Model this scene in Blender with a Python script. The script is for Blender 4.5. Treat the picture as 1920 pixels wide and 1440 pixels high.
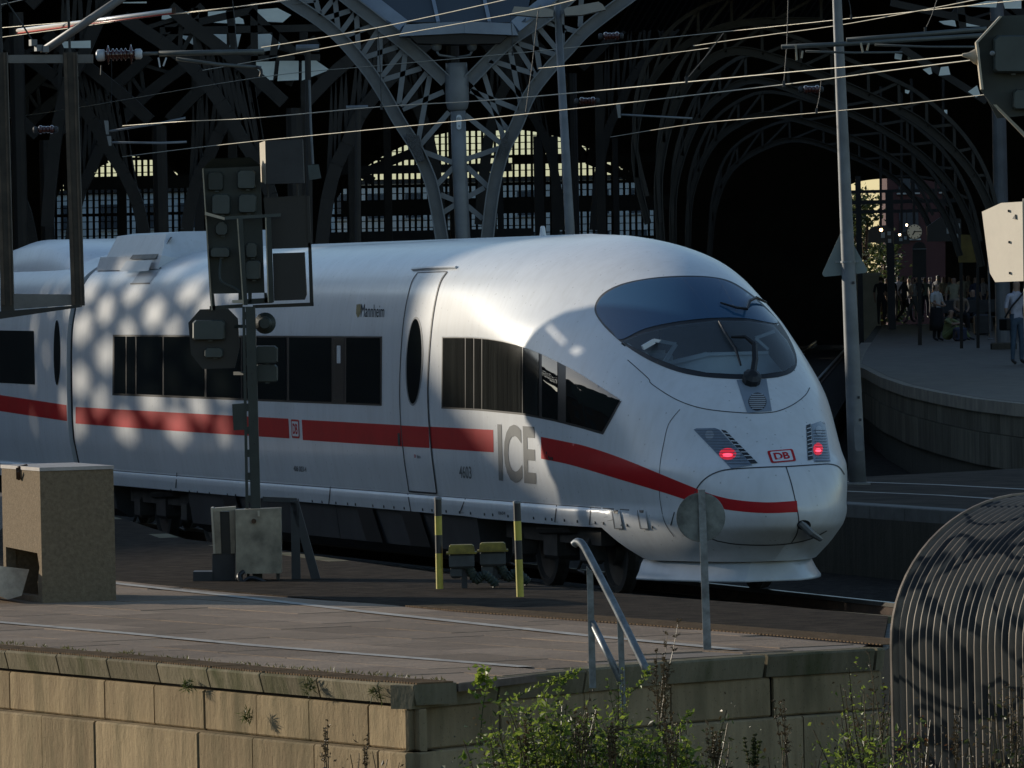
import bpy, bmesh, math, random
from mathutils import Vector, Matrix
from mathutils.bvhtree import BVHTree
from mathutils.geometry import delaunay_2d_cdt
random.seed(7)
for o in list(bpy.data.objects): bpy.data.objects.remove(o)
scene = bpy.context.scene
COL = scene.collection
V = Vector
# ------------------------------------------------------------------ camera
F, PW, PH = 14000.0, 1920.0, 1440.0            # focal length in photo pixels
ROLL = math.atan(.0213)
PITCH = (720 - 511.7) * math.cos(ROLL) / F
CAM = V((0, 0, 3.47))                           # rail top of the train's track is z = 0
FW = V((0, math.cos(PITCH), -math.sin(PITCH)))
UP0 = V((0, math.sin(PITCH), math.cos(PITCH)))
RT = V((1, 0, 0)) * math.cos(ROLL) - UP0 * math.sin(ROLL)
UP = V((1, 0, 0)) * math.sin(ROLL) + UP0 * math.cos(ROLL)
cd = bpy.data.cameras.new('camera'); cam = bpy.data.objects.new('camera', cd); COL.objects.link(cam)
cd.sensor_width = 36; cd.lens = 36 * F / PW; cd.clip_start = 1; cd.clip_end = 5000
m = Matrix((RT, UP, -FW)).transposed().to_4x4(); m.translation = CAM
cam.matrix_world = m
scene.camera = cam
# ------------------------------------------------------------------ light
SUN_EL = math.radians(13)
SUN_AZ = math.atan2(-.82, .57)                  # clockwise from +Y
SDIR = V((math.sin(SUN_AZ) * math.cos(SUN_EL), math.cos(SUN_AZ) * math.cos(SUN_EL), math.sin(SUN_EL)))
world = bpy.data.worlds.new('World'); scene.world = world; world.use_nodes = True
wn = world.node_tree; bg = wn.nodes['Background']
sky = wn.nodes.new('ShaderNodeTexSky'); sky.sky_type = 'NISHITA'; sky.sun_disc = False
sky.sun_elevation = SUN_EL; sky.sun_rotation = SUN_AZ; sky.dust_density = .4; sky.ozone_density = 1.9
wn.links.new(sky.outputs[0], bg.inputs[0]); bg.inputs[1].default_value = .128
sl = bpy.data.lights.new('sun', 'SUN'); sl.energy = 3.7; sl.angle = math.radians(.5); sl.color = (1, .90, .74)
sun = bpy.data.objects.new('sun', sl); COL.objects.link(sun)
sun.rotation_euler = SDIR.to_track_quat('Z', 'Y').to_euler(); sun.location = SDIR * 150
scene.view_settings.view_transform = 'Standard'; scene.view_settings.look = 'None'
scene.view_settings.exposure = .15; scene.view_settings.gamma = 1
scene.view_settings.use_curve_mapping = False
# ------------------------------------------------------------------ photo pixel helpers (a pixel gives a direction only)
def ray(x, y): return FW + RT * ((x - PW / 2) / F) - UP * ((y - PH / 2) / F)
def at_z(x, y, z):
    d = ray(x, y); return CAM + d * ((z - CAM.z) / d.z)
def at_y(x, y, Y):
    d = ray(x, y); return CAM + d * (Y / d.y)
def to_px(p):
    d = V(p) - CAM; k = d.dot(FW)
    return (PW / 2 + F * d.dot(RT) / k, PH / 2 - F * d.dot(UP) / k)
# ------------------------------------------------------------------ materials
MATS = {}
def mat(name, col, rough=.6, metal=0., var=.12, scale=3., bump=0., bscale=None, coat=0., emit=None, estr=1., stretch=None, col2=None, spec=.5, trans=None):
    if name in MATS: return MATS[name]
    m = bpy.data.materials.new(name); m.use_nodes = True; t = m.node_tree; N = t.nodes; Lk = t.links
    b = N['Principled BSDF']; b.inputs['Roughness'].default_value = rough; b.inputs['Metallic'].default_value = metal
    b.inputs['Coat Weight'].default_value = coat; b.inputs['Coat Roughness'].default_value = .16
    b.inputs['Specular IOR Level'].default_value = spec
    g = N.new('ShaderNodeNewGeometry'); mp = N.new('ShaderNodeMapping'); Lk.new(g.outputs['Position'], mp.inputs[0])
    if stretch: mp.inputs['Scale'].default_value = stretch
    nz = N.new('ShaderNodeTexNoise'); nz.inputs['Scale'].default_value = scale; nz.inputs['Detail'].default_value = 7; nz.inputs['Roughness'].default_value = .62
    Lk.new(mp.outputs[0], nz.inputs['Vector'])
    cr = N.new('ShaderNodeValToRGB'); e = cr.color_ramp.elements
    c2 = col2 if col2 else tuple(c * (1 - var * 2) for c in col)
    c1 = col if col2 else tuple(min(1, c * (1 + var)) for c in col)
    e[0].position = .3; e[1].position = .7; e[0].color = (*c2, 1); e[1].color = (*c1, 1)
    Lk.new(nz.outputs[0], cr.inputs[0]); Lk.new(cr.outputs[0], b.inputs['Base Color'])
    if bump:
        n2 = N.new('ShaderNodeTexNoise'); n2.inputs['Scale'].default_value = bscale or scale * 6; n2.inputs['Detail'].default_value = 5
        Lk.new(mp.outputs[0], n2.inputs['Vector'])
        bp = N.new('ShaderNodeBump'); bp.inputs['Strength'].default_value = bump; bp.inputs['Distance'].default_value = .02
        Lk.new(n2.outputs[0], bp.inputs['Height']); Lk.new(bp.outputs[0], b.inputs['Normal'])
    if emit:
        b.inputs['Emission Color'].default_value = (*emit, 1); b.inputs['Emission Strength'].default_value = estr
    MATS[name] = m; return m
def mat_glass(name, tint, rough=.04, clear=.0, metalmix=0., tcol=(.85, .93, .95)):
    """clear = share of straight transmission; the rest is dark reflecting glass"""
    if name in MATS: return MATS[name]
    m = bpy.data.materials.new(name); m.use_nodes = True; t = m.node_tree; N = t.nodes; Lk = t.links
    b = N['Principled BSDF']; b.inputs['Base Color'].default_value = (*tint, 1); b.inputs['Roughness'].default_value = rough
    b.inputs['IOR'].default_value = 1.6; b.inputs['Specular IOR Level'].default_value = .7; b.inputs['Metallic'].default_value = metalmix
    nz = N.new('ShaderNodeTexNoise'); nz.inputs['Scale'].default_value = .9
    bp = N.new('ShaderNodeBump'); bp.inputs['Strength'].default_value = .012; bp.inputs['Distance'].default_value = .03
    Lk.new(nz.outputs[0], bp.inputs['Height']); Lk.new(bp.outputs[0], b.inputs['Normal'])
    if clear:
        tr = N.new('ShaderNodeBsdfTransparent'); mx = N.new('ShaderNodeMixShader')
        tr.inputs[0].default_value = (*tcol, 1)
        fr = N.new('ShaderNodeFresnel'); fr.inputs[0].default_value = 1.5
        mr = N.new('ShaderNodeMapRange'); Lk.new(fr.outputs[0], mr.inputs[0])
        mr.inputs['To Min'].default_value = 1 - clear; mr.inputs['To Max'].default_value = 1.
        Lk.new(mr.outputs[0], mx.inputs[0]); Lk.new(tr.outputs[0], mx.inputs[1]); Lk.new(b.outputs[0], mx.inputs[2])
        Lk.new(mx.outputs[0], N['Material Output'].inputs[0])
    MATS[name] = m; return m
# ------------------------------------------------------------------ mesh building
def wloc(o):
    p = V((0, 0, 0))
    while o: p = p + o.location; o = o.parent
    return p
class MB:
    def __init__(s): s.v = []; s.f = []; s.mi = []
    def add(s, vs, fs, mi=0):
        k = len(s.v); s.v += [V(v) for v in vs]; s.f += [tuple(i + k for i in f) for f in fs]; s.mi += [mi] * len(fs); return s
    def box(s, c, size, rz=0, mi=0, bev=0, M=None):
        x, y, z = [q / 2 for q in size]
        R = M if M else Matrix.Rotation(rz, 3, 'Z')
        c = V(c)
        if bev > 0:
            b = min(bev, x * .45, y * .45, z * .45)
            vs = []
            for zz, i in ((-z, b), (-z + b, 0), (z - b, 0), (z, b)):
                for (px, py) in ((-x + i, -y + i), (x - i, -y + i), (x - i, y - i), (-x + i, y - i)): vs.append(c + R @ V((px, py, zz)))
            fs = [(3, 2, 1, 0), (12, 13, 14, 15)]
            for r in range(3):
                for k in range(4): fs.append((r * 4 + k, r * 4 + (k + 1) % 4, r * 4 + 4 + (k + 1) % 4, r * 4 + 4 + k))
            return s.add(vs, fs, mi)
        vs = [c + R @ V((sx * x, sy * y, sz * z)) for sz in (-1, 1) for sx, sy in ((-1, -1), (1, -1), (1, 1), (-1, 1))]
        return s.add(vs, [(3, 2, 1, 0), (4, 5, 6, 7), (0, 1, 5, 4), (1, 2, 6, 5), (2, 3, 7, 6), (3, 0, 4, 7)], mi)
    def beam(s, a, b, w, h, mi=0, upv=(0, 0, 1)):
        a, b = V(a), V(b); d = (b - a); L = d.length
        if L < 1e-6: return s
        d /= L; up = V(upv); x = d.cross(up)
        if x.length < 1e-3: x = d.cross(V((0, 1, 0)))
        x.normalize(); y = x.cross(d)
        M = Matrix((x, d, y)).transposed()
        return s.box((a + b) / 2, (w, L, h), M=M, mi=mi)
    def tube(s, pts, r, n=8, mi=0, cap=True):
        pts = [V(p) for p in pts]; rr = r if isinstance(r, (list, tuple)) else [r] * len(pts)
        vs = []; fs = []; prev = None
        for i, p in enumerate(pts):
            d = (pts[min(i + 1, len(pts) - 1)] - pts[max(i - 1, 0)]).normalized()
            if prev is None:
                x = d.cross(V((0, 0, 1)))
                if x.length < .05: x = d.cross(V((0, 1, 0)))
            else: x = prev - d * prev.dot(d)
            x.normalize(); prev = x; y = d.cross(x)
            for k in range(n):
                a = 2 * math.pi * k / n; vs.append(p + (x * math.cos(a) + y * math.sin(a)) * rr[i])
        for i in range(len(pts) - 1):
            for k in range(n): fs.append((i * n + k, i * n + (k + 1) % n, (i + 1) * n + (k + 1) % n, (i + 1) * n + k))
        if cap: fs += [tuple(range(n - 1, -1, -1)), tuple((len(pts) - 1) * n + k for k in range(n))]
        return s.add(vs, fs, mi)
    def prism(s, poly, off, mi=0):
        """closed polygon (3D points) swept by vector off"""
        n = len(poly); off = V(off); a = [V(p) for p in poly]
        nr = V((0, 0, 0))
        for i in range(n): nr += (a[i] - a[0]).cross(a[(i + 1) % n] - a[0])
        if nr.dot(off) > 0: a = a[::-1]
        vs = a + [p + off for p in a]
        return s.add(vs, [tuple(range(n)), tuple(range(2 * n - 1, n - 1, -1))] + [(i, n + i, n + (i + 1) % n, (i + 1) % n) for i in range(n)], mi)
    def lathe(s, c, prof, n=16, mi=0, axis='Z', M=None):
        c = V(c); R = M or Matrix.Identity(3); vs = []; fs = []
        for (r, z) in prof:
            for k in range(n):
                a = 2 * math.pi * k / n; vs.append(c + R @ V((r * math.cos(a), r * math.sin(a), z)))
        for i in range(len(prof) - 1):
            for k in range(n): fs.append((i * n + k, i * n + (k + 1) % n, (i + 1) * n + (k + 1) % n, (i + 1) * n + k))
        fs += [tuple(range(n - 1, -1, -1)), tuple((len(prof) - 1) * n + k for k in range(n))]
        return s.add(vs, fs, mi)
    def mesh(s, name, mats, smooth=False, off=V((0, 0, 0)), fix=False):
        me = bpy.data.meshes.new(name); me.from_pydata([v - off for v in s.v], [], s.f)
        for mm in (mats if isinstance(mats, (list, tuple)) else [mats]): me.materials.append(mm)
        if any(s.mi): me.polygons.foreach_set('material_index', s.mi)
        if smooth: me.polygons.foreach_set('use_smooth', [True] * len(me.polygons))
        if fix:
            bm = bmesh.new(); bm.from_mesh(me); bmesh.ops.recalc_face_normals(bm, faces=bm.faces); bm.to_mesh(me); bm.free()
        me.update(); return me
    def build(s, name, mats, parent=None, smooth=False, loc=None, fix=False):
        base = wloc(parent)
        l = V(loc) if loc is not None else base
        me = s.mesh(name, mats, smooth, l, fix)
        o = bpy.data.objects.new(name, me); COL.objects.link(o); o.location = l - base
        if parent: o.parent = parent
        return o
def tag(o, label=None, cat=None, group=None, kind=None):
    if label: o['label'] = label
    if cat: o['category'] = cat
    if group: o['group'] = group
    if kind: o['kind'] = kind
    return o
def thing(name, loc, label, cat, group=None):
    o = bpy.data.objects.new(name, None); COL.objects.link(o); o.location = V(loc); o.empty_display_size = .2
    return tag(o, label, cat, group)
def rot_to(d, up=(0, 0, 1)):
    """matrix whose local Z points along d"""
    return V(d).normalized().to_track_quat('Z', 'Y').to_matrix()
def lerp(a, b, t): return a + (b - a) * t
def interp(x, xs, ys):
    if x <= xs[0]: return ys[0]
    for i in range(len(xs) - 1):
        if x <= xs[i + 1]: return lerp(ys[i], ys[i + 1], (x - xs[i]) / (xs[i + 1] - xs[i]))
    return ys[-1]
def cubic(x, xs, ys):
    """monotone-ish cubic through the knots"""
    n = len(xs)
    if x <= xs[0]: return ys[0]
    if x >= xs[-1]: return ys[-1]
    i = max(k for k in range(n - 1) if xs[k] <= x)
    def sl(k):
        if k == 0: return (ys[1] - ys[0]) / (xs[1] - xs[0])
        if k == n - 1: return (ys[-1] - ys[-2]) / (xs[-1] - xs[-2])
        a = (ys[k] - ys[k - 1]) / (xs[k] - xs[k - 1]); b = (ys[k + 1] - ys[k]) / (xs[k + 1] - xs[k])
        return 0 if a * b <= 0 else 2 * a * b / (a + b)
    h = xs[i + 1] - xs[i]; t = (x - xs[i]) / h; a, b = sl(i) * h, sl(i + 1) * h
    return ys[i] * (2 * t**3 - 3 * t**2 + 1) + a * (t**3 - 2 * t**2 + t) + ys[i + 1] * (-2 * t**3 + 3 * t**2) + b * (t**3 - t**2)
def spline(pts, n=6):
    """Catmull-Rom through points"""
    P = [V(p) for p in pts]; out = []
    for i in range(len(P) - 1):
        p0, p1, p2, p3 = P[max(i - 1, 0)], P[i], P[i + 1], P[min(i + 2, len(P) - 1)]
        for k in range(n):
            t = k / n
            out.append(.5 * ((2 * p1) + (p2 - p0) * t + (2 * p0 - 5 * p1 + 4 * p2 - p3) * t * t + (3 * p1 - p0 - 3 * p2 + p3) * t**3))
    out.append(P[-1]); return out
# material palette
M_white = mat('white_train_paint', (.72, .73, .74), .34, 0, .05, 1.3, 0, coat=.35, stretch=(1, 1, .3))
def add_grime(m):
    t = m.node_tree; N = t.nodes; Lk = t.links; b = N['Principled BSDF']; src = b.inputs['Base Color'].links[0].from_socket
    g = N.new('ShaderNodeNewGeometry'); v = N.new('ShaderNodeTexVoronoi'); v.inputs['Scale'].default_value = 9; Lk.new(g.outputs['Position'], v.inputs['Vector'])
    r = N.new('ShaderNodeValToRGB'); r.color_ramp.elements[0].position = .06; r.color_ramp.elements[1].position = .11; r.color_ramp.elements[0].color = (.35, .33, .30, 1); r.color_ramp.elements[1].color = (1, 1, 1, 1); Lk.new(v.outputs['Distance'], r.inputs[0])
    mx = N.new('ShaderNodeMix'); mx.data_type = 'RGBA'; mx.blend_type = 'MULTIPLY'; mx.inputs[0].default_value = .55; Lk.new(src, mx.inputs[6]); Lk.new(r.outputs[0], mx.inputs[7])
    nz = N.new('ShaderNodeTexNoise'); nz.inputs['Scale'].default_value = 22; nz.inputs['Detail'].default_value = 6; mp = N.new('ShaderNodeMapping'); mp.inputs['Scale'].default_value = (.5, .5, .06); Lk.new(g.outputs['Position'], mp.inputs[0]); Lk.new(mp.outputs[0], nz.inputs['Vector'])
    r2 = N.new('ShaderNodeValToRGB'); r2.color_ramp.elements[0].position = .3; r2.color_ramp.elements[1].position = .55; r2.color_ramp.elements[0].color = (.80, .78, .74, 1); r2.color_ramp.elements[1].color = (1, 1, 1, 1); Lk.new(nz.outputs[0], r2.inputs[0])
    m2 = N.new('ShaderNodeMix'); m2.data_type = 'RGBA'; m2.blend_type = 'MULTIPLY'; m2.inputs[0].default_value = .3; Lk.new(mx.outputs[2], m2.inputs[6]); Lk.new(r2.outputs[0], m2.inputs[7]); Lk.new(m2.outputs[2], b.inputs['Base Color'])
add_grime(M_white)
M_red = mat('red_train_paint', (.48, .008, .012), .5, 0, .08, 2, coat=.05, spec=.25)
M_skirt = mat('pale_grey_skirt_paint', (.60, .62, .64), .3, 0, .08, 2.5, coat=.4)
M_under = mat('dark_grey_underfloor', (.035, .036, .038), .6, 0, .2, 3)
M_black = mat('black_rubber', (.012, .012, .013), .45, 0, .1, 4)
M_seam = mat('seam_shadow_gap', (.03, .03, .035), .6, 0, .1, 4)
M_greytxt = mat('grey_lettering', (.20, .20, .195), .7, 0, .05, 4, spec=.2)
M_darktxt = mat('dark_grey_lettering', (.035, .035, .035), .8, 0, .05, 4, spec=.1)
M_glassdark = mat_glass('dark_window_glass', (.006, .008, .008), .03)
M_glassroof = mat_glass('sky_reflection_blue_glass', (.035, .11, .22), .05, clear=.3)  # blue base colour puts the sky's reflection into the upper glass
M_glassclear = mat_glass('clear_windscreen_glass', (.20, .23, .26), .03, clear=.72)  # grey-blue base colour puts a hazy reflection into the lower glass
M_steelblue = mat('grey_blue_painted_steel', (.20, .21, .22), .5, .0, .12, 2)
M_steeldark = mat('dark_steel', (.024, .019, .015), .7, 0, .2, 2)
M_halldark = mat('dark_hall_surface', (.035, .031, .027), .85, 0, .25, .6)  # even dark tone of the hall surfaces
M_galv = mat('galvanised_steel', (.23, .25, .26), .45, .35, .25, 14, .05)
M_galvdull = mat('dull_galvanised_steel', (.17, .18, .19), .5, .2, .15, 3)
M_wire = mat('weathered_wire', (.40, .37, .29), .45, .4, .05, 4)
M_signal = mat('dark_green_signal_paint', (.030, .038, .032), .55, 0, .15, 4)
M_signalgrey = mat('grey_green_lamp_housing', (.055, .068, .062), .5, 0, .12, 5)
M_cream = mat('cream_sunlit_plate', (.50, .43, .32), .5, 0, .08, 5)  # sunlight on the signal's left edges is put into this cream
M_creamdirtysun = mat('dirty_cream_sunlit_metal', (.42, .36, .26), .55, 0, .2, 5)  # also carries the sunlight on upright and stay edges as colour
M_conc = mat('old_pebbled_concrete', (.21, .16, .105), .9, 0, .15, 34, .4, 70, spec=.1)
M_concgrey = mat('grey_concrete', (.20, .19, .17), .9, 0, .2, 6, .3, 40)
M_yellow = mat('yellow_paint', (.50, .42, .06), .5, 0, .15, 8)
M_rust = mat('rusty_brown_steel', (.09, .045, .022), .8, 0, .3, 6)
M_ballast = mat('dark_track_ballast', (.045, .038, .032), .95, 0, .35, 9, 1., 26, spec=.04)
M_rail = mat('polished_rail_steel', (.30, .28, .25), .3, .8, .15, 3)
# ================================================================== THE SETTING
def stone_mat(name, base, streak, algae, algae_amt=.5):
    m = bpy.data.materials.new(name); m.use_nodes = True; t = m.node_tree; N = t.nodes; Lk = t.links; b = N['Principled BSDF']
    b.inputs['Roughness'].default_value = .92; b.inputs['Specular IOR Level'].default_value = .06
    g = N.new('ShaderNodeNewGeometry')
    def noise(sc, scale, det=6):
        mp = N.new('ShaderNodeMapping'); mp.inputs['Scale'].default_value = sc; Lk.new(g.outputs['Position'], mp.inputs[0])
        nz = N.new('ShaderNodeTexNoise'); nz.inputs['Scale'].default_value = scale; nz.inputs['Detail'].default_value = det; nz.inputs['Roughness'].default_value = .6
        Lk.new(mp.outputs[0], nz.inputs['Vector']); return nz.outputs[0]
    def ramp(src, a, b_, ca, cb):
        r = N.new('ShaderNodeValToRGB'); r.color_ramp.elements[0].position = a; r.color_ramp.elements[1].position = b_
        r.color_ramp.elements[0].color = (*ca, 1); r.color_ramp.elements[1].color = (*cb, 1); Lk.new(src, r.inputs[0]); return r.outputs[0]
    def mix(f, a, c):
        x = N.new('ShaderNodeMix'); x.data_type = 'RGBA'; Lk.new(f, x.inputs[0]); Lk.new(a, x.inputs[6]); Lk.new(c, x.inputs[7]); return x.outputs[2]
    w = (1, 1, 1); k = (0, 0, 0)
    c = ramp(noise((1, 1, .08), 9, 5), .3, .72, streak, base)
    c2 = ramp(noise((1, 1, 1), 1.7, 5), .2, .8, tuple(x * .55 for x in base), tuple(min(1, x * 1.25) for x in base))
    c = mix(ramp(noise((1, 1, 1), .8), .35, .65, k, (.6,) * 3), c, c2)
    rnd = N.new('ShaderNodeObjectInfo')
    hv = N.new('ShaderNodeHueSaturation'); mr = N.new('ShaderNodeMapRange'); Lk.new(rnd.outputs['Random'], mr.inputs[0])
    mr.inputs['To Min'].default_value = .78; mr.inputs['To Max'].default_value = 1.2; Lk.new(mr.outputs[0], hv.inputs['Value']); Lk.new(c, hv.inputs['Color'])
    al = N.new('ShaderNodeRGB'); al.outputs[0].default_value = (*algae, 1)
    c = mix(ramp(noise((1, 1, .25), 3.2, 8), .48, .72, k, (algae_amt,) * 3), hv.outputs[0], al.outputs[0])
    sp = ramp(noise((1, 1, 1), 60, 2), .28, .36, (.45,) * 3, w)
    mm = N.new('ShaderNodeMix'); mm.data_type = 'RGBA'; mm.blend_type = 'MULTIPLY'; mm.inputs[0].default_value = .8
    Lk.new(c, mm.inputs[6]); Lk.new(sp, mm.inputs[7]); Lk.new(mm.outputs[2], b.inputs['Base Color'])
    bp = N.new('ShaderNodeBump'); bp.inputs['Strength'].default_value = .5; bp.inputs['Distance'].default_value = .02
    Lk.new(noise((1, 1, .5), 25, 6), bp.inputs['Height']); Lk.new(bp.outputs[0], b.inputs['Normal'])
    MATS[name] = m; return m
M_block = stone_mat('streaked_sandstone_block', (.39, .295, .175), (.21, .155, .092), (.085, .08, .045), .6)
M_coping = stone_mat('mossy_concrete_coping', (.25, .21, .14), (.15, .13, .085), (.055, .065, .025), .8)
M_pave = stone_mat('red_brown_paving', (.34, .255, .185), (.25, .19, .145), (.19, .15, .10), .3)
M_rib = mat('rusty_ribbed_edge_tile', (.20, .13, .075), .9, 0, .2, 12, .3, spec=.05)
M_line = mat('worn_white_line', (.58, .54, .47), .8, 0, .3, 7, col2=(.34, .30, .26), spec=.04)
M_walldark = stone_mat('dark_platform_wall_stone', (.10, .09, .07), (.055, .05, .042), (.05, .05, .035), .4)

# ground, one sheet to the horizon
gb = MB()
gx = [-900, -60, -20, -12, -8, -4, 0, 4, 8, 12, 20, 60, 900]; gy = [-60, 30, 42, 50, 58, 66, 76, 90, 110, 140, 200, 320, 2500]
gb.add([(x, y, -.28 + random.uniform(-.03, .03)) for y in gy for x in gx],
       [(j * 13 + i, j * 13 + i + 1, (j + 1) * 13 + i + 1, (j + 1) * 13 + i) for j in range(12) for i in range(12)])
tag(gb.build('ground', M_ballast), kind='structure')

def poly_slab(name, poly, z0, z1, mat_, kind='structure', parent=None):
    mb = MB(); mb.prism([V((p[0], p[1], z0)) for p in poly], (0, 0, z1 - z0)); o = mb.build(name, mat_, parent, fix=True)
    if kind and not parent: tag(o, kind=kind)
    return o
def xy(px, py, z): p = at_z(px, py, z); return V((p.x, p.y))
ZP = .76
LE = [xy(-240, 1197, ZP), xy(0, 1219, ZP), xy(236, 1239, ZP), xy(457, 1259, ZP), xy(775, 1285, ZP)]
EW = [xy(775, 1285, ZP), xy(1305, 1235, ZP), xy(1662, 1214, ZP)]
RE = [xy(1662, 1214, ZP), xy(1680, 1190, ZP), xy(1690, 1156, ZP)]
TE = [xy(1690, 1156, ZP), xy(1440, 1135, ZP), xy(1115, 1110, ZP), xy(820, 1075, ZP), xy(527, 1034, ZP), xy(350, 1012, ZP), xy(220, 970, ZP), xy(60, 930, ZP)]
TE.append(TE[-1] + V((-3.5, 14)))
BK = [V((TE[-1].x - 6, TE[-1].y))]
def inset(line, d):
    out = []
    for i, p in enumerate(line):
        t = (line[min(i + 1, len(line) - 1)] - line[max(i - 1, 0)]).normalized(); out.append(p + V((-t.y, t.x)) * d)
    return out
core = inset(LE, .2 if (inset(LE, .2)[2] - LE[2]).x > 0 else -.2)[:-1] + [EW[0] + V((-.02, .36))] + [p + V((-.10, .22)) for p in EW[1:]] + RE[1:] + TE[1:] + BK
platform = poly_slab('platform', core, -.3, ZP - .05, M_concgrey)
# paving slabs, laid between the edges in the direction of the lit edge
e1 = (LE[0] - LE[-1]).normalized()                                  # away from the camera along the platform
e2 = V((e1.y, -e1.x))                                               # across, towards the train
def inside(p, poly):
    c = False; n = len(poly)
    for i in range(n):
        a, b = poly[i], poly[(i + 1) % n]
        if (a.y > p.y) != (b.y > p.y) and p.x < (b.x - a.x) * (p.y - a.y) / (b.y - a.y) + a.x: c = not c
    return c
LEi = inset(LE, .34 if e2.dot(V((1, 0))) > 0 and (inset(LE, .34)[2] - LE[2]).dot(e2) > 0 else -.34)
ew_in = [p + V((-.16, .24)) for p in EW]
O0 = LEi[-1]
SL, SW = 1.12, .62
slabs = 0
ASPH = [xy(-60, 1061, ZP), xy(225, 1090, ZP), xy(400, 1107, ZP), xy(780, 1139, ZP), xy(1200, 1169, ZP), xy(1450, 1189, ZP), xy(1655, 1207, ZP), RE[2] + V((-.1, .02))] + TE[1:-1]
def side(a, b, p): d = b - a; return d.x * (p - a).y - d.y * (p - a).x
core_in = LEi[:-1] + [O0] + ew_in[1:] + [RE[1] + V((-.12, 0)), RE[2] + V((-.12, .03))] + TE[1:] + BK
for i in range(-7, 22):
    for j in range(-3, 16):
        a0 = i * SL + (.56 if j % 2 else 0) + random.uniform(-.01, .01)
        q = [O0 + e1 * (a0 + da) + e2 * (j * SW + db) for da, db in ((.005, .005), (SL - .007, .005), (SL - .007, SW - .007), (.005, SW - .007))]
        c = sum(q, V((0, 0))) / 4
        if not inside(c, core_in) and not any(inside(p, core_in) for p in q): continue
        # shrink corners that stick out over the border onto it
        for _ in range(12):
            q = [p if inside(p, core_in) else p + (c - p) * .18 for p in q] if inside(c, core_in) else q
        if not all(inside(p, core_in) for p in q): continue
        if slabs >= 298 or inside(c, ASPH): continue
        pz = ZP + random.uniform(-.002, .003)
        if (V((c.x, c.y)) - V((0, 0))).length > 75: continue
        mb = MB(); n = len(q)
        mb.prism([V((p.x, p.y, ZP - .06)) for p in q], (0, 0, pz - ZP + .06)); mb.build('paving_slab', M_pave, platform, fix=True); slabs += 1
# filler under the joints and beyond the slabs
poly_slab('joint_bed', core_in, ZP - .055, ZP - .007, mat('joint_sand', (.17, .13, .10), .95, 0, .2, 8), parent=platform)
poly_slab('asphalt_strip', ASPH, ZP - .03, ZP + .0045, mat('worn_dark_asphalt', (.052, .040, .030), .95, 0, .3, 5, .5, 30, spec=.03), parent=platform)
# painted lines along both edges
def ground_strip(name, pts, w, z, mt, parent=None):
    mb = MB(); L = []
    for i, p in enumerate(pts):
        t = (pts[min(i + 1, len(pts) - 1)] - pts[max(i - 1, 0)]).normalized(); nn = V((-t.y, t.x)) * w / 2
        L += [V((p.x + nn.x, p.y + nn.y, z)), V((p.x - nn.x, p.y - nn.y, z))]
    mb.add(L, [(2 * i, 2 * i + 1, 2 * i + 3, 2 * i + 2) for i in range(len(pts) - 1)])
    return mb.build(name, mt, parent, fix=True)
ground_strip('white_line', [xy(-200, 1150, ZP), xy(0, 1168, ZP), xy(240, 1189, ZP), xy(480, 1212, ZP), xy(985, 1252, ZP)], .12, ZP + .008, M_line, platform)
ground_strip('white_line', [xy(120, 1084, ZP), xy(225, 1096, ZP), xy(480, 1124, ZP), xy(700, 1150, ZP), xy(1100, 1193, ZP), xy(1385, 1220, ZP)], .12, ZP + .008, M_line, platform)
# coping stones with a ribbed top strip
def along(line, d):
    for i in range(len(line) - 1):
        L = (line[i + 1] - line[i]).length
        if d <= L or i == len(line) - 2: return line[i] + (line[i + 1] - line[i]) * (d / L), (line[i + 1] - line[i]).normalized()
        d -= L
def total(line): return sum((line[i + 1] - line[i]).length for i in range(len(line) - 1))
def coping(line, step, depth, h, inward, ribs=True, gap=.012):
    T = total(line); d = 0
    while d < T - .05:
        L = min(step * random.uniform(.96, 1.04), T - d)
        a, t = along(line, d + gap); b, _ = along(line, d + L - gap)
        nn = V((-t.y, t.x)) * inward * depth
        dz = random.uniform(-.005, .006); tilt = random.uniform(-.004, .004)
        mb = MB()
        q = [a, b, b + nn, a + nn]; lo = .03
        ins = V((-t.y, t.x)) * inward
        vs = [V((p.x, p.y, ZP - h)) for p in (a + ins * lo, b + ins * lo, b + nn, a + nn)]
        vs += [V((p.x, p.y, ZP - .015 + dz)) for p in q]
        vs += [V((p.x, p.y, ZP + dz)) for p in (a + ins * .012, b + ins * .012, b + nn, a + nn)]
        mb.add(vs, [(0, 1, 2, 3), (11, 10, 9, 8)] + [(k, 4 + k, 4 + (k + 1) % 4, (k + 1) % 4) for k in range(4)] + [(4 + k, 8 + k, 8 + (k + 1) % 4, 4 + (k + 1) % 4) for k in range(4)])
        st = mb.build('coping_stone', M_coping, platform, fix=True)
        if ribs:
            rb = MB(); k = .03; n = int((b - a).length / .04)
            for r in range(n):
                c0 = a + t * ((r + .3) * (b - a).length / n); w = (b - a).length / n * .55
                pz = ZP + dz
                p0 = c0 + ins * .035; p1 = c0 + ins * (depth - .02)
                vs = [(p0.x, p0.y, pz), (p0.x + t.x * w, p0.y + t.y * w, pz), (p1.x + t.x * w, p1.y + t.y * w, pz), (p1.x, p1.y, pz)]
                f = .25
                m0 = [V(v) + V((0, 0, .011)) for v in vs]
                rb.add([V(v) for v in vs] + m0, [(4, 5, 6, 7), (0, 1, 5, 4), (1, 2, 6, 5), (2, 3, 7, 6), (3, 0, 4, 7)])
            tag(rb.build('ribbed_strip', M_rib, st), kind='stuff')
        d += L
coping(LE, .88, .33, .135, 1 if side(LE[0], LE[1], TE[2]) > 0 else -1)
coping(EW, .98, .20, .16, 1 if side(EW[0], EW[1], TE[2]) > 0 else -1, ribs=False)
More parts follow.
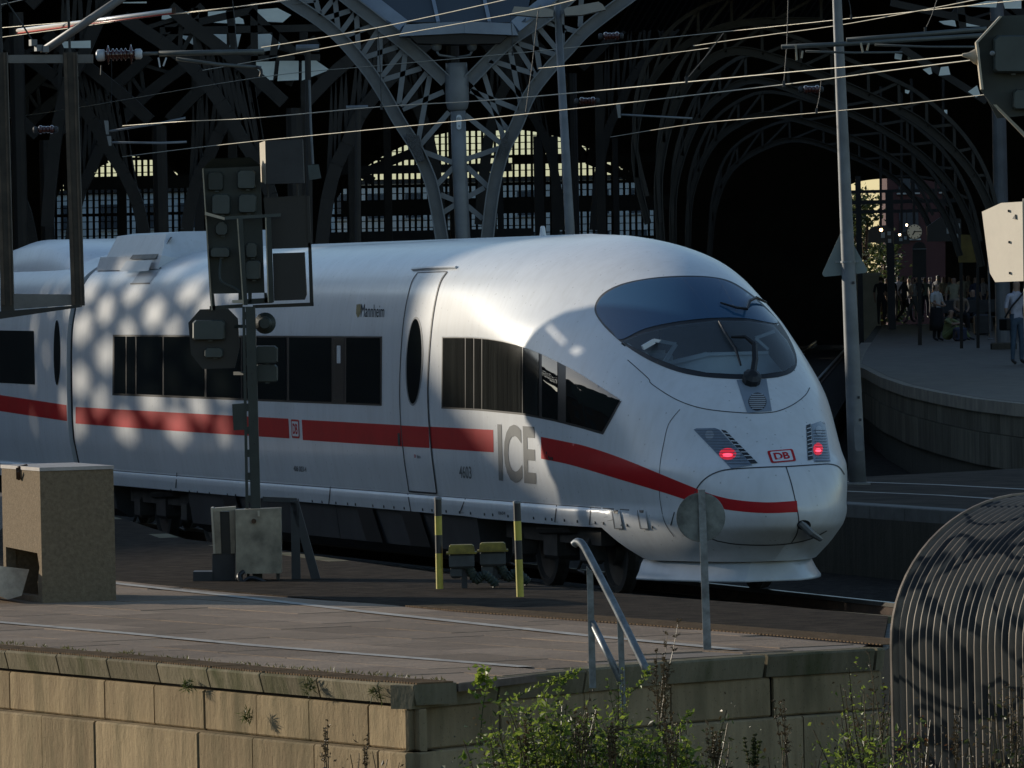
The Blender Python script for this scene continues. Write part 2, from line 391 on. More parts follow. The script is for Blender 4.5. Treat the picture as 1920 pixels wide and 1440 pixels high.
# wall blocks below: upper row under the coping, lower row set forward as a ledge
def wall_row(line, step, z0, z1, out, thick, sgn, jag=.006, m_=None, par=None, start=0):
    T = total(line); d = start
    while d < T - .02:
        L = min(step * random.uniform(.93, 1.07), T - d)
        if T - d - L < .15: L = T - d
        a, t = along(line, d + .010); b, _ = along(line, d + L - .010)
        o_ = V((t.y, -t.x)) * sgn * (out + random.uniform(-jag, jag)); back = V((-t.y, t.x)) * sgn * thick
        e = .012
        fr = [a + o_, b + o_]; ei = V((-t.y, t.x)) * sgn * e
        vs = []
        for (zz, i, s) in ((z0, 1, 0), (z0 + e, 0, 0), (z1 - e, 0, 0), (z1, 1, 0)):
            p, q = (fr[0] + ei * i, fr[1] + ei * i)
            vs += [V((p.x, p.y, zz)), V((q.x, q.y, zz)), V((b.x + back.x, b.y + back.y, zz)), V((a.x + back.x, a.y + back.y, zz))]
        fs = [(0, 1, 2, 3), (15, 14, 13, 12)]
        for r in range(3):
            for k in range(4): fs.append((r * 4 + k, r * 4 + 4 + k, r * 4 + 4 + (k + 1) % 4, r * 4 + (k + 1) % 4))
        MBo = MB().add(vs, fs); MBo.build('wall_block', m_ or M_block, par or platform, fix=True)
        d += L
sg = 1 if side(LE[0], LE[1], TE[2]) > 0 else -1
LEw = LE[:-1] + [LE[-1] + V((.0, .0))]
wall_row(LEw, .86, .32, .60, -.045, .10, sg)
wall_row(LEw, .88, -.32, .315, .07, .20, sg, start=0)
sg2 = 1 if side(EW[0], EW[1], TE[2]) > 0 else -1
wall_row(EW, .98, .32, .595, -.05, .08, sg2)
wall_row(EW, 1.05, -.32, .315, .04, .15, sg2)
# recess behind the blocks so that joints read dark
poly_slab('wall_core', inset(LE, .09 * sg)[:-1] + [EW[0] + V((-.015, .23))] + [p + V((-.09, .11)) for p in EW[1:]] + RE[1:] + [TE[2], TE[4]], -.3, .69, M_black, parent=platform)
# ribbed strip of the older platform edge on the train's side
def ribbed_line(pts, w, parent):
    T = total(pts); n = int(T / .06); rb = MB()
    for r in range(n):
        a, t = along(pts, r * T / n); nn = V((-t.y, t.x)) * w
        vs = [a, a + t * .033, a + t * .033 + nn, a + nn]
        rb.add([V((p.x, p.y, ZP + .004)) for p in vs] + [V((p.x, p.y, ZP + .012)) for p in vs], [(4, 5, 6, 7), (0, 1, 5, 4), (1, 2, 6, 5), (2, 3, 7, 6), (3, 0, 4, 7)])
    tag(rb.build('ribbed_strip', M_rib, parent, fix=True), kind='stuff')
ribbed_line([xy(760, 1138, ZP), xy(850, 1147, ZP), xy(1200, 1173, ZP), xy(1450, 1193, ZP), xy(1655, 1211, ZP)], .42, platform)
# kerb on the track side of the platform
coping(TE[:-1], 1.3, .22, .2, 1 if side(TE[0], TE[1], LE[1]) > 0 else -1, ribs=False)

# tracks: rails and sleepers
U = V((-math.sin(math.atan(4240 / 14000.)), math.cos(math.atan(4240 / 14000.)), 0)); NL = V((U.x * 0 - U.y, U.x, 0))   # train axis, its left side
C0 = V((2.926, 77.2, 0))
def track(name, org, d, s0, s1, z=0., sleepers=(0, 0)):
    e = bpy.data.objects.new(name, None); COL.objects.link(e); e.location = org; tag(e, kind='structure')
    nn = V((-d.y, d.x, 0))
    for s in (-1, 1):
        mb = MB(); a = org + d * s0 + nn * .75 * s; b = org + d * s1 + nn * .75 * s
        mb.beam(a + V((0, 0, z - .022)), b + V((0, 0, z - .022)), .07, .044); mb.build('rail_head', M_rail, e)
        mb = MB(); mb.beam(a + V((0, 0, z - .09)), b + V((0, 0, z - .09)), .025, .09); mb.beam(a + V((0, 0, z - .145)), b + V((0, 0, z - .145)), .14, .022); mb.build('rail_web', M_rust, e)
    sm = None; k = sleepers[0]
    while k < sleepers[1]:
        c = org + d * k + V((0, 0, z - .205))
        if sm is None:
            sm = MB().box((0, 0, 0), (2.5, .25, .1), math.atan2(nn.y, nn.x), bev=.02).mesh('sleeper', mat('dark_sleeper_wood', (.04, .033, .027), .9, 0, .3, 5))
        o = bpy.data.objects.new('sleeper', sm); COL.objects.link(o); o.parent = e; o.location = c - org; k += .63
    return e
track('track', C0, U, -42, 120, sleepers=(-30, 8))
track('track', C0 + NL * 4.6, U, -60, 120, sleepers=(-24, 0))
# right: low platform with two white lines, beside the train
ZL = .6
p0, p1 = xy(1560, 943, ZL), xy(1960, 969, ZL)
dl = (p1 - p0).normalized(); nl = V((-dl.y, dl.x))
lowp = poly_slab('low_platform', [p0 - dl * 8, p1 + dl * 12, p1 + dl * 12 + nl * 22, p0 - dl * 26 + nl * 60, p0 - dl * 30 + nl * 40], -.3, ZL - .06, M_walldark)
mb = MB(); poly_slab('asphalt_top', [p0 - dl * 7.9 + nl * .25, p1 + dl * 12 + nl * .25, p1 + dl * 12 + nl * 21.9, p0 - dl * 26 + nl * 59, p0 - dl * 29.9 + nl * 40], ZL - .07, ZL, mat('dark_wet_asphalt', (.065, .052, .04), .9, 0, .25, 2.5, .3, spec=.05), parent=lowp)
def row_boxes(name, a, d, n, L, dep, z0, z1, mt, par, nn, out=0):
    for k in range(n):
        c = a + d * (L * (k + .5)) + nn * (dep / 2 - out - random.uniform(0, .008))
        MB().box((c.x, c.y, (z0 + z1) / 2), (L - .012, dep, z1 - z0), math.atan2(d.y, d.x), bev=.012).build(name, mt, par)
row_boxes('coping_stone', p0 - dl * 7.9, dl, 19, 1.15, .3, ZL - .17, ZL + .004, mat('grey_edge_stone', (.15, .145, .13), .85, 0, .15, 3), lowp, nl)
row_boxes('wall_block', p0 - dl * 7.9 + nl * .08, dl, 17, 1.25, .3, -.3, ZL - .18, M_walldark, lowp, nl)
ground_strip('white_line', [xy(1560, 920.5, ZL), xy(1760, 929, ZL), xy(1960, 942, ZL)], .12, ZL + .006, M_line, lowp)
ground_strip('white_line', [xy(1560, 902.5, ZL), xy(1760, 909.5, ZL), xy(1960, 920, ZL)], .14, ZL + .006, M_line, lowp)
# right: higher curved platform where people wait
ZH = 1.3
HX = [xy(1920 + 260, 772, ZH), xy(1920, 757, ZH), xy(1830, 747, ZH), xy(1760, 735, ZH), xy(1700, 722, ZH), xy(1655, 707, ZH), xy(1622, 690, ZH)]
dE = V((775 / 14000., 1)).normalized()
edge_x = lambda Y: -1.74 + .0554 * Y
HX = [p for p in HX]
far = [V((max(edge_x(Y), HX[-1].x), Y)) for Y in (165, 185, 210, 240, 270)]
hp_poly = HX + far + [V((30, 270)), V((30, 100))]
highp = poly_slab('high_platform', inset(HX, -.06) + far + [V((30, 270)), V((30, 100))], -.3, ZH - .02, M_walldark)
def curve_row(line, step, z0, z1, out, th, mt, nm, gap=.008, sgn=None):
    s_ = sgn
    T = total(line); d = 0
    while d < T - .05:
        L = min(step, T - d); a, t = along(line, d + gap); b, _ = along(line, d + L - gap); o_ = V((t.y, -t.x)) * s_
        q = [a + o_ * out, b + o_ * out, b - o_ * th, a - o_ * th]
        MB().prism([V((p.x, p.y, z0)) for p in q], (0, 0, z1 - z0)).build(nm, mt, highp, fix=True); d += L
sgh = 1 if side(HX[0], HX[1], V((20, 200))) > 0 else -1
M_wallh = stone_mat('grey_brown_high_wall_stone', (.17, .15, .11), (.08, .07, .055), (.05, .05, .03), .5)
curve_row(HX + far[:3], 1.5, ZH - .2, ZH, .05, .4, mat('worn_edge_slab', (.22, .19, .14), .85, 0, .2, 2), 'coping_stone', sgn=sgh)
curve_row(HX + far[:3], 1.1, .78, ZH - .21, .0, .1, M_wallh, 'wall_block', sgn=sgh)
curve_row(HX + far[:3], 1.2, .25, .77, .03, .1, M_wallh, 'wall_block', sgn=sgh)
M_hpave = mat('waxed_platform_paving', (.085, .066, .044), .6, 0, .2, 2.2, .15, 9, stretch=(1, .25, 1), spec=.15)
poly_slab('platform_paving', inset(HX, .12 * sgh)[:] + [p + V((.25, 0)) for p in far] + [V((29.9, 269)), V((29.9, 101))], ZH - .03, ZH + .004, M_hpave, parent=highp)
tr2 = track('track', V((-3.6 + .0554 * 140, 140, 0)), V((dE.x, dE.y, 0)), -10, 220, z=.5)
ballast2 = poly_slab('ballast_bed', [V((-3.6 + .0554 * 128 - 2.6, 128)), V((-3.6 + .0554 * 128 + 1.7, 128)), V((-3.6 + .0554 * 360 + 1.7, 360)), V((-3.6 + .0554 * 360 - 2.6, 360))], -.3, .32, M_ballast)
# ================================================================== THE TRAIN
train = thing('high_speed_train', C0, 'white high-speed train with a red stripe and rounded nose standing at the platform', 'train')
WZ = [.20, .40, .55, .75, .87, .925, .955, .985, 1.3, 1.7, 2.0, 2.4, 2.8, 3.1, 3.3, 3.5, 3.65, 3.77, 3.85, 3.89]
WW = [1.22, 1.30, 1.37, 1.405, 1.43, 1.425, 1.385, 1.395, 1.455, 1.475, 1.475, 1.47, 1.45, 1.40, 1.345, 1.235, 1.08, .83, .48, .0]
WN = [1.22, 1.30, 1.37, 1.405, 1.42, 1.425, 1.428, 1.43, 1.455, 1.475, 1.475, 1.47, 1.45, 1.40, 1.345, 1.235, 1.08, .83, .48, .0]
ZK = [.40, .65, .8, .94, 1.1, 1.37, 1.5, 2.05, 2.29, 2.8, 3.2, 3.5, 3.7, 3.85, 3.89]
S0 = [.80, .30, .06, .004, .034, .20, .40, 1.05, 1.38, 1.98, 2.63, 3.37, 4.27, 5.60, 6.9]
LK = [.4, .9, 1.5, 2.2, 2.8, 3.3, 3.7]
LL = [4.7, 4.8, 4.08, 3.4, 4.4, 5.26, 5.27]
EXPO = 2.06
def half_w(s, z):
    b = min(1, max(0, (s - .6) / 1.2))
    W_ = lerp(interp(z, WZ, WN), interp(z, WZ, WW), b) if z < 1.3 else cubic(z, WZ, WW)
    q = (s - cubic(z, ZK, S0)) / cubic(z, LK, LL)
    if q <= 0: return 0.
    q = min(1, q)
    return W_ * (1 - (1 - q) ** EXPO) ** (1 / EXPO)
def z_top(s):
    if s >= 6.9: return 3.89
    lo, hi = 1.0, 3.89
    for _ in range(40):
        mid = (lo + hi) / 2
        if cubic(mid, ZK, S0) <= s: lo = mid
        else: hi = mid
    return lo
def z_low(s):
    lo, hi = .40, .94
    if s >= 1.06: return .40
    for _ in range(40):
        mid = (lo + hi) / 2
        if cubic(mid, ZK, S0) <= s: hi = mid
        else: lo = mid
    return hi
def z_cut(s):          # lower rim of the bodyside
    return interp(s, [0, 2.2, 2.75, 6.9, 7.1, 60], [0, .40, .74, .74, .75, .75])
def tp(s, lat, z): return C0 + U * s + NL * lat + V((0, 0, z))     # lat > 0 = side facing the viewer
NT = 64
def section(s, flat=None):
    zt = z_top(s); zl = max(z_low(s), z_cut(s)); pts = []
    for i in range(NT + 1):
        t = i / NT; g = math.sin(t * math.pi / 2) ** .9 if t < 1 else 1
        z = zl + (zt - zl) * g
        f = min(1, max(0, (s - .45) / .9))
        if f > 0:                                                      # keep the skirt crease crisp
            if i < 12: zc = zl + (1.09 - zl) * ([.75, .80, .85, .872, .90, .925, .938, .956, .97, .986, 1.02, 1.09][i] - .75) / .34 if zl > .7 else lerp(zl, 1.09, i / 11) if zl < .55 else lerp(lerp(zl, 1.09, i / 11), zl + (1.09 - zl) * ([.75, .80, .85, .872, .90, .925, .938, .956, .97, .986, 1.02, 1.09][i] - .75) / .34, (zl - .55) / .15)
            else: zc = 1.09 + (zt - 1.09) * math.sin((i - 11) / (NT - 11) * math.pi / 2) ** .9
            z = lerp(z, zc, f)
        pts.append((half_w(s, z), z))
    return pts
def body_mesh(svals, s_shift=0.):
    V_, F_ = [], []; M_ = 2 * NT + 1
    for s in svals:
        sec = section(s)
        for (w, z) in sec: V_.append(tp(s + s_shift, w, z))
        for (w, z) in sec[-2::-1]: V_.append(tp(s + s_shift, -w, z))
    for j in range(len(svals) - 1):
        for i in range(M_ - 1):
            F_.append((j * M_ + i, (j + 1) * M_ + i, (j + 1) * M_ + i + 1, j * M_ + i + 1))
    return V_, F_
sv = [.002] + [7.0 * (i / 90) ** 1.7 for i in range(2, 91)] + [7.4 + .45 * i for i in range(41)] + [25.84]
bv, bf = body_mesh(sv)
bvh = BVHTree.FromPolygons(bv, bf)
def shoot(px, py, off=.004):
    h = bvh.ray_cast(CAM, ray(px, py).normalized())
    if h[0] is None:
        p = CAM + ray(px, py) * 79; h = bvh.find_nearest(p)
    nn = h[1] if h[1].dot(CAM - h[0]) > 0 else -h[1]
    return h[0] + nn * off
WS_LOW = [(1168, 641), (1210, 625), (1270, 611), (1340, 603), (1400, 604), (1448, 611), (1474, 640), (1487, 668), (1488, 684), (1470, 696), (1430, 702), (1380, 702), (1325, 699), (1275, 689), (1225, 670), (1190, 652)]
def px_inside(x, y, poly):
    c = False
    for i in range(len(poly)):
        (x1, y1), (x2, y2) = poly[i], poly[(i + 1) % len(poly)]
        if (y1 > y) != (y2 > y) and x < (x2 - x1) * (y - y1) / (y2 - y1) + x1: c = not c
    return c
WS_DEL = [((x - 1330) * 1.035 + 1330, (y - 655) * 1.07 + 655) for x, y in WS_LOW]
WS_DEL2 = [(1128, 582), (1150, 552), (1200, 535), (1280, 528), (1350, 533), (1395, 556), (1440, 600), (1340, 615), (1170, 640), (1140, 608)]
keep = []
for f in bf:
    c = sum((bv[i] for i in f), V((0, 0, 0))) / 4; s = (c - C0).dot(U)
    if s < 4.5 and c.z > 1.9:
        n_ = (bv[f[2]] - bv[f[0]]).cross(bv[f[3]] - bv[f[1]])
        if n_.dot(c - C0 - U * 4 - V((0, 0, 1.8))) < 0: n_ = -n_
        if n_.dot(CAM - c) > 0 and (px_inside(*to_px(c), WS_DEL) or px_inside(*to_px(c), WS_DEL2)): continue
    keep.append(f)
mb = MB(); mb.add(bv, keep); body = mb.build('body_shell', M_white, train, smooth=True, fix=True)
# bulkhead closing the far end, and the second car
mb = MB(); M_ = 2 * NT + 1; mb.add(bv[-M_:], [tuple(range(M_))]); mb.build('end_wall', M_under, train)
sv2 = [8 + .6 * i for i in range(43)]
b2v, b2f = body_mesh(sv2, 18.16)
bvh2 = BVHTree.FromPolygons(b2v, b2f)
mb = MB(); mb.add(b2v, b2f); mb.add(b2v[:M_], [tuple(range(M_))]); body2 = mb.build('second_car_shell', M_white, train, smooth=True, fix=True)
body2['label'] = 'shaded second car behind the dark gangway'
mb = MB()
for k in range(8):                                                   # gangway bellows
    s = 25.84 + .03 + k * .065; w = .93 if k % 2 else .97
    ring = [tp(s, l_ * w, 2.2 + (z - 2.2) * w) for (l_, z) in section(15)] + [tp(s, -l_ * w, 2.2 + (z - 2.2) * w) for (l_, z) in section(15)[-2::-1]]
    mb.v += ring
    if k: mb.f += [((k - 1) * M_ + i, k * M_ + i, k * M_ + i + 1, (k - 1) * M_ + i + 1) for i in range(M_ - 1)]; mb.mi += [0] * (M_ - 1)
mb.build('gangway_bellows', M_black, train)
# ---- patches: an outline on the surface becomes a thin shell over it
def densify(poly, g, closed=True):
    out = []; n = len(poly)
    for i in range(n if closed else n - 1):
        a, b = V((*poly[i][:2],)), V((*poly[(i + 1) % n][:2],)); k = max(1, int((b - a).length / g))
        out += [a + (b - a) * (j / k) for j in range(k)]
    if not closed: out.append(V((*poly[-1][:2],)))
    return out
def smooth_px(poly, n=5):
    P = [V((p[0], p[1], 0)) for p in poly]; P2 = [P[-1]] + P + [P[0], P[1]]; out = []
    for i in range(1, len(P) + 1):
        p0, p1, p2, p3 = P2[i - 1], P2[i], P2[i + 1], P2[i + 2]
        for k in range(n):
            t = k / n; q = .5 * ((2 * p1) + (p2 - p0) * t + (2 * p0 - 5 * p1 + 4 * p2 - p3) * t * t + (3 * p1 - p0 - 3 * p2 + p3) * t**3)
            out.append((q.x, q.y))
    return out
def patch(name, poly, mt, off=.004, g=8, parent=None, holes=(), fn=None, smooth=True):
    fn = fn or shoot
    verts = []; edges = []
    for ring in [poly] + list(holes):
        r = densify(ring, g); k = len(verts); verts += r; edges += [(k + i, k + (i + 1) % len(r)) for i in range(len(r))]
    xs = [p[0] for p in poly]; ys = [p[1] for p in poly]
    x = min(xs) + g / 2
    while x < max(xs):
        y = min(ys) + g / 2
        while y < max(ys):
            if px_inside(x, y, poly) and not any(px_inside(x, y, h) for h in holes): verts.append(V((x, y)))
            y += g
        x += g
    vv, _, ff, *_r = delaunay_2d_cdt(verts, edges, [], 1, 1e-4)
    if holes:
        ff = [f for f in ff if not any(px_inside(*(sum((vv[i] for i in f), V((0, 0))) / len(f)), h) for h in holes)]
    mb = MB(); mb.add([fn(p[0], p[1], off) for p in vv], [tuple(f) for f in ff])
    o = mb.build(name, mt, parent or train, smooth=smooth)
    me = o.data; c = sum((p.normal * p.area for p in me.polygons), V((0, 0, 0)))
    ctr = me.vertices[0].co + wloc(o)
    if c.dot(CAM - ctr) < 0: me.flip_normals()
    return o
def ribbon(name, line, w, mt, off=.003, parent=None, g=6):
    pts = densify(line, g, False); mb = MB(); L = []
    for i, p in enumerate(pts):
        t = (pts[min(i + 1, len(pts) - 1)] - pts[max(i - 1, 0)]).normalized(); nn = V((-t.y, t.x)) * w / 2
        L += [shoot(p.x + nn.x, p.y + nn.y, off), shoot(p.x - nn.x, p.y - nn.y, off)]
    mb.add(L, [(2 * i, 2 * i + 1, 2 * i + 3, 2 * i + 2) for i in range(len(pts) - 1)])
    return mb.build(name, mt, parent or train)
def spx(line, n=5): return [(p.x, p.y) for p in spline([(x, y, 0) for x, y in line], n)]
def shoot2(px, py, off=.004):
    h = bvh2.ray_cast(CAM, ray(px, py).normalized())
    if h[0] is None: h = bvh2.find_nearest(CAM + ray(px, py) * 105)
    nn = h[1] if h[1].dot(CAM - h[0]) > 0 else -h[1]
    return h[0] + nn * off
# ---- windscreen
WS = smooth_px([(1115, 582), (1122, 560), (1142, 543), (1175, 530), (1225, 521), (1280, 517.5), (1330, 519), (1368, 527), (1402, 547), (1432, 572), (1462, 606), (1485, 645), (1494, 676), (1487, 696), (1465, 706), (1430, 710.5), (1380, 711), (1320, 707), (1270, 697), (1220, 677), (1180, 653), (1150, 629), (1127, 605)])
WS_SEAL_IN = [(x, y) for x, y in WS_LOW]
ws = patch('windscreen', WS, M_black, .004, 7, holes=[WS_LOW])
ws['label'] = 'wide oval windscreen, sky-blue above and see-through over the driving desk'
up = smooth_px([(1119, 582), (1126, 562), (1145, 546), (1177, 533), (1226, 524), (1280, 521), (1330, 522), (1365, 530), (1398, 549), (1428, 574), (1457, 606), (1400, 598), (1340, 597), (1270, 604), (1210, 617), (1165, 637), (1148, 622), (1130, 603)])
patch('upper_glass', up, M_glassroof, .009, 7, ws)
patch('lower_glass', [((x - 1330) * 1.01 + 1330, (y - 655) * 1.02 + 655) for x, y in WS_LOW], M_glassclear, .007, 7, ws)
# driving cab seen through the glass
cab = MB()
M_desk = mat('pale_grey_driving_desk', (.62, .65, .68), .6, 0, .06, 3)
prof = [(1.75, 1.98), (2.0, 2.12), (2.5, 2.18), (2.9, 2.30), (3.3, 2.34), (3.6, 2.28), (3.6, 1.6)]
for i in range(len(prof) - 1):
    (sa, za), (sb, zb) = prof[i], prof[i + 1]
    wa, wb = max(.1, half_w(sa, max(za, 1.9)) - .05), max(.1, half_w(sb, max(zb, 1.9)) - .05)
    k = len(cab.v); cab.add([tp(sa, wa, za), tp(sa, -wa, za), tp(sb, -wb, zb), tp(sb, wb, zb)], [(0, 1, 2, 3)])
cab.build('driving_desk', M_desk, train)
cab = MB()
for (l0, s0_, z0, l1, s1_, z1, w) in ((.62, 2.55, 2.2, .45, 2.75, 2.55, .05), (.45, 2.75, 2.55, .75, 2.95, 2.56, .05), (-.5, 2.6, 2.2, -.66, 2.8, 2.52, .05), (-.66, 2.8, 2.52, -.42, 2.9, 2.54, .05), (.75, 2.25, 2.16, -.2, 2.25, 2.2, .06)):
    cab.beam(tp(s0_, l0, z0), tp(s1_, l1, z1), w, w)
cab.box(tp(3.0, .62, 2.5), (.35, .1, .22), math.atan2(NL.y, NL.x)); cab.build('cab_monitor', mat('light_cab_fitting', (.55, .57, .58), .5, 0, .05, 3), train)
mb = MB(); mb.box(tp(3.3, .1, 2.55), (.55, .16, .62), math.atan2(NL.y, NL.x), bev=.05); mb.box(tp(3.15, .1, 2.2), (.55, .5, .14), math.atan2(NL.y, NL.x), bev=.05); mb.build('driver_seat', mat('dark_blue_seat', (.05, .06, .08), .8, 0, .1, 4), train)
wz_ = [.9, 1.6, 2.2, 2.7, 3.0, 3.2]; mb = MB(); mb.add([tp(4.6, half_w(4.6, z) * .93, z) for z in wz_] + [tp(4.6, -half_w(4.6, z) * .93, z) for z in wz_[::-1]], [tuple(range(12))]); mb.build('cab_wall', mat('grey_cab_wall', (.45, .47, .49), .7, 0, .05, 2), train)
def cab_px(x, y, s):
    d = ray(x, y); q = C0 + U * s; return CAM + d * ((q - CAM).dot(U) / d.dot(U))
cab = MB()
for (a, b, w) in (((1226, 638), (1267, 645), .035), ((1267, 645), (1243, 684), .04), ((1243, 684), (1325, 664), .045), ((1325, 664), (1440, 661), .035), ((1416, 634), (1452, 621), .035), ((1416, 634), (1440, 655), .03), ((1205, 652), (1226, 640), .05)):
    cab.beam(cab_px(*a, 2.35), cab_px(*b, 2.35), w, w)
cab.add([cab_px(1243, 686, 2.36), cab_px(1325, 667, 2.36), cab_px(1440, 664, 2.36), cab_px(1470, 700, 2.36), cab_px(1300, 712, 2.36)], [(0, 1, 2, 3, 4)])
cab.build('desk_frame', mat('bright_cab_fitting', (.8, .82, .84), .5, 0, .05, 3), train)
# wipers
M_wiper = mat('black_wiper_metal', (.02, .02, .02), .4, .3, .1, 5)
def on_glass(x, y, off): return shoot(x, y, off)
mb = MB()
mb.tube([on_glass(1409, 716, .05), on_glass(1411, 690, .12), on_glass(1407, 665, .15), on_glass(1393, 648, .12), on_glass(1370, 640, .06)], [.035, .035, .03, .022, .015], 6)
mb.tube([on_glass(1348, 607, .03), on_glass(1360, 632, .05), on_glass(1378, 660, .05), on_glass(1388, 690, .04)], [.012, .018, .018, .012], 6)
mb.lathe(on_glass(1408, 716, .03), [(.10, -.02), (.10, .06), (.05, .09)], 10, M=rot_to(-U * .6 + V((0, 0, .6))))
mb.build('wiper', M_wiper, train)
mb = MB()
mb.tube([on_glass(1350, 572, .03), on_glass(1378, 584, .05), on_glass(1396, 588, .06), on_glass(1400, 574, .07), on_glass(1412, 566, .06), on_glass(1432, 572, .04)], [.01, .016, .016, .018, .018, .012], 6)
mb.build('wiper', M_wiper, train)
# panel below the windscreen with round grille
pn = patch('nose_panel', [(1381, 713), (1437, 711), (1447, 771), (1401, 775)], mat('blue_grey_nose_panel', (.22, .26, .31), .35, 0, .06, 4), .005, 6)
gr = smooth_px([(1420 + 17 * math.cos(a * .7854), 754 + 17 * math.sin(a * .7854)) for a in range(8)], 3)
gq = patch('horn_grille', gr, M_seam, .008, 5, pn)
for k in range(8):
    y = 741 + k * 3.7; w = 15.5 * math.sqrt(max(0.05, 1 - ((y - 754) / 17) ** 2)); ribbon('grille_bar', [(1420 - w, y), (1420 + w, y)], 1.3, M_skirt, .012, gq, 5)
# ---- tail lights
for side_, hous, slot, lamps in (
    ('left', [(1301, 806), (1306, 803.5), (1341, 803), (1349, 806), (1411, 873), (1371, 879)], [(1352, 806), (1361, 808), (1421, 869), (1408, 870)], ((1365, 852, 16, 11), (1331, 816, 8, 9), (1382, 853, 7, 8))),
    ('right', [(1521, 796), (1538, 790), (1546, 793), (1550, 815), (1557, 866), (1526, 867)], [(1511.5, 798), (1519, 795), (1524, 862), (1514.5, 864)], ((1533, 843, 9, 12), (1534, 808, 6, 9)))):
    h_ = patch('tail_light', hous, mat('blue_grey_lamp_glass', (.17, .21, .26), .12, 0, .08, 6, coat=.8), .006, 5)
    for i, (x, y, rx, ry) in enumerate(lamps):
        pl = [(x + rx * math.cos(a * math.pi / 8), y + ry * math.sin(a * math.pi / 8)) for a in range(16)]
        if i == 0:
            patch('red_lamp', pl, mat('red_lamp_lens', (.30, .01, .02), .2, 0, .1, 5, emit=(1, .03, .06), estr=.45), .009, 4, h_)
            patch('lamp_filament', [(x + rx * .6 * math.cos(a * math.pi / 6), y + .22 * ry + ry * .3 * math.sin(a * math.pi / 6)) for a in range(12)], mat('lit_red_filament', (.8, .1, .1), .3, 0, .05, 5, emit=(1, .05, .10), estr=2.4), .012, 3, h_)
        else: patch('clear_lamp', pl, mat('clear_lamp_lens', (.30, .33, .36), .12, 0, .1, 5, coat=1), .009, 3, h_)
    x0, x1 = min(p[0] for p in hous), max(p[0] for p in hous)
    for k in range(13):
        y = 808 + k * 5.2
        xs = []
        for i in range(len(hous)):
            (xa, ya), (xb, yb) = hous[i], hous[(i + 1) % len(hous)]
            if (ya > y) != (yb > y): xs.append(xa + (xb - xa) * (y - ya) / (yb - ya))
        if len(xs) == 2: ribbon('louvre', [(min(xs) + 2, y), (max(xs) - 2, y)], 1.1, mat('dark_louvre', (.07, .08, .10), .4, 0, .1, 5), .013, h_, 5)
    st = patch('vent_slot', slot, M_black, .007, 4)
    for k in range(1, 9):
        t = k / 9; a = V(slot[0]).lerp(V(slot[3]), t); b = V(slot[1]).lerp(V(slot[2]), t); ribbon('slot_bar', [tuple(a), tuple(b)], 1.5, M_skirt, .011, st, 4)
# ---- red stripe
def band(top, bot, n=6): return spx(top, n) + spx(bot, n)[::-1]
patch('red_stripe', band([(142, 763), (300, 772), (541, 785)], [(142, 794), (300, 806), (543, 822)]), M_red, .0022, 14)
patch('red_stripe', band([(566, 787), (750, 797), (925, 806)], [(568, 825), (750, 837), (926, 848)]), M_red, .0022, 14)
patch('red_stripe', band([(1015, 819), (1060, 828), (1100, 837), (1160, 857), (1237, 888), (1308, 917), (1345, 930), (1385, 938), (1440, 942), (1494, 939)], [(1015, 860), (1060, 869), (1100, 880), (1160, 898), (1240, 922), (1300, 941), (1350, 953), (1390, 959), (1440, 962), (1496, 960)]), M_red, .0034, 8)
patch('red_stripe', [(-30, 736), (62, 750), (125, 759.5), (126, 789.5), (62, 780), (-30, 766)], M_red, .003, 12, fn=shoot2)
# ---- side windows
BANDT = lambda x: 628 + (x - 213) * .0055
BANDB = lambda x: 740 + (x - 213) * .0405
bnd = patch('window_band', [(212, 627.5), (717, 630.5), (716, 761), (211, 741)], M_black, .003, 16)
ribbon('window_trim', [(212, 627), (717, 630)], 1.8, M_skirt, .006, bnd)
M_curt = M_glassdark
for a, b in ((215, 236), (238, 254), (257, 305), (308, 384), (388, 452), (455, 538), (543, 622), (650, 713)):
    patch('window_pane', [(a, BANDT(a) + 3), (b, BANDT(b) + 3), (b, BANDB(b) - 3), (a, BANDB(a) - 3)], M_glassdark, .007, 14, bnd)
patch('class_panel', [(627, 634), (646, 634), (645, 751), (626, 750)], mat('dark_panel', (.03, .03, .032), .3, 0, .05, 4), .006, 12, bnd)
patch('window_band', [(-30, 619), (64, 620.5), (66, 721), (-30, 716)], M_glassdark, .006, 14, fn=shoot2)
LW = smooth_px([(829, 631), (880, 631.5), (940, 638), (990, 653), (1040, 675), (1090, 703), (1130, 728), (1164, 751), (1149, 785), (1131, 814), (1090, 803), (1040, 790), (980, 778), (900, 770), (828, 766)], 2)
LW = [(829, 631), (858, 631), (885, 631.5), (915, 634), (942, 638.5), (968, 645), (995, 654.5), (1020, 665), (1045, 677), (1070, 690), (1095, 705), (1130, 728), (1166, 752), (1157, 768), (1148, 785), (1131, 815), (1090, 803), (1040, 790), (980, 778), (900, 770), (828, 766)]
lw = patch('lounge_window', LW, M_black, .003, 8)
lw['label'] = 'long lounge side window tapering towards the nose'
def cut_x(poly, x0, x1):
    P = [V((p[0], p[1])) for p in poly]
    for (k, sg_) in ((x0, 1), (x1, -1)):
        out = []
        for i in range(len(P)):
            p, q = P[i], P[(i + 1) % len(P)]; a = (p.x - k) * sg_; b = (q.x - k) * sg_
            if a >= 0: out.append(p)
            if (a >= 0) != (b >= 0): out.append(p + (q - p) * (a / (a - b)))
        P = out
    return [tuple(p) for p in P]
LWi = [((x - 985) * .985 + 985, (y - 715) * .955 + 714) for x, y in LW]
M_curtglass = mat('glass_over_pleated_curtain', (.018, .019, .017), .12, 0, .45, 2.4, coat=.25, stretch=(6, 6, .15), spec=.4)
for a, b in ((829, 872), (874, 888), (890, 903), (905, 979), (981, 1011)): patch('lounge_pane', cut_x(LWi, a, b), M_curtglass, .007, 8, lw)
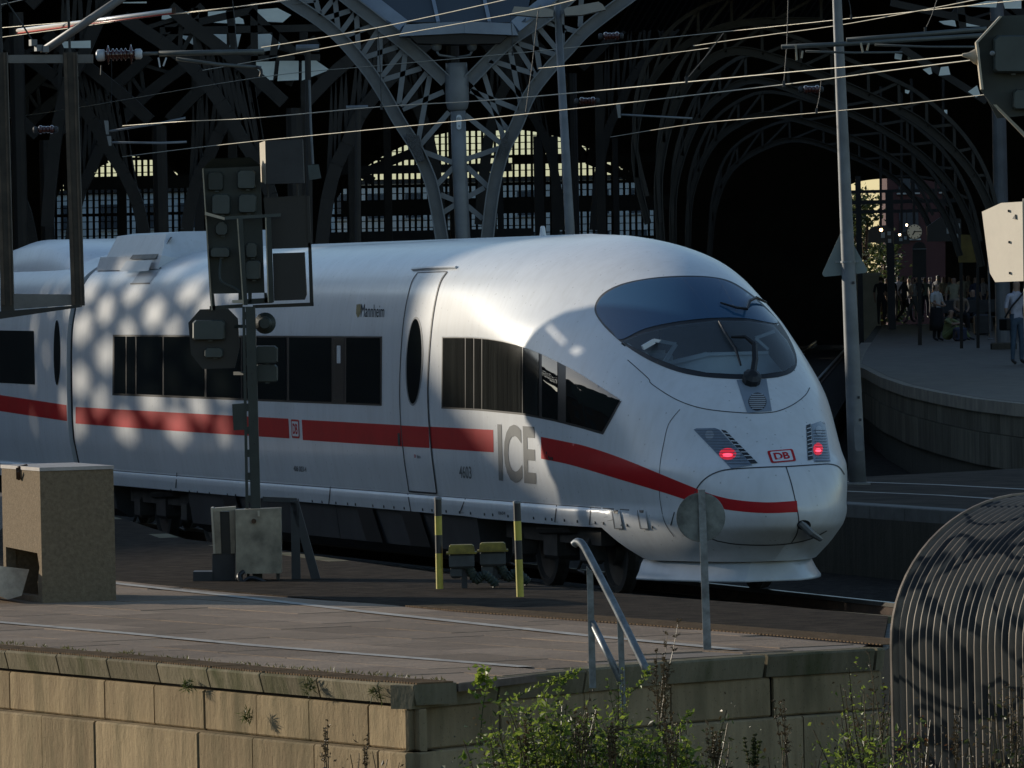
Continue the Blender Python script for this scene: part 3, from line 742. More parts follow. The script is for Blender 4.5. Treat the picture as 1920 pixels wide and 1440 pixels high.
for a, b in ((1017, 1046), (1062, 1180)): patch('lounge_pane', cut_x(LWi, a, b), M_glassdark, .007, 8, lw)
ribbon('window_trim', LW[:13], 2.2, M_skirt, .005, lw)
# curtain rail glints behind the glass: a light wavy pelmet cord
# ---- door
def dl_(pts): return spx(pts, 5)
DL = dl_([(784, 512), (773, 530), (763, 570), (756, 620), (752, 680), (750.5, 740), (753, 800), (759, 860), (768, 921)])
DR = dl_([(839, 510), (826, 530), (816, 570), (809, 620), (804.5, 680), (803, 740), (806, 800), (811.5, 860), (820, 925)])
door = patch('door', DL + DR[::-1], M_white, .006, 12); 
ribbon('door_seal', DL, 1.7, M_seam, .009, door); ribbon('door_seal', DR, 2.0, M_seam, .009, door)
ribbon('door_seal', [(784, 512), (839, 510)], 1.6, M_seam, .009, door); ribbon('door_seal', [(768, 921), (820, 925)], 3.0, M_seam, .009, door)
patch('red_stripe', [(752, 797.5), (805, 800.5), (806.5, 840), (755, 837)], M_red, .0085, 10, door)
ov = [(778 + 13.6 * math.cos(a * math.pi / 20) - .035 * 79 * math.sin(a * math.pi / 20), 677.5 + 79.5 * math.sin(a * math.pi / 20)) for a in range(40)]
fr_ = patch('door_window', [((x - 777) * 1.2 + 777, (y - 677) * 1.05 + 677) for x, y in ov], mat('window_rubber_rim', (.20, .21, .22), .4, 0, .05, 3), .009, 8, door)
patch('door_pane', ov, M_glassdark, .012, 8, fr_)
mb = MB(); mb.tube([shoot(775, 506, .012), shoot(800, 504.5, .02), shoot(830, 503.5, .02), shoot(857, 502.5, .012)], .018, 6); mb.build('drip_rail', M_skirt, train)
patch('door_window', [(107.5 + 6 * math.cos(a * math.pi / 14), 661 + 61 * math.sin(a * math.pi / 14)) for a in range(28)], M_glassdark, .008, 7, fn=shoot2)
ribbon('door_handle', [(748.5, 812), (749.5, 835)], 4, M_under, .008)
# ---- seams
for i, (l, w) in enumerate((
    ([(1177, 675), (1215, 709), (1222, 720), (1260, 745), (1295, 760), (1335, 769), (1397, 774.5), (1440, 774), (1465, 769), (1490, 757), (1510, 741), (1518, 727)], 1.6),
    ([(1275, 768), (1262, 783), (1252, 800), (1245, 830), (1238, 870), (1236.5, 915), (1239, 945), (1247, 980), (1264, 1006)], 1.1),
    ([(1345, 1014), (1318, 1000), (1303, 970), (1300, 940), (1307, 916), (1322, 898), (1342, 886.5), (1370, 880), (1440, 876), (1477, 875), (1530, 871.5), (1556, 870.5), (1573, 876), (1583, 890)], 2.2),
    ([(1345, 1014), (1380, 1020), (1435, 1022), (1480, 1019), (1520, 1010), (1550, 995)], 2.0),
    ([(1474, 876), (1484, 908), (1492, 943), (1497.5, 975), (1494, 1000), (1484, 1017)], 2.0))):
    ribbon('panel_seam', spx(l, 4), w, M_seam, .003)
mb = MB(); hole = smooth_px([(1507 + 13 * math.cos(a * .7854), 984 + 9.5 * math.sin(a * .7854)) for a in range(8)], 3)
patch('coupler_opening', hole, M_black, .005, 5)
mb.tube([shoot(1500, 980, -.02), shoot(1516, 990, .05), shoot(1532, 1000, .07)], [.042, .042, .028], 8); mb.build('towing_bar', M_galvdull, train)
# skirt joints, bolts, hatches
for x0, y0, x1, y1 in ((620, 912, 617, 945), (873, 935, 860, 968), (1108, 952, 1105, 990), (1044, 948, 1040, 985), (1265, 960, 1258, 985), (332, 886, 330, 915), (765, 926, 772, 965)):
    ribbon('skirt_joint', [(x0, y0), (x1, y1)], 1.7, M_seam, .004)
sk = MB()
rb_ = random.Random(3)
for k in range(46):
    x = 190 + k * 23 + rb_.uniform(-7, 7); yb = 888 + (x - 150) * .0765 + 18
    if 460 < x < 490: continue
    p = shoot(x, yb, .004); sk.box(p, (.018, .012, .03), math.atan2(U.y, U.x))
tag(sk.build('skirt_bolts', M_under, train), kind='stuff')
for hx in (1157, 1205):
    h_ = patch('skirt_hatch', [(hx - 7, 958), (hx + 7, 958.5), (hx + 12, 990), (hx - 2, 989.5)], M_skirt, .016, 4)
    patch('hatch_latch', [(hx - 4, 957.5), (hx + 5, 958), (hx + 4, 963), (hx - 3, 962.5)], M_black, .021, 4, h_)
    ribbon('hatch_seam', [(hx - 7, 958), (hx - 2, 989.5), (hx + 12, 990)], 1.1, M_seam, .020, h_, 3)
# pale ledge catching the light along the skirt (the crease is part of the shell); dark gap above it
ribbon('skirt_gap', spx([(153, 877.5), (400, 897.5), (700, 920.5), (900, 936), (1060, 948), (1180, 956.5)], 3), 2.0, M_seam, .002, g=10)
# ---- lettering and emblems
def text_mesh(txt, bold=0., shear=0., space=1.):
    cu = bpy.data.curves.new('lettering', 'FONT'); cu.body = txt; cu.size = 1; cu.offset = bold; cu.shear = shear; cu.space_character = space
    cu.resolution_u = 4
    o = bpy.data.objects.new('lettering', cu); COL.objects.link(o)
    dg = bpy.context.evaluated_depsgraph_get(); me = bpy.data.meshes.new_from_object(o.evaluated_get(dg))
    bpy.data.objects.remove(o); bpy.data.curves.remove(cu); return me
def lettering(name, txt, quad, mt, off=.0045, parent=None, bold=0., shear=0., space=1., fn=None, sub=0):
    """quad: photo corners top-left, top-right, bottom-right, bottom-left the glyphs fill"""
    me = text_mesh(txt, bold, shear, space); bm = bmesh.new(); bm.from_mesh(me); bpy.data.meshes.remove(me)
    bmesh.ops.triangulate(bm, faces=bm.faces)
    if sub: bmesh.ops.subdivide_edges(bm, edges=bm.edges, cuts=sub, use_grid_fill=True); bmesh.ops.triangulate(bm, faces=bm.faces); bm.verts.index_update()
    xs = [v.co.x for v in bm.verts]; ys = [v.co.y for v in bm.verts]; x0, x1, y0, y1 = min(xs), max(xs), min(ys), max(ys)
    q = [V(p) for p in quad]; fn = fn or shoot
    mb = MB(); mb.add([fn(*((q[0].lerp(q[1], (v.co.x - x0) / (x1 - x0))).lerp(q[3].lerp(q[2], (v.co.x - x0) / (x1 - x0)), 1 - (v.co.y - y0) / (y1 - y0))), off) for v in bm.verts], [tuple(v.index for v in f.verts) for f in bm.faces])
    bm.free(); o = mb.build(name, mt, parent or train)
    c = sum((p.normal * p.area for p in o.data.polygons), V((0, 0, 0)))
    if c.dot(CAM - (o.data.vertices[0].co + wloc(o))) < 0: o.data.flip_normals()
    return o
lettering('lettering', 'ICE', [(933, 794), (1003, 799), (1006, 909), (936, 902)], M_greytxt, bold=.028, sub=5)
lettering('lettering', '4603', [(861, 873), (884, 874.5), (885, 898), (862, 896)], M_greytxt, bold=.01)
lettering('lettering', 'Mannheim', [(677, 570), (721, 572), (721, 595), (677, 594.5)], M_darktxt, shear=.15)
lettering('lettering', '406 003-4', [(551, 873), (575, 875), (575, 885), (551, 883)], M_darktxt)
lettering('lettering', '1', [(633, 648), (640, 648), (640, 681), (633, 681)], mat('pale_lettering', (.55, .56, .57), .5), .010)
patch('town_crest', [(669, 571), (677, 570), (677, 585), (674, 593), (671, 596), (668, 588)], mat('olive_crest', (.17, .14, .03), .4, 0, .4, 60), .004, 4)
def db_logo(quad, parent=None):
    q = [V(p) for p in quad]
    def at(u_, v_): return tuple(q[0].lerp(q[1], u_).lerp(q[3].lerp(q[2], u_), v_))
    def rr(i, r=.12):
        pts = []
        for cx, cy, a0 in ((1 - i - r * .7, i + r, -90), (1 - i - r * .7, 1 - i - r, 0), (i + r * .7, 1 - i - r, 90), (i + r * .7, i + r, 180)):
            for k in range(4):
                a = math.radians(a0 + 30 * k); pts.append(at(cx + r * .7 * math.cos(a), cy + r * math.sin(a)))
        return pts
    a = patch('emblem', rr(0), M_red, .0050, 8, parent, smooth=False)
    patch('emblem_field', rr(.10, .07), mat('white_emblem_field', (.72, .72, .72), .3, 0, .02, 3), .0062, 8, a, smooth=False)
    lettering('lettering', 'DB', [at(.2, .22), at(.8, .22), at(.8, .78), at(.2, .78)], M_red, .0076, a, bold=.035)
db_logo([(1438, 846), (1486, 842), (1493, 865), (1446, 869)])
db_logo([(546, 786), (561, 787), (562.5, 822), (548, 821)])
db_logo([(776, 849.5), (781.5, 850), (782, 860.5), (777, 860)], door)
lettering('lettering', 'Bahn', [(783, 853), (789.5, 853.5), (790, 859.5), (783.5, 859)], M_darktxt, .009, door)
lettering('lettering', '0604', [(935, 958.5), (948, 959.5), (948, 965.5), (935, 964.5)], M_darktxt)
# ---- roof gear
def roof_box(s_a, s_b, w, zt, bev, nm='roof_unit', shift=0):
    mb = MB(); zb = 3.72
    rings = []
    for s, i in ((s_a, .35), (s_a + .35, 0), (s_b - .35, 0), (s_b, .35)):
        top = zt - i * .9
        rings.append([tp(s, w + .22, zb - .1), tp(s, w + .16, zb + .08), tp(s, w, top), tp(s, w - .25, top + .03), tp(s, -w + .25, top + .03), tp(s, -w, top), tp(s, -w - .16, zb + .08), tp(s, -w - .22, zb - .1)])
    vs = [p for r in rings for p in r]; fs = [(r * 8 + i, r * 8 + i + 1, r * 8 + 9 + i, r * 8 + 8 + i) for r in range(3) for i in range(7)] + [tuple(range(8)), tuple(range(31, 23, -1))]
    mb.add(vs, fs); return mb.build(nm, M_white, train, fix=True)
r2 = roof_box(22.3, 25.7, .92, 4.08, .2)
def grille(sa, sb, par):
    mb = MB(); mb.add([tp(sa, 1.12, 3.76), tp(sb, 1.12, 3.76), tp(sb + .1, .88, 4.04), tp(sa - .02, .88, 4.04)], [(0, 1, 2, 3)])
    g_ = mb.build('intake_grille', mat('bronze_grille', (.10, .09, .07), .5, .3, .2, 8), par, fix=True)
    mb = MB(); mb.add([tp(sa - .1, 1.24, 3.60), tp(sb + .1, 1.24, 3.60), tp(sb, 1.16, 3.74), tp(sa, 1.16, 3.74)], [(0, 1, 2, 3)]); mb.build('intake_lip', M_skirt, g_)
grille(22.5, 23.9, r2)
mb = MB(); mb.lathe(tp(8.75, 0, 3.87), [(.045, 0), (.035, .05), (.028, .11), (.02, .13)], 10); mb.build('roof_antenna', M_white, train)
patch('roof_hatch', [(266, 503.5), (302, 503), (281, 531), (247, 532)], mat('blue_grey_hatch', (.30, .33, .36), .35, 0, .05, 3), .005, 8)
ribbon('hatch_hinge', [(264, 504), (303, 503)], 2, M_seam, .008); ribbon('hatch_hinge', [(245, 532.5), (282, 531.5)], 2.2, M_seam, .008)
mb = MB()
for i in range(15):
    s = 27.3 + i * .42; h = .34 * math.sin(math.pi * i / 14) ** .6
    mb.v += [tp(s, 1.12, 3.58), tp(s, 1.0, 3.70 + h * .75), tp(s, .7, 3.74 + h), tp(s, -.7, 3.74 + h), tp(s, -1.0, 3.7 + h * .75), tp(s, -1.12, 3.58)]
    if i: mb.f += [((i - 1) * 6 + k, i * 6 + k, i * 6 + k + 1, (i - 1) * 6 + k + 1) for k in range(5)]; mb.mi += [0] * 5
mb.build('roof_fairing', M_white, train, smooth=True, fix=True)
ribbon('roof_seam', spx([(590, 463), (700, 458), (860, 450)], 3), 1.2, M_skirt, .003)
# ---- underfloor, bogies, plough
def under_box(sa, sb, w, z0, z1, nm='underfloor_panel'):
    mb = MB()
    mb.add([tp(s, l_, z) for s in (sa, sb) for l_, z in ((w, z1), (w - .06, z0 + .12), (w - .25, z0), (-w + .25, z0), (-w + .06, z0 + .12), (-w, z1))], [(i, i + 1, 7 + i, 6 + i) for i in range(5)] + [(0, 6, 11, 5), tuple(range(5, -1, -1)), tuple(range(6, 12))])
    return mb.build(nm, M_under, train, fix=True)
under_box(7.1, 13.0, 1.36, .22, .79); under_box(13.02, 20.1, 1.36, .22, .79); under_box(24.4, 25.7, 1.30, .3, .79); under_box(31.9, 45, 1.36, .22, .79)
for sa, sb in ((9.3, 10.1), (11.3, 12.0), (17.6, 18.3)):           # darker louvre flaps hanging below the skirt
    mb = MB(); mb.add([tp(sa, 1.40, .80), tp(sb, 1.40, .80), tp(sb - .35, 1.36, .35), tp(sa - .35, 1.36, .35)], [(0, 1, 2, 3)]); mb.build('vent_flap', M_black, train, fix=True)
def bogie(sc):
    b_ = MB()
    for l_ in (1.08, -1.08):
        b_.beam(tp(sc - 1.75, l_, .62), tp(sc + 1.75, l_, .62), .16, .18); b_.box(tp(sc, l_, .52), (.5, .22, .36), math.atan2(U.y, U.x), bev=.04)
        b_.tube([tp(sc - .9, l_ + .12, .70), tp(sc + .3, l_ + .12, .66)], .06, 8)
    b_.beam(tp(sc, -1.1, .6), tp(sc, 1.1, .6), .6, .24)
    o = b_.build('bogie', mat('grimy_bogie_metal', (.045, .04, .036), .7, .1, .3, 5), train)
    for ds in (-1.25, 1.25):
        w_ = MB()
        for l_ in (.80, -.80):
            R = rot_to(NL * (1 if l_ > 0 else -1)); w_.lathe(tp(sc + ds, l_ * .93, .46), [(.49, -.02), (.47, .02), (.46, .10), (.40, .11), (.38, .07), (.17, .06), (.16, .14), (.05, .15)], 28, M=R)
        w_.tube([tp(sc + ds, -.75, .46), tp(sc + ds, .75, .46)], .09, 10)
        w_.build('wheel', mat('worn_wheel_steel', (.10, .09, .08), .5, .5, .2, 5), o)
        w_ = MB(); w_.box(tp(sc + ds, 1.1, .46), (.3, .2, .28), math.atan2(U.y, U.x), bev=.04)
        w_.tube([tp(sc + ds + .2, 1.16, .36), tp(sc + ds + .28, 1.18, .25), tp(sc + ds + .1, 1.16, .22)], .02, 6); w_.build('axle_box', MATS['grimy_bogie_metal'], o)
for sc in (4.85, 22.2, 29.6): bogie(sc)
mb = MB(); sl_ = [2.35 - 1.5 * math.sin(math.pi / 2 * k / 12) for k in range(13)]
ring = [(s, half_w(s, .42)) for s in sl_] + [(s, -half_w(s, .42)) for s in sl_[-2::-1]]
for zz, ex in ((.405, -.08), (.36, -.05), (.28, -.02), (.21, .02), (.19, .02), (.19, -.15)):
    mb.v += [tp(s - ex * (1 if abs(w) < .9 else .4), w + ex * (1 if w > 0 else -1), zz) for s, w in ring]
nr = len(ring)
mb.f += [(r * nr + k, r * nr + k + 1, r * nr + nr + 1 + k, r * nr + nr + k) for r in range(5) for k in range(nr - 1)]; mb.mi = [0] * len(mb.f)
mb.build('snow_plough', M_skirt, train, smooth=True, fix=True)
mb = MB(); mb.add([bv[j * M_] for j in range(72)] + [bv[j * M_ + M_ - 1] for j in range(72)], [(j, j + 1, 73 + j, 72 + j) for j in range(71)]); mb.build('nose_underside', M_under, train)
# ================================================================== STATION HALL
YH = 125.
hall = thing('station_hall', at_z(862, 900, 0) * 0 + V((at_y(862, 440, YH).x, YH, 0)), 'dark arched iron and glass station hall behind the train', 'station hall')
def hy(x, y, Y=YH): return at_y(x, y, Y)
# front arch: grey column with two-way lattice arches
col = MB(); cx = lambda y: 845 + (y - 130) * .047 + 13
cpt = [hy(868, 445), hy(862, 320), hy(858.5, 205)]
foot = V((cpt[0].x + .02, YH, -.1))
col.tube([foot, cpt[0], cpt[1], cpt[2]], .125, 20)
column = col.build('column', M_steelblue, hall, smooth=True)
col = MB(); col.tube([hy(858, 208), hy(857.8, 203), hy(857.5, 192), hy(856.5, 140), hy(856, 130), hy(855.5, 118)], [.13, .17, .195, .20, .18, .18], 20); col.build('column_head', M_steelblue, column, smooth=True)
pl = MB(); c = hy(860.5, 229, YH - .145)
pl.prism([hy(860.5 + 5 * math.cos(a * .5236), 229 + (14 - 5) * (1 if math.sin(a * .5236) > 0 else -1) + 5 * math.sin(a * .5236), YH - .15) for a in range(12)], (0, .02, 0))
npl = pl.build('number_plate', mat('white_enamel_plate', (.65, .70, .75), .4, 0, .05, 3), column, fix=True)
def flat_text(name, txt, cpx, wpx, hpx, Y, mt, parent):
    me = text_mesh(txt); xs = [v.co.x for v in me.vertices]; ys = [v.co.y for v in me.vertices]
    mb = MB(); mb.add([hy(cpx[0] + ((v.co.x - min(xs)) / (max(xs) - min(xs)) - .5) * wpx, cpx[1] - ((v.co.y - min(ys)) / (max(ys) - min(ys)) - .5) * hpx, Y) for v in me.vertices], [tuple(p.vertices) for p in me.polygons])
    bpy.data.meshes.remove(me); return mb.build(name, mt, parent)
flat_text('lettering', '650', (860, 222), 7, 5, YH - .153, M_darktxt, npl); flat_text('lettering', '6', (861, 236), 3, 4, YH - .153, M_darktxt, npl)
LOW_L = [(505, -25), (541, 0), (620, 54), (685, 125), (719, 175), (747, 225), (779, 275), (802, 325), (813, 362), (828, 445), (834, 520)]
UPP_L = [(600, -45), (652, -2), (700, 35), (745, 71), (787, 106), (836, 152)]
LOW_R = [(1215, -30), (1172, 0), (1100, 55), (1065, 92), (1025, 135), (992, 180), (967, 238), (945, 280), (926, 350), (914, 445), (908, 520)]
UPP_R = [(1110, -45), (1062, 0), (1022, 32), (960, 73), (920, 110), (879, 152)]
def chord(pts, w, dep, Y=YH, mb=None):
    P = spline([hy(x, y, Y) for x, y in pts], 4); mb = mb or MB()
    # I-section: two flanges and a web, swept in the arch plane
    for off, ww, dd in ((-w / 2, .02, dep), (w / 2, .02, dep), (0, w, .03)):
        vs = []
        for i, p in enumerate(P):
            t = (P[min(i + 1, len(P) - 1)] - P[max(i - 1, 0)]).normalized(); nn = V((-t.z, 0, t.x))
            for a, b in ((-ww / 2, -dd / 2), (ww / 2, -dd / 2), (ww / 2, dd / 2), (-ww / 2, dd / 2)): vs.append(p + nn * (off + a) + V((0, b, 0)))
        mb.add(vs, [(i * 4 + k, i * 4 + (k + 1) % 4, i * 4 + 4 + (k + 1) % 4, i * 4 + 4 + k) for i in range(len(P) - 1) for k in range(4)])
    return mb, P
arches = []
for lo, upp in ((LOW_L, UPP_L), (LOW_R, UPP_R)):
    mb, Pl = chord(lo, .20, .34); a_ = mb.build('arch_chord', M_steelblue, hall, fix=True)
    mb, Pu = chord(upp, .20, .34); mb.build('arch_chord', M_steelblue, hall, fix=True)
    # web plates on the chords
    arches.append((a_, lo, upp))
def bars(par, segs, w=.085, Y=YH, nm='lattice_bar', m_=None):
    for (a, b) in segs:
        MB().beam(hy(*a, Y), hy(*b, Y), w, .07, upv=(0, 1, 0)).build(nm, m_ or M_steelblue, par)
bars(arches[0][0], [((548, 4), (592, 0)), ((592, 0), (600, 30)), ((600, 30), (628, -5)), ((628, -5), (634, 58)), ((600, 38), (656, 20)), ((640, 60), (668, 22)), ((668, 22), (672, 92)), ((645, 68), (700, 48)), ((678, 105), (710, 55)), ((713, 60), (712, 135)), ((683, 108), (745, 88)), ((715, 145), (755, 95)), ((760, 100), (748, 195)), ((718, 150), (790, 128)), ((752, 200), (800, 136)), ((806, 142), (784, 265)), ((755, 205), (832, 172)), ((788, 272), (842, 210)), ((795, 285), (850, 305)), ((816, 350), (852, 312)), ((828, 400), (857, 382)), ((826, 365), (858, 378))])
bars(arches[1][0], [((1010, 12), (1060, 60)), ((1090, -3), (1088, 50)), ((1020, 40), (1090, 62)), ((1052, 0), (1055, 95)), ((1005, 45), (1050, 100)), ((1000, 52), (1012, 130)), ((965, 80), (1008, 148)), ((960, 78), (1040, 102)), ((918, 115), (985, 188)), ((955, 85), (978, 205)), ((915, 112), (1000, 138)), ((885, 165), (958, 250)), ((905, 130), (945, 262)), ((882, 170), (970, 205)), ((872, 215), (938, 268)), ((870, 300), (935, 278)), ((875, 312), (915, 350)), ((875, 385), (905, 410)), ((908, 352), (872, 372))])
# riveted plates on the chord legs
for pts, par in (([(761, 250), (786, 254), (796, 300), (784, 304), (765, 268)], arches[0][0]), ([(940, 262), (955, 245), (948, 285), (935, 298)], arches[1][0])):
    pm = MB(); pm.prism([hy(x, y, YH - .185) for x, y in pts], (0, .015, 0)); q = pm.build('rivet_plate', mat('rusty_grey_plate', (.08, .08, .08), .7, 0, .3, 30, .6, 60), par, fix=True)
# gutter box, bowls of the rain pipes, glazed apron above
gbx = MB()
def gring(y0, y1, xa, xb, dep, mb):
    mb.prism([hy(xa, y0), hy(xb, y0), hy(xb, y1), hy(xa, y1)], (0, dep, 0))
fr = [(748, 68), (758, 45), (870, 41), (962, 47), (972, 68), (872, 64)]
gbx.prism([hy(x, y, YH - .55) for x, y in ((748, 68), (759, 46), (870, 40), (870, 62))], (0, 1.0, 0)); gbx.prism([hy(x, y, YH - .55) for x, y in ((870.5, 40), (962, 44), (972, 66), (870.5, 62))], (0, 1.0, 0))
gut = gbx.build('gutter_box', mat('pale_blue_grey_sheet', (.25, .29, .35), .45, 0, .08, 3), hall, fix=True)
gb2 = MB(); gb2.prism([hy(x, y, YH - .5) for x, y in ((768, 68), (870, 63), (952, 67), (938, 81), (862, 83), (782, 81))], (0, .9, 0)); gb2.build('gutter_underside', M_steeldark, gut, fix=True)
for bx in (819, 885):
    b_ = MB(); b_.lathe(hy(bx, 96, YH - .3), [(.03, 0), (.075, .03), (.09, .10), (.09, .14)], 14); s_ = 1 if bx > 850 else -1
    b_.tube([hy(bx, 96, YH - .3), hy(bx - s_ * 4, 103, YH - .3), hy(855 + s_ * 12, 106, YH - .25), hy(855, 108, YH - .2)], .022, 8); b_.build('rain_bowl', M_galvdull, gut, smooth=True)
M_glz = mat_glass('grey_apron_glass', (.05, .06, .07), .25)
for x0, x1, t0, t1 in ((725, 818, 700, 806), (824, 914, 811, 902), (920, 985, 908, 1000)):
    q = MB(); q.add([hy(x0, 43, YH - .2), hy(x1, 41, YH - .2), hy(t1, -30, YH + .4), hy(t0, -30, YH + .4)], [(0, 1, 2, 3)]); q.build('apron_pane', M_glz, hall, fix=True)
for a, b in (((822, 42), (806, -30)), ((918, 41), (902, -30)), ((757, 48), (650, -35)), ((965, 50), (1040, -10))):
    MB().beam(hy(*a, YH - .25), hy(*b, YH + .3), .06 if a[0] not in (757, 965) else .22, .06, upv=(0, 1, 0)).build('apron_mullion', MATS['pale_blue_grey_sheet'], hall)
# rows of inner arches, in dark steel, marching back through the hall
DX = -.16
def inner_arch(k, Y, xo, sc, m_):
    """the front arch repeated at depth Y with lateral offset xo (m) and size sc"""
    base = V((hall.location.x + xo, Y, 0)); par = None
    for pts in (LOW_L, UPP_L, LOW_R, UPP_R):
        mb = MB(); P = [hy(x, y) for x, y in pts]; P = [base + V(((p.x - hall.location.x) * sc, 0, p.z * (sc if sc < 1.4 else sc))) for p in spline(P, 2)]
        for i in range(len(P) - 1): mb.beam(P[i], P[i + 1], .24, .3, upv=(0, 1, 0))
        o = mb.build('inner_arch', m_, hall); par = par or o
    mb = MB(); mb.tube([base + V((0, 0, -.2)), base + V((0, 0, 6.6 * sc))], .15, 10)
    for lo, upp in ((LOW_L, UPP_L), (LOW_R, UPP_R)):
        A = [hy(*p) for p in lo[1:9]]; B = spline([hy(*p) for p in upp], 2)[1:9]
        for i in range(min(len(A), len(B)) - 1):
            for p, q in ((A[i], B[i]), (A[i + 1], B[i])):
                g_ = lambda r: base + V(((r.x - hall.location.x) * sc, 0, r.z * sc))
                mb.beam(g_(p), g_(q), .08, .08, upv=(0, 1, 0))
    mb.build('inner_arch_web', m_, par)
for k in range(1, 7):
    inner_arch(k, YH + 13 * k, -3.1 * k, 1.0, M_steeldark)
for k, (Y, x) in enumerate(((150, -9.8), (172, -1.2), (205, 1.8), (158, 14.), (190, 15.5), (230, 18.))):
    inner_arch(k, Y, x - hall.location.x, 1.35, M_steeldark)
# plain posts and walkway girders that stand against the light of the far end
def post(px, y0, y1, Y, w, m_=M_steeldark, nm='inner_post'):
    a, b = hy(px, y0, Y), hy(px - (y1 - y0) * -.0 , y1, Y); MB().beam(V((a.x, Y, -.2)), V((a.x, Y, b.z)), w, w).build(nm, m_, hall)
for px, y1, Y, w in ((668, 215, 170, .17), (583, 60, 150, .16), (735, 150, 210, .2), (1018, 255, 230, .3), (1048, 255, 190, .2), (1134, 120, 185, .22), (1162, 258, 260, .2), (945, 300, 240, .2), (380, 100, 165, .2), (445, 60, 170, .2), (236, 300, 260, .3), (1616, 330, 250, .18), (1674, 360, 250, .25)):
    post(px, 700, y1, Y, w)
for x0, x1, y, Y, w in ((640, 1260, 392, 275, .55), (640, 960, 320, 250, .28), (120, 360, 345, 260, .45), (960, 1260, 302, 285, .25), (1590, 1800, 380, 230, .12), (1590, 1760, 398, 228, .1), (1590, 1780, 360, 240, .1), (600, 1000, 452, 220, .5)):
    MB().beam(hy(x0, y, Y), hy(x1, y - (x1 - x0) * .0213, Y), w, w).build('walkway_girder', M_halldark, hall)
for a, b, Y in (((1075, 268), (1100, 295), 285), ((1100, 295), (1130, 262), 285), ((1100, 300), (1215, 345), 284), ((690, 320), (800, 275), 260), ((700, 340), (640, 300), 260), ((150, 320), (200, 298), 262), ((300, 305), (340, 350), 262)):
    MB().beam(hy(*a, Y), hy(*b, Y), .3, .3).build('diagonal_brace', M_halldark, hall)
# dim iron ribs and a strip of corrugated roof sheeting over the right-hand tracks
M_dim = mat('dim_grey_iron', (.030, .026, .021), .7, 0, .2, 2)
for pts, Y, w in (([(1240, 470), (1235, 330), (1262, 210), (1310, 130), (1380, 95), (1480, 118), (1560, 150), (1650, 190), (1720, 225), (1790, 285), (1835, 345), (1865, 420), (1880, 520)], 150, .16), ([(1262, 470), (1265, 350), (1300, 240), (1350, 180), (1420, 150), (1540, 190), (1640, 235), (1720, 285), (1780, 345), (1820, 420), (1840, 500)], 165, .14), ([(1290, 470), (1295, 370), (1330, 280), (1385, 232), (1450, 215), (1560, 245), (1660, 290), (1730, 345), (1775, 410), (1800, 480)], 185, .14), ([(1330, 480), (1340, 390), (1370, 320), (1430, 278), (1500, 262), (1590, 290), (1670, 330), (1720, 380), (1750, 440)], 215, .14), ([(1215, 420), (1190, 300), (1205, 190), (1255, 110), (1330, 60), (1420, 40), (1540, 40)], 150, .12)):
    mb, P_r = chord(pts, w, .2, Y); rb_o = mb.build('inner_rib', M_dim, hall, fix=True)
    for i in range(0, len(P_r) - 3, 3):
        MB().beam(P_r[i], P_r[i + 3] + V((0, 0, .55)), .06, .06, upv=(0, 1, 0)).build('rib_strut', M_dim, rb_o); MB().beam(P_r[i + 3] + V((0, 0, .55)), P_r[i + 3], .06, .06, upv=(0, 1, 0)).build('rib_strut', M_dim, rb_o)
    mb = MB()
    for i in range(len(P_r) - 1): mb.beam(P_r[i] + V((0, 0, .56)), P_r[i + 1] + V((0, 0, .56)), .08, .12, upv=(0, 1, 0))
    mb.build('rib_flange', M_dim, rb_o)
mb = MB(); na = 64
for i in range(na + 1):
    x = lerp(1150, 1560, i / na); dz = .05 * (i % 2)
    mb.v += [hy(x, 62 - (x - 1150) * .03, 158) + V((0, 0, dz)), hy(x + 60, -40, 146) + V((0, 0, dz))]
mb.f = [(2 * i, 2 * i + 1, 2 * i + 3, 2 * i + 2) for i in range(na)]; mb.mi = [0] * na
mb.build('roof_sheeting', M_dim, hall)
# far end wall with arched glazed openings
YF = 300.
def arch_open(cx_, hw, top, spring, n=24):
    pts = [(cx_ - hw, 760), (cx_ - hw, spring)]
    for k in range(1, n):
        a = math.pi * (1 - k / n); pts.append((cx_ + hw * math.cos(a), spring - (spring - top) * math.sin(a)))
    return pts + [(cx_ + hw, spring), (cx_ + hw, 760)]
OPEN = [arch_open(235, 135, 292, 400), arch_open(925, 322, 240, 462), arch_open(1682, 92, 334, 352)]
verts = []; edges = []
outer = [(-1500, -320), (3400, -420), (3400, 760), (-1500, 760)]
def tri_wall():
    vs = [V(p) for p in [(-1500, -320), (3400, -420), (3400, 770), (-1500, 770)]]; ed = [(0, 1), (1, 2), (2, 3), (3, 0)]
    for ring in OPEN:
        k = len(vs); vs += [V(p) for p in ring]; ed += [(k + i, k + (i + 1) % len(ring)) for i in range(len(ring))]
    vv, _, ff, *_r = delaunay_2d_cdt(vs, ed, [], 1, 1e-4)
    ff = [f for f in ff if not any(px_inside(*(sum((vv[i] for i in f), V((0, 0))) / len(f)), r) for r in OPEN)]
    return vv, ff
vv, ff = tri_wall(); mb = MB()
for dY in (0, .5): mb.add([hy(p.x, p.y, YF) + V((0, dY, 0)) for p in vv], [tuple(f) for f in ff])
mb.build('end_wall', M_halldark, hall)
rg = random.Random(5)
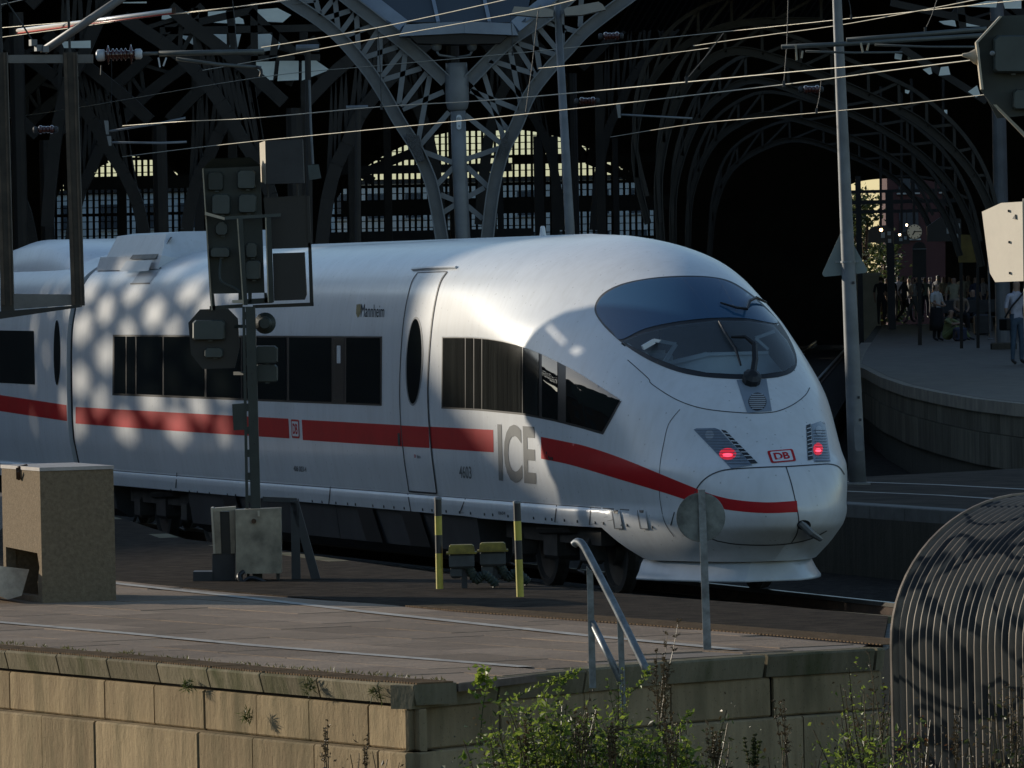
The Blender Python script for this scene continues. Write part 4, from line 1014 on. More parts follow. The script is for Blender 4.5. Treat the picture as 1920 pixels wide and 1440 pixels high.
for oi, ring in enumerate(OPEN[:2]):
    x0, x1 = ring[0][0], ring[-1][0]; mb = MB(); x = x0 + 4
    n = 0
    while x < x1:
        ys = [p[1] for p in ring if abs(p[0] - x) < 40]; top = min(ys) - 6
        w = .13 if n % 5 == 0 else .045
        MBb = mb.beam(hy(x, top, YF - .15), hy(x + 3, 600, YF - .15), w, .1); x += 11.5 + rg.uniform(-.5, .5); n += 1
    y = min(p[1] for p in ring) + 4; n = 0
    while y < 560:
        mb.beam(hy(x0, y + 5, YF - .12), hy(x1, y - (x1 - x0) * .0213 + 5, YF - .12), .1, .12 if n % 4 == 0 else .035); y += 13 + rg.uniform(-.8, .8); n += 1
    tag(mb.build('glazing_bars', M_halldark, hall), kind='stuff')
    q = MB(); q.add([hy(p[0], p[1], YF + .05) for p in ring], [tuple(range(len(ring)))]); 
    q.build('end_glazing', mat_glass('dusty_end_glass', (.22, .21, .18), .5, clear=.9, tcol=(.74, .87, 1.)), hall, fix=True)
# roof vaults over the hall and a left wall put in to keep the sun out
mb = MB(); xs = [-58 + i * 3 for i in range(36)]
def vz(x, Y): return 9.6 + (Y - 150) * .026 + 5.5 * abs(math.sin(math.pi * (x + 3.5 + .24 * (Y - 150)) / 26.)) ** .8
YS = [160, 170, 180, 200, 225, 250, 275, 301]
L1 = [V((x, Y, vz(x, Y))) for Y in YS for x in xs]; n = len(xs)
RF = [(j * n + i, j * n + i + 1, (j + 1) * n + i + 1, (j + 1) * n + i) for j in range(len(YS) - 1) for i in range(n - 1) if YS[j] >= 250 or xs[i] < 2]
mb.add(L1, RF); mb.add([p + V((0, 0, .6)) for p in L1], RF)
mb.build('roof_vault', M_halldark, hall, smooth=True)
mb = MB(); mb.prism([V((-22, 126, -.3)), V((-80, 302, -.3)), V((-80, 302, 24)), V((-22, 126, 24))], (-.6, -.1, 0)); mb.build('side_wall', M_halldark, hall, fix=True)
mb = MB(); mb.prism([V((33, 135, -.3)), V((40, 302, -.3)), V((40, 302, 20)), V((33, 135, 20))], (.6, 0, 0)); mb.build('side_wall', M_halldark, hall, fix=True)
# skylight panes among the roof trusses; pale colour stands in for daylight through them
M_sky = mat('daylit_roof_light', (.86, .80, .62), .6, 0, .12, .8)
def skl(pts, Y):
    q = MB(); q.add([hy(x, y, Y + (y - 60) * -.02) for x, y in pts], [tuple(range(len(pts)))]); q.build('roof_light', M_sky, hall, fix=True)
for pts in ([(305, 20), (362, 22), (362, 40), (303, 36)], [(390, 22), (425, 20), (456, 36), (458, 45), (390, 42)], [(334, 66), (362, 68), (362, 84), (352, 78)], [(386, 64), (425, 64), (425, 92), (386, 92)], [(433, 64), (452, 64), (445, 92), (430, 92)], [(482, 18), (520, 15), (546, 28), (530, 42), (484, 40)], [(482, 64), (515, 63), (530, 74), (522, 92), (484, 98)], [(480, 116), (516, 115), (512, 150), (482, 150)], [(524, 114), (560, 114), (560, 150), (520, 152)], [(566, 114), (592, 113), (608, 124), (618, 131), (566, 151)], [(115, 78), (170, 76), (170, 90), (120, 90)], [(230, 4), (275, 3), (275, 6), (230, 6)],
            [(1700, 12), (1715, 10), (1716, 20), (1702, 18)], [(1810, 12), (1850, 2), (1870, 2), (1868, 14)], [(1880, 0), (1915, 0), (1915, 16), (1884, 16)], [(1760, 40), (1790, 37), (1793, 50), (1770, 46)], [(1805, 36), (1838, 35), (1855, 40), (1850, 49), (1806, 50)], [(1678, 100), (1692, 102), (1690, 112), (1677, 110)], [(1703, 99), (1718, 99), (1718, 108), (1702, 111)], [(1730, 130), (1745, 126), (1748, 138), (1742, 140)], [(1764, 126), (1778, 124), (1782, 140), (1760, 142)], [(1815, 172), (1832, 160), (1838, 178), (1830, 182)], [(1697, 168), (1706, 170), (1703, 176), (1697, 174)], [(1770, 206), (1776, 206), (1776, 214), (1771, 210)]):
    skl(pts, 148)
for a, b in (((300, 58), (620, 52)), ((310, 55), (470, 20)), ((365, 15), (370, 100)), ((430, 20), (440, 100)), ((470, 20), (620, 160)), ((380, 10), (300, 90)), ((476, 5), (478, 160)), ((518, 60), (505, 160)), ((560, 110), (540, 160)), ((600, 108), (470, 112)), ((1670, 5), (1920, 60)), ((1690, 90), (1850, 190)), ((1800, 0), (1806, 60))):
    MB().beam(hy(*a, 147), hy(*b, 147), .14, .14).build('roof_truss_bar', M_halldark, hall)
# gable screen added to the hall, unseen at left: outline and gap shaped for shadows
OUT = [(-21.3, 9.9), (-40, 14.5), (-46, 16.6), (-49, 19.5), (-52, 21.5), (-57.8, 22.5), (-57.95, 18.7), (-61, 18.75), (-63.7, 19.1), (-75, 21), (-85, 23), (-97, 23), (-112, 18), (-130, 14)]
ox = [p[0] for p in OUT][::-1]; oz = [p[1] for p in OUT][::-1]
zo = lambda x: interp(x, ox, oz)
mb = MB(); x = -21.5
while x > -129:
    xb = x - .25; lat = -49.5 < x <= -36
    zb = (lambda q: zo(q) - 1.1) if lat else (lambda q: -.3)
    mb.prism([V((x, YH, zb(x))), V((xb, YH, zb(xb))), V((xb, YH, zo(xb))), V((x, YH, zo(x)))], (0, .3, 0))
    if lat: mb.prism([V((x, YH, -.3)), V((xb, YH, -.3)), V((xb, YH, 9.6)), V((x, YH, 9.6))], (0, .3, 0))
    x = xb
mb.build('gable_shade_screen', M_halldark, hall, fix=True)
# ---- beyond the far end
for (x0, x1, yt, Y, c, nm, lab) in ((-200, 620, 372, 420, (.58, .58, .55), 'far_building', 'pale grey building beyond the left arch of the hall'), (600, 1300, 348, 440, (.62, .60, .55), 'far_building', 'low pale building beyond the wide glazed end arch'), (1662, 1850, 290, 390, (.075, .03, .03), 'far_building', 'red-brown building beyond the crowded platform')):
    a, b = at_y(x0, yt, Y), at_y(x1, yt, Y); e = thing(nm, V(((a.x + b.x) / 2, Y, -.3)), lab, 'building')
    MB().box(((a.x + b.x) / 2, Y + 4, a.z / 2 - .15), (b.x - a.x, 8, a.z + .3)).build('wall', mat('far_wall_%d' % x0, c, .9, 0, .1, .4), e)
    MB().box(((a.x + b.x) / 2, Y + 4, a.z + .12), (b.x - a.x + .4, 8.4, .24)).build('roof_edge', M_steeldark, e)
    nw = int((b.x - a.x) / 2.2)
    for r in range(2):
        for k in range(nw):
            xx = a.x + 1.1 + k * 2.2; zz = a.z - 1.3 - r * 2.4
            if zz < .5: continue
            w_ = MB().box((xx, Y - .02, zz), (1.0, .08, 1.4)).build('window', mat('far_pane', (.06, .07, .08), .2, 0, .1, 2), e)
            MB().box((xx, Y - .1, zz - .75), (1.2, .2, .08)).build('sill', mat('far_sill', (.4, .4, .38), .8, 0, .1, 2), w_)
# ================================================================== THINGS ON AND AROUND THE NEAR PLATFORM
def P(x, y, Y): return at_y(x, y, Y)
def quadbox(mb, x0, x1, y0, y1, Y, dep, mi=0):
    mb.prism([P(x0, y0, Y), P(x1, y0, Y), P(x1, y1, Y), P(x0, y1, Y)], (0, dep, 0), mi); return mb
def polybox(pts, Y, dep, mb=None, mi=0):
    mb = mb or MB(); mb.prism([P(x, y, Y) for x, y in pts], (0, dep, 0), mi); return mb
# ---- grit bin with chute
A_, B_, D_ = at_z(80, 1131, ZP), at_z(218, 1126, ZP), at_z(8, 1120, ZP); C_ = B_ + D_ - A_
HB = 1.115
gbin = thing('grit_bin', (A_ + C_) / 2, 'tall pebbled concrete grit bin with an open chute at its foot', 'grit bin')
e_l = (D_ - A_); n_l = V((e_l.y, -e_l.x, 0)).normalized()
if n_l.x > 0: n_l = -n_l
mb = MB(); Zu = V((0, 0, 1)); t_ = .07
# four walls; the lit narrow side has an opening low down
inn = lambda p: p + ((A_ + C_) / 2 - p).normalized() * .09
for a, b in ((A_, B_), (B_, C_), (C_, D_)):
    mb.add([a, b, inn(b), inn(a)] + [q + Zu * HB for q in (a, b, inn(b), inn(a))], [(3, 2, 1, 0), (4, 5, 6, 7), (0, 1, 5, 4), (1, 2, 6, 5), (2, 3, 7, 6), (3, 0, 4, 7)])
o0, o1, zo0, zo1 = .10, .93, .05, .44
ring = [A_ + e_l * q + Zu * z for q, z in ((0, 0), (1, 0), (1, HB), (0, HB))]
hol = [A_ + e_l * q + Zu * z for q, z in ((o0 + .02, .17), (o0, zo0), (o1, zo0), (o1, zo1), (o0 + .01, zo1 - .02), (o0 - .04, .30))]
k = len(mb.v); mb.add(ring + hol, [(0, 5, 4), (0, 1, 6, 5), (1, 2, 7, 6), (2, 3, 8, 7), (3, 9, 8), (3, 0, 9), (0, 4, 9)])
hb = [p - n_l * .09 for p in hol]; mb.add(hol + hb, [(i, (i + 1) % 6, 6 + (i + 1) % 6, 6 + i) for i in range(6)])
mb.build('bin_body', M_conc, gbin, fix=True)
mb = MB(); ov_ = .012
top = [A_, B_, C_, D_]; cc = (A_ + C_) / 2; tp_ = [p + (p - cc).normalized() * ov_ + Zu * (HB + .003) for p in top]
mb.prism(tp_, (0, 0, .03)); mb.build('lid', mat('weathered_pale_lid', (.40, .36, .33), .7, 0, .12, 6), gbin, fix=True)
mb = MB(); hk = A_ + e_l * .5 + Zu * (HB + .02); nn = n_l
mb.beam(hk + nn * .02, hk + nn * .02 - Zu * .10, .035, .02); mb.beam(hk + nn * .02, hk - nn * .06 + Zu * .02, .035, .02); mb.beam(hk + nn * .02 - Zu * .1 + e_l.normalized() * -.03, hk + nn * .04 - Zu * .03 + e_l.normalized() * -.08, .02, .02); mb.build('lid_hasp', M_rust, gbin)
mb = MB(); prof = [(0, .34), (.02, .20), (.10, .08), (.22, .03), (.34, .06)]
e_n = e_l.normalized(); L_ = e_l.length
pts0 = [(n_l * (.46 - d)) + Zu * z for d, z in prof]
sa, sb = A_ + e_l * .18, A_ + e_l * 1.0
for i in range(len(prof) - 1):
    q = [sa + pts0[i], sb + pts0[i], sb + pts0[i + 1], sa + pts0[i + 1]]
    mb.add(q, [(0, 1, 2, 3)])
mb.add([sa + p for p in pts0] + [sa + n_l * .05 + Zu * .28], [(0, 1, 2, 3, 4, 5)]); mb.add([sb + p for p in pts0] + [sb + n_l * .05 + Zu * .28], [(0, 1, 2, 3, 4, 5)])
mb.build('chute', mat('pale_stained_chute', (.50, .44, .36), .6, 0, .25, 6), gbin)
# ---- yellow and black marker posts
def marker(px0, y0, px1, y1, cuts, lab):
    b = at_z(px1, y1, ZP); Y = b.y; t = thing('marker_post', b, lab, 'post', 'striped marker posts')
    ys = [y0] + cuts + [y1 + 2]; r = .031
    for i in range(len(ys) - 1):
        xa = lerp(px0, px1, (ys[i] - y0) / (y1 - y0)); xb = lerp(px0, px1, (ys[i + 1] - y0) / (y1 - y0))
        mb = MB(); mb.tube([P(xa, ys[i], Y), P(xb, ys[i + 1], Y)], r, 16, cap=True); mb.build('black_band' if i % 2 == 0 else 'yellow_band', mat('black_band_paint', (.02, .02, .022), .45, 0, .15, 8) if i % 2 == 0 else M_yellow, t, smooth=False)
    mb = MB(); mb.lathe(P(px0, y0, Y), [(r + .003, -.012), (r + .003, .004), (r - .01, .012)], 16); mb.build('cap', M_galvdull, t)
marker(821, 934, 824.5, 1105, [967.5, 1003, 1037.5], 'yellow and black striped post between the steel trestle and the yellow-lidded boxes')
marker(969, 941, 975.5, 1120, [977, 1013, 1049], 'yellow and black striped post between the yellow-lidded boxes and the handrail')
# ---- cable boxes with yellow lids and hoses
M_hose = mat('green_black_hose', (.03, .042, .03), .6, 0, .2, 8)
for (x0, x1, yl, yb, lab) in ((838, 892, 1021, 1104, 'yellow-lidded cable box close to the striped post by the trestle'), (896, 951, 1017, 1100, 'yellow-lidded cable box close to the striped post by the handrail')):
    b = at_z((x0 + x1) / 2, yb, ZP); Y = b.y; t = thing('cable_box', b, lab, 'cable box', 'yellow-lidded cable boxes')
    w = (x1 - x0) / F * Y; c = P((x0 + x1) / 2, yl, Y)
    mb = MB()
    for (dz, s_) in ((0, .74), (-.012, .86), (-.045, .9), (-.062, .92), (-.062, 1.06), (-.078, 1.06)):
        mb.v += [V((c.x + sx * w / 2 * s_, Y + sy * w * .42 * s_, c.z + dz)) for sx, sy in ((-1, -1), (1, -1), (1, 1), (-1, 1))]
    mb.f = [(0, 1, 2, 3)] + [(r * 4 + k, r * 4 + 4 + k, r * 4 + 4 + (k + 1) % 4, r * 4 + (k + 1) % 4) for r in range(5) for k in range(4)]; mb.mi = [0] * len(mb.f)
    mb.build('lid', mat('grimy_yellow_lid', (.24, .18, .02), .6, 0, .3, 8), t, fix=True)
    mb = MB(); mb.box((c.x, Y, c.z - .14), (w * .88, w * .7, .13), bev=.02); mb.box((c.x - w * .2, Y, c.z - .24), (w * .4, w * .5, .1), bev=.02); mb.build('housing', mat('grey_cast_housing', (.06, .065, .065), .6, 0, .2, 8), t)
    mb = MB(); mb.beam(V((c.x + .02, Y, c.z - .2)), V((c.x + .02, Y, ZP - .02)), .05, .05); mb.build('foot_post', M_under, t)
    pts = spline([(c.x + w * .25, Y - .03, c.z - .2), (c.x + w * .5, Y - .08, c.z - .3), (c.x + w * .8, Y - .1, ZP + .12), (c.x + w * 1.2, Y - .1, ZP + .03)], 10)
    mb = MB(); mb.tube(pts, [.045 if i % 2 else .034 for i in range(len(pts))], 10); mb.build('hose', M_hose, t)
# ---- signal with relay cabinets
YS_ = at_z(482, 1088, ZP).y
sig = thing('railway_signal', at_z(484, 1088, ZP), 'dark green light signal on a leaning mast, lamp housings seen from behind', 'signal')
mb = MB(); polybox([(474, 1090), (492, 1090), (478, 575), (460, 575)], YS_, .10, mb); mast = mb.build('mast', M_signal, sig, fix=True)
mb = MB(); polybox([(463, 1090), (468, 1090), (459, 575), (454, 575)], YS_ + .01, .06, mb)
for y in range(585, 960, 43): x = 454 + (y - 575) * .0175; quadbox(mb, x, x + 14, y, y + 14, YS_ + .015, .04)
mb.build('mast_ladder', M_signal, mast, fix=True)
for k, y in enumerate((660, 700, 723, 790, 832)):
    MB().box(P(471 + (y - 660) * .036, y, YS_ - .004), (.012, .012, .014)).build('bolt', M_black, mast)
mb = MB(); polybox([(380, 316), (398, 297), (470, 295), (488, 312), (496, 549), (393, 551)], YS_ + .22, .03, mb); bd = mb.build('signal_board', M_signal, sig, fix=True)
mb = MB(); mb.add([P(380, 316, YS_ + .2), P(489, 311, YS_ + .2), P(470, 295, YS_ + .05), P(398, 297, YS_ + .05)], [(0, 1, 2, 3)]); mb.add([P(380, 316, YS_ + .2), P(489, 311, YS_ + .2), P(470, 295, YS_ + .05) + V((0, 0, -.01)), P(398, 297, YS_ + .05) + V((0, 0, -.01))], [(3, 2, 1, 0)]); mb.build('board_hood', M_signalgrey, bd)
mb = MB(); mb.prism([P(379, 316, YS_ + .1), P(381, 316, YS_ + .1), P(398, 582, YS_ + .1), P(396, 582, YS_ + .1)], (0, .15, 0)); mb.build('board_flange', M_creamdirtysun, bd, fix=True)
def housing(x0, x1, y0, y1, dep=.12, nm='lamp_housing', par=None, c=None, m_=None):
    q = c or 5; pts = [(x0 + q, y0), (x1 - q, y0), (x1, y0 + q), (x1, y1 - q * .6), (x1 - q * .6, y1), (x0 + q * .6, y1), (x0, y1 - q * .6), (x0, y0 + q)]
    Yb = YS_ + .22; mb = MB(); a = [P(x, y, Yb) for x, y in pts]; s_ = .92
    cx_, cy_ = (x0 + x1) / 2, (y0 + y1) / 2
    b = [P(cx_ + (x - cx_) * 1.0, cy_ + (y - cy_) * 1.0, Yb) + V((0, -dep * .8, 0)) for x, y in pts]; c_ = [P(cx_ + (x - cx_) * s_, cy_ + (y - cy_) * s_, Yb) + V((0, -dep, 0)) for x, y in pts]
    n = 8; mb.add(a + b + c_, [(i, (i + 1) % n, n + (i + 1) % n, n + i) for i in range(n)] + [(n + i, n + (i + 1) % n, 2 * n + (i + 1) % n, 2 * n + i) for i in range(n)] + [tuple(range(2 * n, 3 * n))])
    o = mb.build(nm, m_ or M_signalgrey, par or bd, fix=True)
    MB().box(P((x0 + x1) / 2 + 2, y1 + 2, Yb - dep * .6), (.035, .02, .012)).build('latch', MATS['grey_green_lamp_housing'], o); return o
for h in ((446, 480, 319, 354), (398, 432.5, 364, 402), (448, 481, 364, 399), (462, 482, 455, 483), (461, 489, 488, 524), (395, 432, 464, 482)): housing(*h)
housing(390, 419, 322, 357, .05, m_=M_signal); housing(405, 427, 415, 441, .08, c=8)
mb = MB(); mb.tube(spline([P(414, 484, YS_ + .15), P(412, 510, YS_ + .12), P(416, 528, YS_ + .1), P(440, 540, YS_ + .08), P(452, 548, YS_ + .06)], 5), .012, 6); mb.build('conduit', M_signalgrey, bd)
mb = MB(); polybox([(384, 397), (421, 407.5), (421, 412.5), (384, 403)], YS_ + .06, .03, mb); mb.build('lit_bracket', M_cream, bd, fix=True)  # cream puts the lit part of the bracket into the colour
mb = MB(); polybox([(422, 406), (526, 400), (526, 406), (422, 412)], YS_ + .06, .03, mb); mb.build('bracket', M_signalgrey, bd, fix=True)
for pts, nm in (([(446, 410), (455, 410), (464, 572), (457, 572)], 'upright'), ([(499, 408), (508, 408), (513.5, 567), (504, 567)], 'upright')):
    mb = MB(); polybox(pts, YS_ + .02, .05, mb); u_ = mb.build(nm, M_signal, bd, fix=True)
    mb = MB(); polybox([(p[0] - (2.0 if i in (0, 3) else 0), p[1]) for i, p in enumerate([(pts[0][0], pts[0][1]), (pts[0][0] + .3, pts[0][1]), (pts[3][0] + .3, pts[3][1]), (pts[3][0], pts[3][1])])], YS_ + .018, .055, mb); mb.build('upright_edge', M_creamdirtysun, u_, fix=True)  # cream strip paints the sunlit left face of the upright
for a in ([(393, 551), (401, 551), (404, 582), (396, 582)], [(393, 574), (455, 570), (455, 577), (393, 581)], [(465, 549), (472, 549), (472, 570), (466, 570)], [(495, 549), (500, 549), (503, 568), (496, 568)], [(459, 561), (510, 558), (511, 568), (459, 571)], [(447, 548), (459, 548), (459, 566), (447, 566)]):
    mb = MB(); polybox(a, YS_ + .2, .04, mb); mb.build('board_strut', M_signal, bd, fix=True)
mb = MB(); polybox([(435, 563), (456, 562), (457, 569), (436, 568)], YS_ - .01, .04, mb); mb.build('lit_bracket', M_cream, bd, fix=True)
# right-hand boards
mb = MB(); polybox([(494, 371), (575, 366), (580, 458), (503, 462)], YS_ + .26, .03, mb); rbd = mb.build('signal_board', M_black, sig, fix=True)
mb = MB(); mb.prism([P(497, 264, YS_ + .02), P(567, 261, YS_ + .02), P(570, 343, YS_ + .02), P(499, 345, YS_ + .02)], (0, .24, 0)); bx_ = mb.build('lamp_box', M_under, rbd, fix=True)
a, b = P(497, 264, YS_ + .015), P(499, 345, YS_ + .015); c, d = P(486.5, 268, YS_ + .30), P(489, 341, YS_ + .30)
mb = MB(); mb.add([a, b, d, c], [(0, 1, 2, 3)]); mb.add([q + V((.004, 0, 0)) for q in (a, b, d, c)], [(3, 2, 1, 0)]); mb.build('lit_side_plate', M_cream, bx_)  # sunlit side of the box is put into the cream colour
for x in (501, 557): MB().beam(P(x, 343, YS_ + .1), P(x + 2, 370, YS_ + .28), .015, .015).build('stay', M_galvdull, bx_)
for a in ([(503, 458), (582, 455), (583, 464), (503, 467)], [(575, 367), (580, 367), (588, 573), (581, 573)], [(474, 572), (588, 567), (588, 574), (474, 578)]):
    mb = MB(); polybox(a, YS_ + .24, .06, mb); mb.build('board_frame', M_black, rbd, fix=True)
mb = MB(); polybox([(511, 475), (571, 473), (575, 552), (571, 562), (514, 564)], YS_ + .1, .15, mb); mb.build('lamp_box', M_black, rbd, fix=True)
# lower octagonal shunting board and round lamp
mb = MB(); polybox([(353, 605), (375, 580), (428, 579), (446, 597), (449, 650), (440, 690), (380, 692), (358, 664)], YS_ + .2, .03, mb); ob_ = mb.build('octagon_board', M_black, sig, fix=True)
housing(362, 423, 600, 637, .14, par=ob_); housing(384, 419, 652, 670, .12, par=ob_)
mb = MB(); mb.lathe(P(497, 606, YS_ + .2), [(.095, -.02), (.097, .0), (.06, .04), (.058, .12), (.045, .14)], 24, M=rot_to((0, -1, 0))); mb.build('round_lamp', M_signal, ob_)
for y0, y1 in ((648, 681), (683, 716)): housing(478, 521, y0, y1, .12, par=ob_, m_=M_signal)
mb = MB(); polybox([(435, 758), (458, 756), (458, 806), (438, 807)], YS_ + .0, .12, mb); mb.build('control_box', M_signal, mast, fix=True)
for y in (612, 700): MB().beam(P(440, y, YS_ + .22), P(470, y, YS_ + .05), .03, .03).build('board_arm', M_signal, ob_)
# relay cabinets at the foot
c0 = at_z(484, 1095, ZP)
cab_ = thing('relay_cabinet', at_z(485, 1098, ZP), 'dirty cream metal relay cabinet with a lens-shaped latch at the signal mast', 'cabinet')
mb = MB(); polybox([(441, 956), (526, 953), (527, 1075), (443, 1076)], YS_ - .22, .34, mb); mb.build('cabinet_body', mat('dirty_cream_cabinet', (.33, .28, .20), .6, 0, .28, 5), cab_, fix=True)
for x in (448, 518): quadbox(MB(), x, x + 6, 1074, 1100, YS_ - .15, .2).build('foot', M_black, cab_, fix=True)
MB().box(P(485, 963, YS_ - .225), (.018, .03, .05)).build('latch', M_cream, cab_); mb = MB(); mb.lathe(P(476, 977, YS_ - .22), [(.022, 0), (.022, .02)], 12, M=rot_to((0, -1, 0))); mb.build('knob', M_rust, cab_)
mb = MB(); mb.tube(spline([P(456, 1072, YS_ - .25), P(448, 1080, YS_ - .3), P(455, 1092, YS_ - .32), P(470, 1084, YS_ - .34), P(492, 1090, YS_ - .32), P(500, 1098, YS_ - .3)], 5), .022, 8); mb.build('cable_loop', M_black, cab_)
cb2 = thing('open_cabinet', at_z(418, 1093, ZP), 'open metal cabinet frame with a bright edge standing against the cream relay cabinet', 'cabinet')
mb = MB(); polybox([(395, 952), (399, 952), (404, 1038), (400, 1038)], YS_ - .05, .3, mb); mb.build('door_edge', M_cream, cb2, fix=True)
for a, m_ in (([(399, 953), (441, 950), (441, 957), (399, 960)], M_creamdirtysun), ([(400, 958), (412, 958), (415, 1038), (404, 1038)], MATS['dirty_cream_cabinet']), ([(412, 960), (431, 960), (434, 1038), (415, 1038)], M_black), ([(430, 958), (440.5, 958), (441, 1038), (433, 1038)], MATS['dirty_cream_cabinet'])):
    mb = MB(); polybox(a, YS_ - .04 + (.04 if m_ is M_black else 0), .2, mb); mb.build('panel', m_, cb2, fix=True)
mb = MB(); quadbox(mb, 398, 440, 1038, 1098, YS_ - .02, .25); quadbox(mb, 362, 398, 1072, 1098, YS_ - .05, .3); mb.build('base', M_under, cb2, fix=True)
afr = thing('steel_trestle', at_z(575, 1100, ZP), 'dark steel trestle with a slanting leg next to the cream relay cabinet', 'trestle')
for a in ([(492, 931), (556, 934), (560, 943), (492, 940)],): mb = MB(); polybox(a, YS_ + .05, .1, mb); mb.build('top_bar', M_under, afr, fix=True)
for a in ([(545, 942), (560, 942), (564, 1098), (547, 1098)], [(544, 940), (559, 938), (606, 1104), (589, 1106)]): mb = MB(); polybox(a, YS_ - .02, .08, mb); mb.build('leg', M_under, afr, fix=True)
# ---- handrail at the platform end
b1 = at_z(1112, 1262, ZP); Y1 = b1.y
hr = thing('handrail', b1, 'galvanised steel handrail sloping down from the platform end', 'handrail')
mb = MB(); polybox([(1100, 1062), (1112, 1075), (1118, 1290), (1105, 1290)], Y1, .045, mb); mb.build('post', M_galv, hr, fix=True)
mb = MB(); polybox([(1157, 1160), (1169, 1172), (1174, 1330), (1163, 1330)], Y1 - .25, .045, mb); mb.build('post', M_galv, hr, fix=True)
mb = MB(); mb.tube(spline([P(1076, 1021, Y1 + .12), P(1083, 1016, Y1 + .1), P(1092, 1021, Y1 + .06), P(1105, 1043, Y1), P(1160, 1150, Y1 - .25), P(1215, 1262, Y1 - .5)], 5), .027, 12); mb.build('top_rail', M_galv, hr, smooth=True)
mb = MB(); mb.tube([P(1110, 1166, Y1 + .02), P(1165, 1278, Y1 - .25)], .024, 12); mb.build('lower_rail', M_galv, hr, smooth=True)
# ---- small round sign seen from behind
bs = at_z(1326, 1218, ZP); Yr = bs.y
rs = thing('round_sign', bs, 'small round grey metal sign on a post, seen from behind', 'sign')
mb = MB(); polybox([(1309, 918), (1322, 918), (1334, 1220), (1319, 1220)], Yr, .03, mb); mb.build('post', M_galv, rs, fix=True)
mb = MB(); mb.lathe(P(1314, 970, Yr + .036), [(.172, -.004), (.176, 0), (.176, .003), (.172, .006)], 48, M=rot_to((.10, -1, 0))); mb.build('disc', mat('mottled_zinc_disc', (.16, .175, .165), .5, .2, .35, 9, .05), rs, smooth=False)
# ---- corrugated steel shelter
axA = V((.70, -.714, 0)); axB = V((.714, .70, 0))
s0_ = P(1677, 1300, 47.6); s0_.z = -.28
sh = thing('corrugated_shelter', s0_ + axA * .9 + axB * .6, 'curved corrugated steel shelter smeared with dark graffiti', 'shelter')
prof = [(0, z) for z in (0, .25, .5, .75, 1.0, 1.2, 1.33)] + [(1.30 * (1 - math.cos(a)), 1.33 + .90 * math.sin(a)) for a in [math.pi / 2 * k / 16 for k in range(1, 17)]] + [(1.9, 2.2), (2.6, 1.8)]
pitch = .0585; ncor = 40; spc = 8; mb = MB(); n = len(prof)
cols = ncor * spc
nrm = []
for i in range(n):
    a, b = prof[max(i - 1, 0)], prof[min(i + 1, n - 1)]; t = V((b[0] - a[0], b[1] - a[1])).normalized(); nrm.append((-t.y, t.x))
for j in range(cols + 1):
    q = j * pitch / spc; h = .011 * math.cos(2 * math.pi * j / spc)
    if h > 0: h *= .9
    for i in range(n):
        b_, z_ = prof[i]; mb.v.append(s0_ + axA * q + axB * (b_ + nrm[i][0] * h) + V((0, 0, z_ + nrm[i][1] * h)))
mb.f = [(j * n + i, (j + 1) * n + i, (j + 1) * n + i + 1, j * n + i + 1) for j in range(cols) for i in range(n - 1)]; mb.mi = [0] * len(mb.f)
def graffiti_mat():
    m = mat('graffitied_corrugated_zinc', (.20, .15, .105), .6, .05, .12, 3); t = m.node_tree; N = t.nodes; Lk = t.links; b = N['Principled BSDF']
    g = N.new('ShaderNodeNewGeometry'); mp = N.new('ShaderNodeMapping'); mp.inputs['Rotation'].default_value = (.4, .2, .9); Lk.new(g.outputs['Position'], mp.inputs[0])
    nz = N.new('ShaderNodeTexNoise'); nz.inputs['Scale'].default_value = 1.25; nz.inputs['Detail'].default_value = .6; nz.inputs['Distortion'].default_value = 2.2; Lk.new(mp.outputs[0], nz.inputs['Vector'])
    r = N.new('ShaderNodeValToRGB'); e = r.color_ramp.elements; e[0].position = .475; e[1].position = .50; e[0].color = (1, 1, 1, 1); e[1].color = (0, 0, 0, 1); e.new(.54).color = (0, 0, 0, 1); e.new(.565).color = (1, 1, 1, 1)
    Lk.new(nz.outputs[0], r.inputs[0]); src = b.inputs['Base Color'].links[0].from_socket
    mx = N.new('ShaderNodeMix'); mx.data_type = 'RGBA'; mx.inputs[6].default_value = (.018, .015, .013, 1); Lk.new(r.outputs[0], mx.inputs[0]); Lk.new(src, mx.inputs[7]); Lk.new(mx.outputs[2], b.inputs['Base Color'])
    mm = N.new('ShaderNodeMath'); mm.operation = 'MULTIPLY'; mm.inputs[1].default_value = .05; Lk.new(r.outputs[0], mm.inputs[0]); Lk.new(mm.outputs[0], b.inputs['Metallic']); return m
mb.build('corrugated_sheet', graffiti_mat(), sh, smooth=True)
mb = MB()
for i in range(n):
    b_, z_ = prof[i]; c = s0_ + axB * b_ + V((0, 0, z_)); nv = axB * nrm[i][0] + V((0, 0, nrm[i][1]))
    mb.v += [c + nv * .022 - axA * .012, c - nv * .035 - axA * .012, c - nv * .035 + axA * .004, c + nv * .022 + axA * .004]
mb.f = [(i * 4 + k, i * 4 + (k + 1) % 4, i * 4 + 4 + (k + 1) % 4, i * 4 + 4 + k) for i in range(n - 1) for k in range(4)]; mb.mi = [0] * len(mb.f)
mb.build('edge_flange', mat('rusty_cream_sunlit_flange', (.30, .23, .17), .6, .2, .25, 6), sh, fix=True)  # lighter cream puts the sunlit rim into the colour
for i in range(1, n - 3, 2):
    b_, z_ = prof[i]; MB().box(s0_ + axB * b_ + V((0, 0, z_)) - axA * .014, (.012, .012, .012)).build('rivet', M_rust, sh)
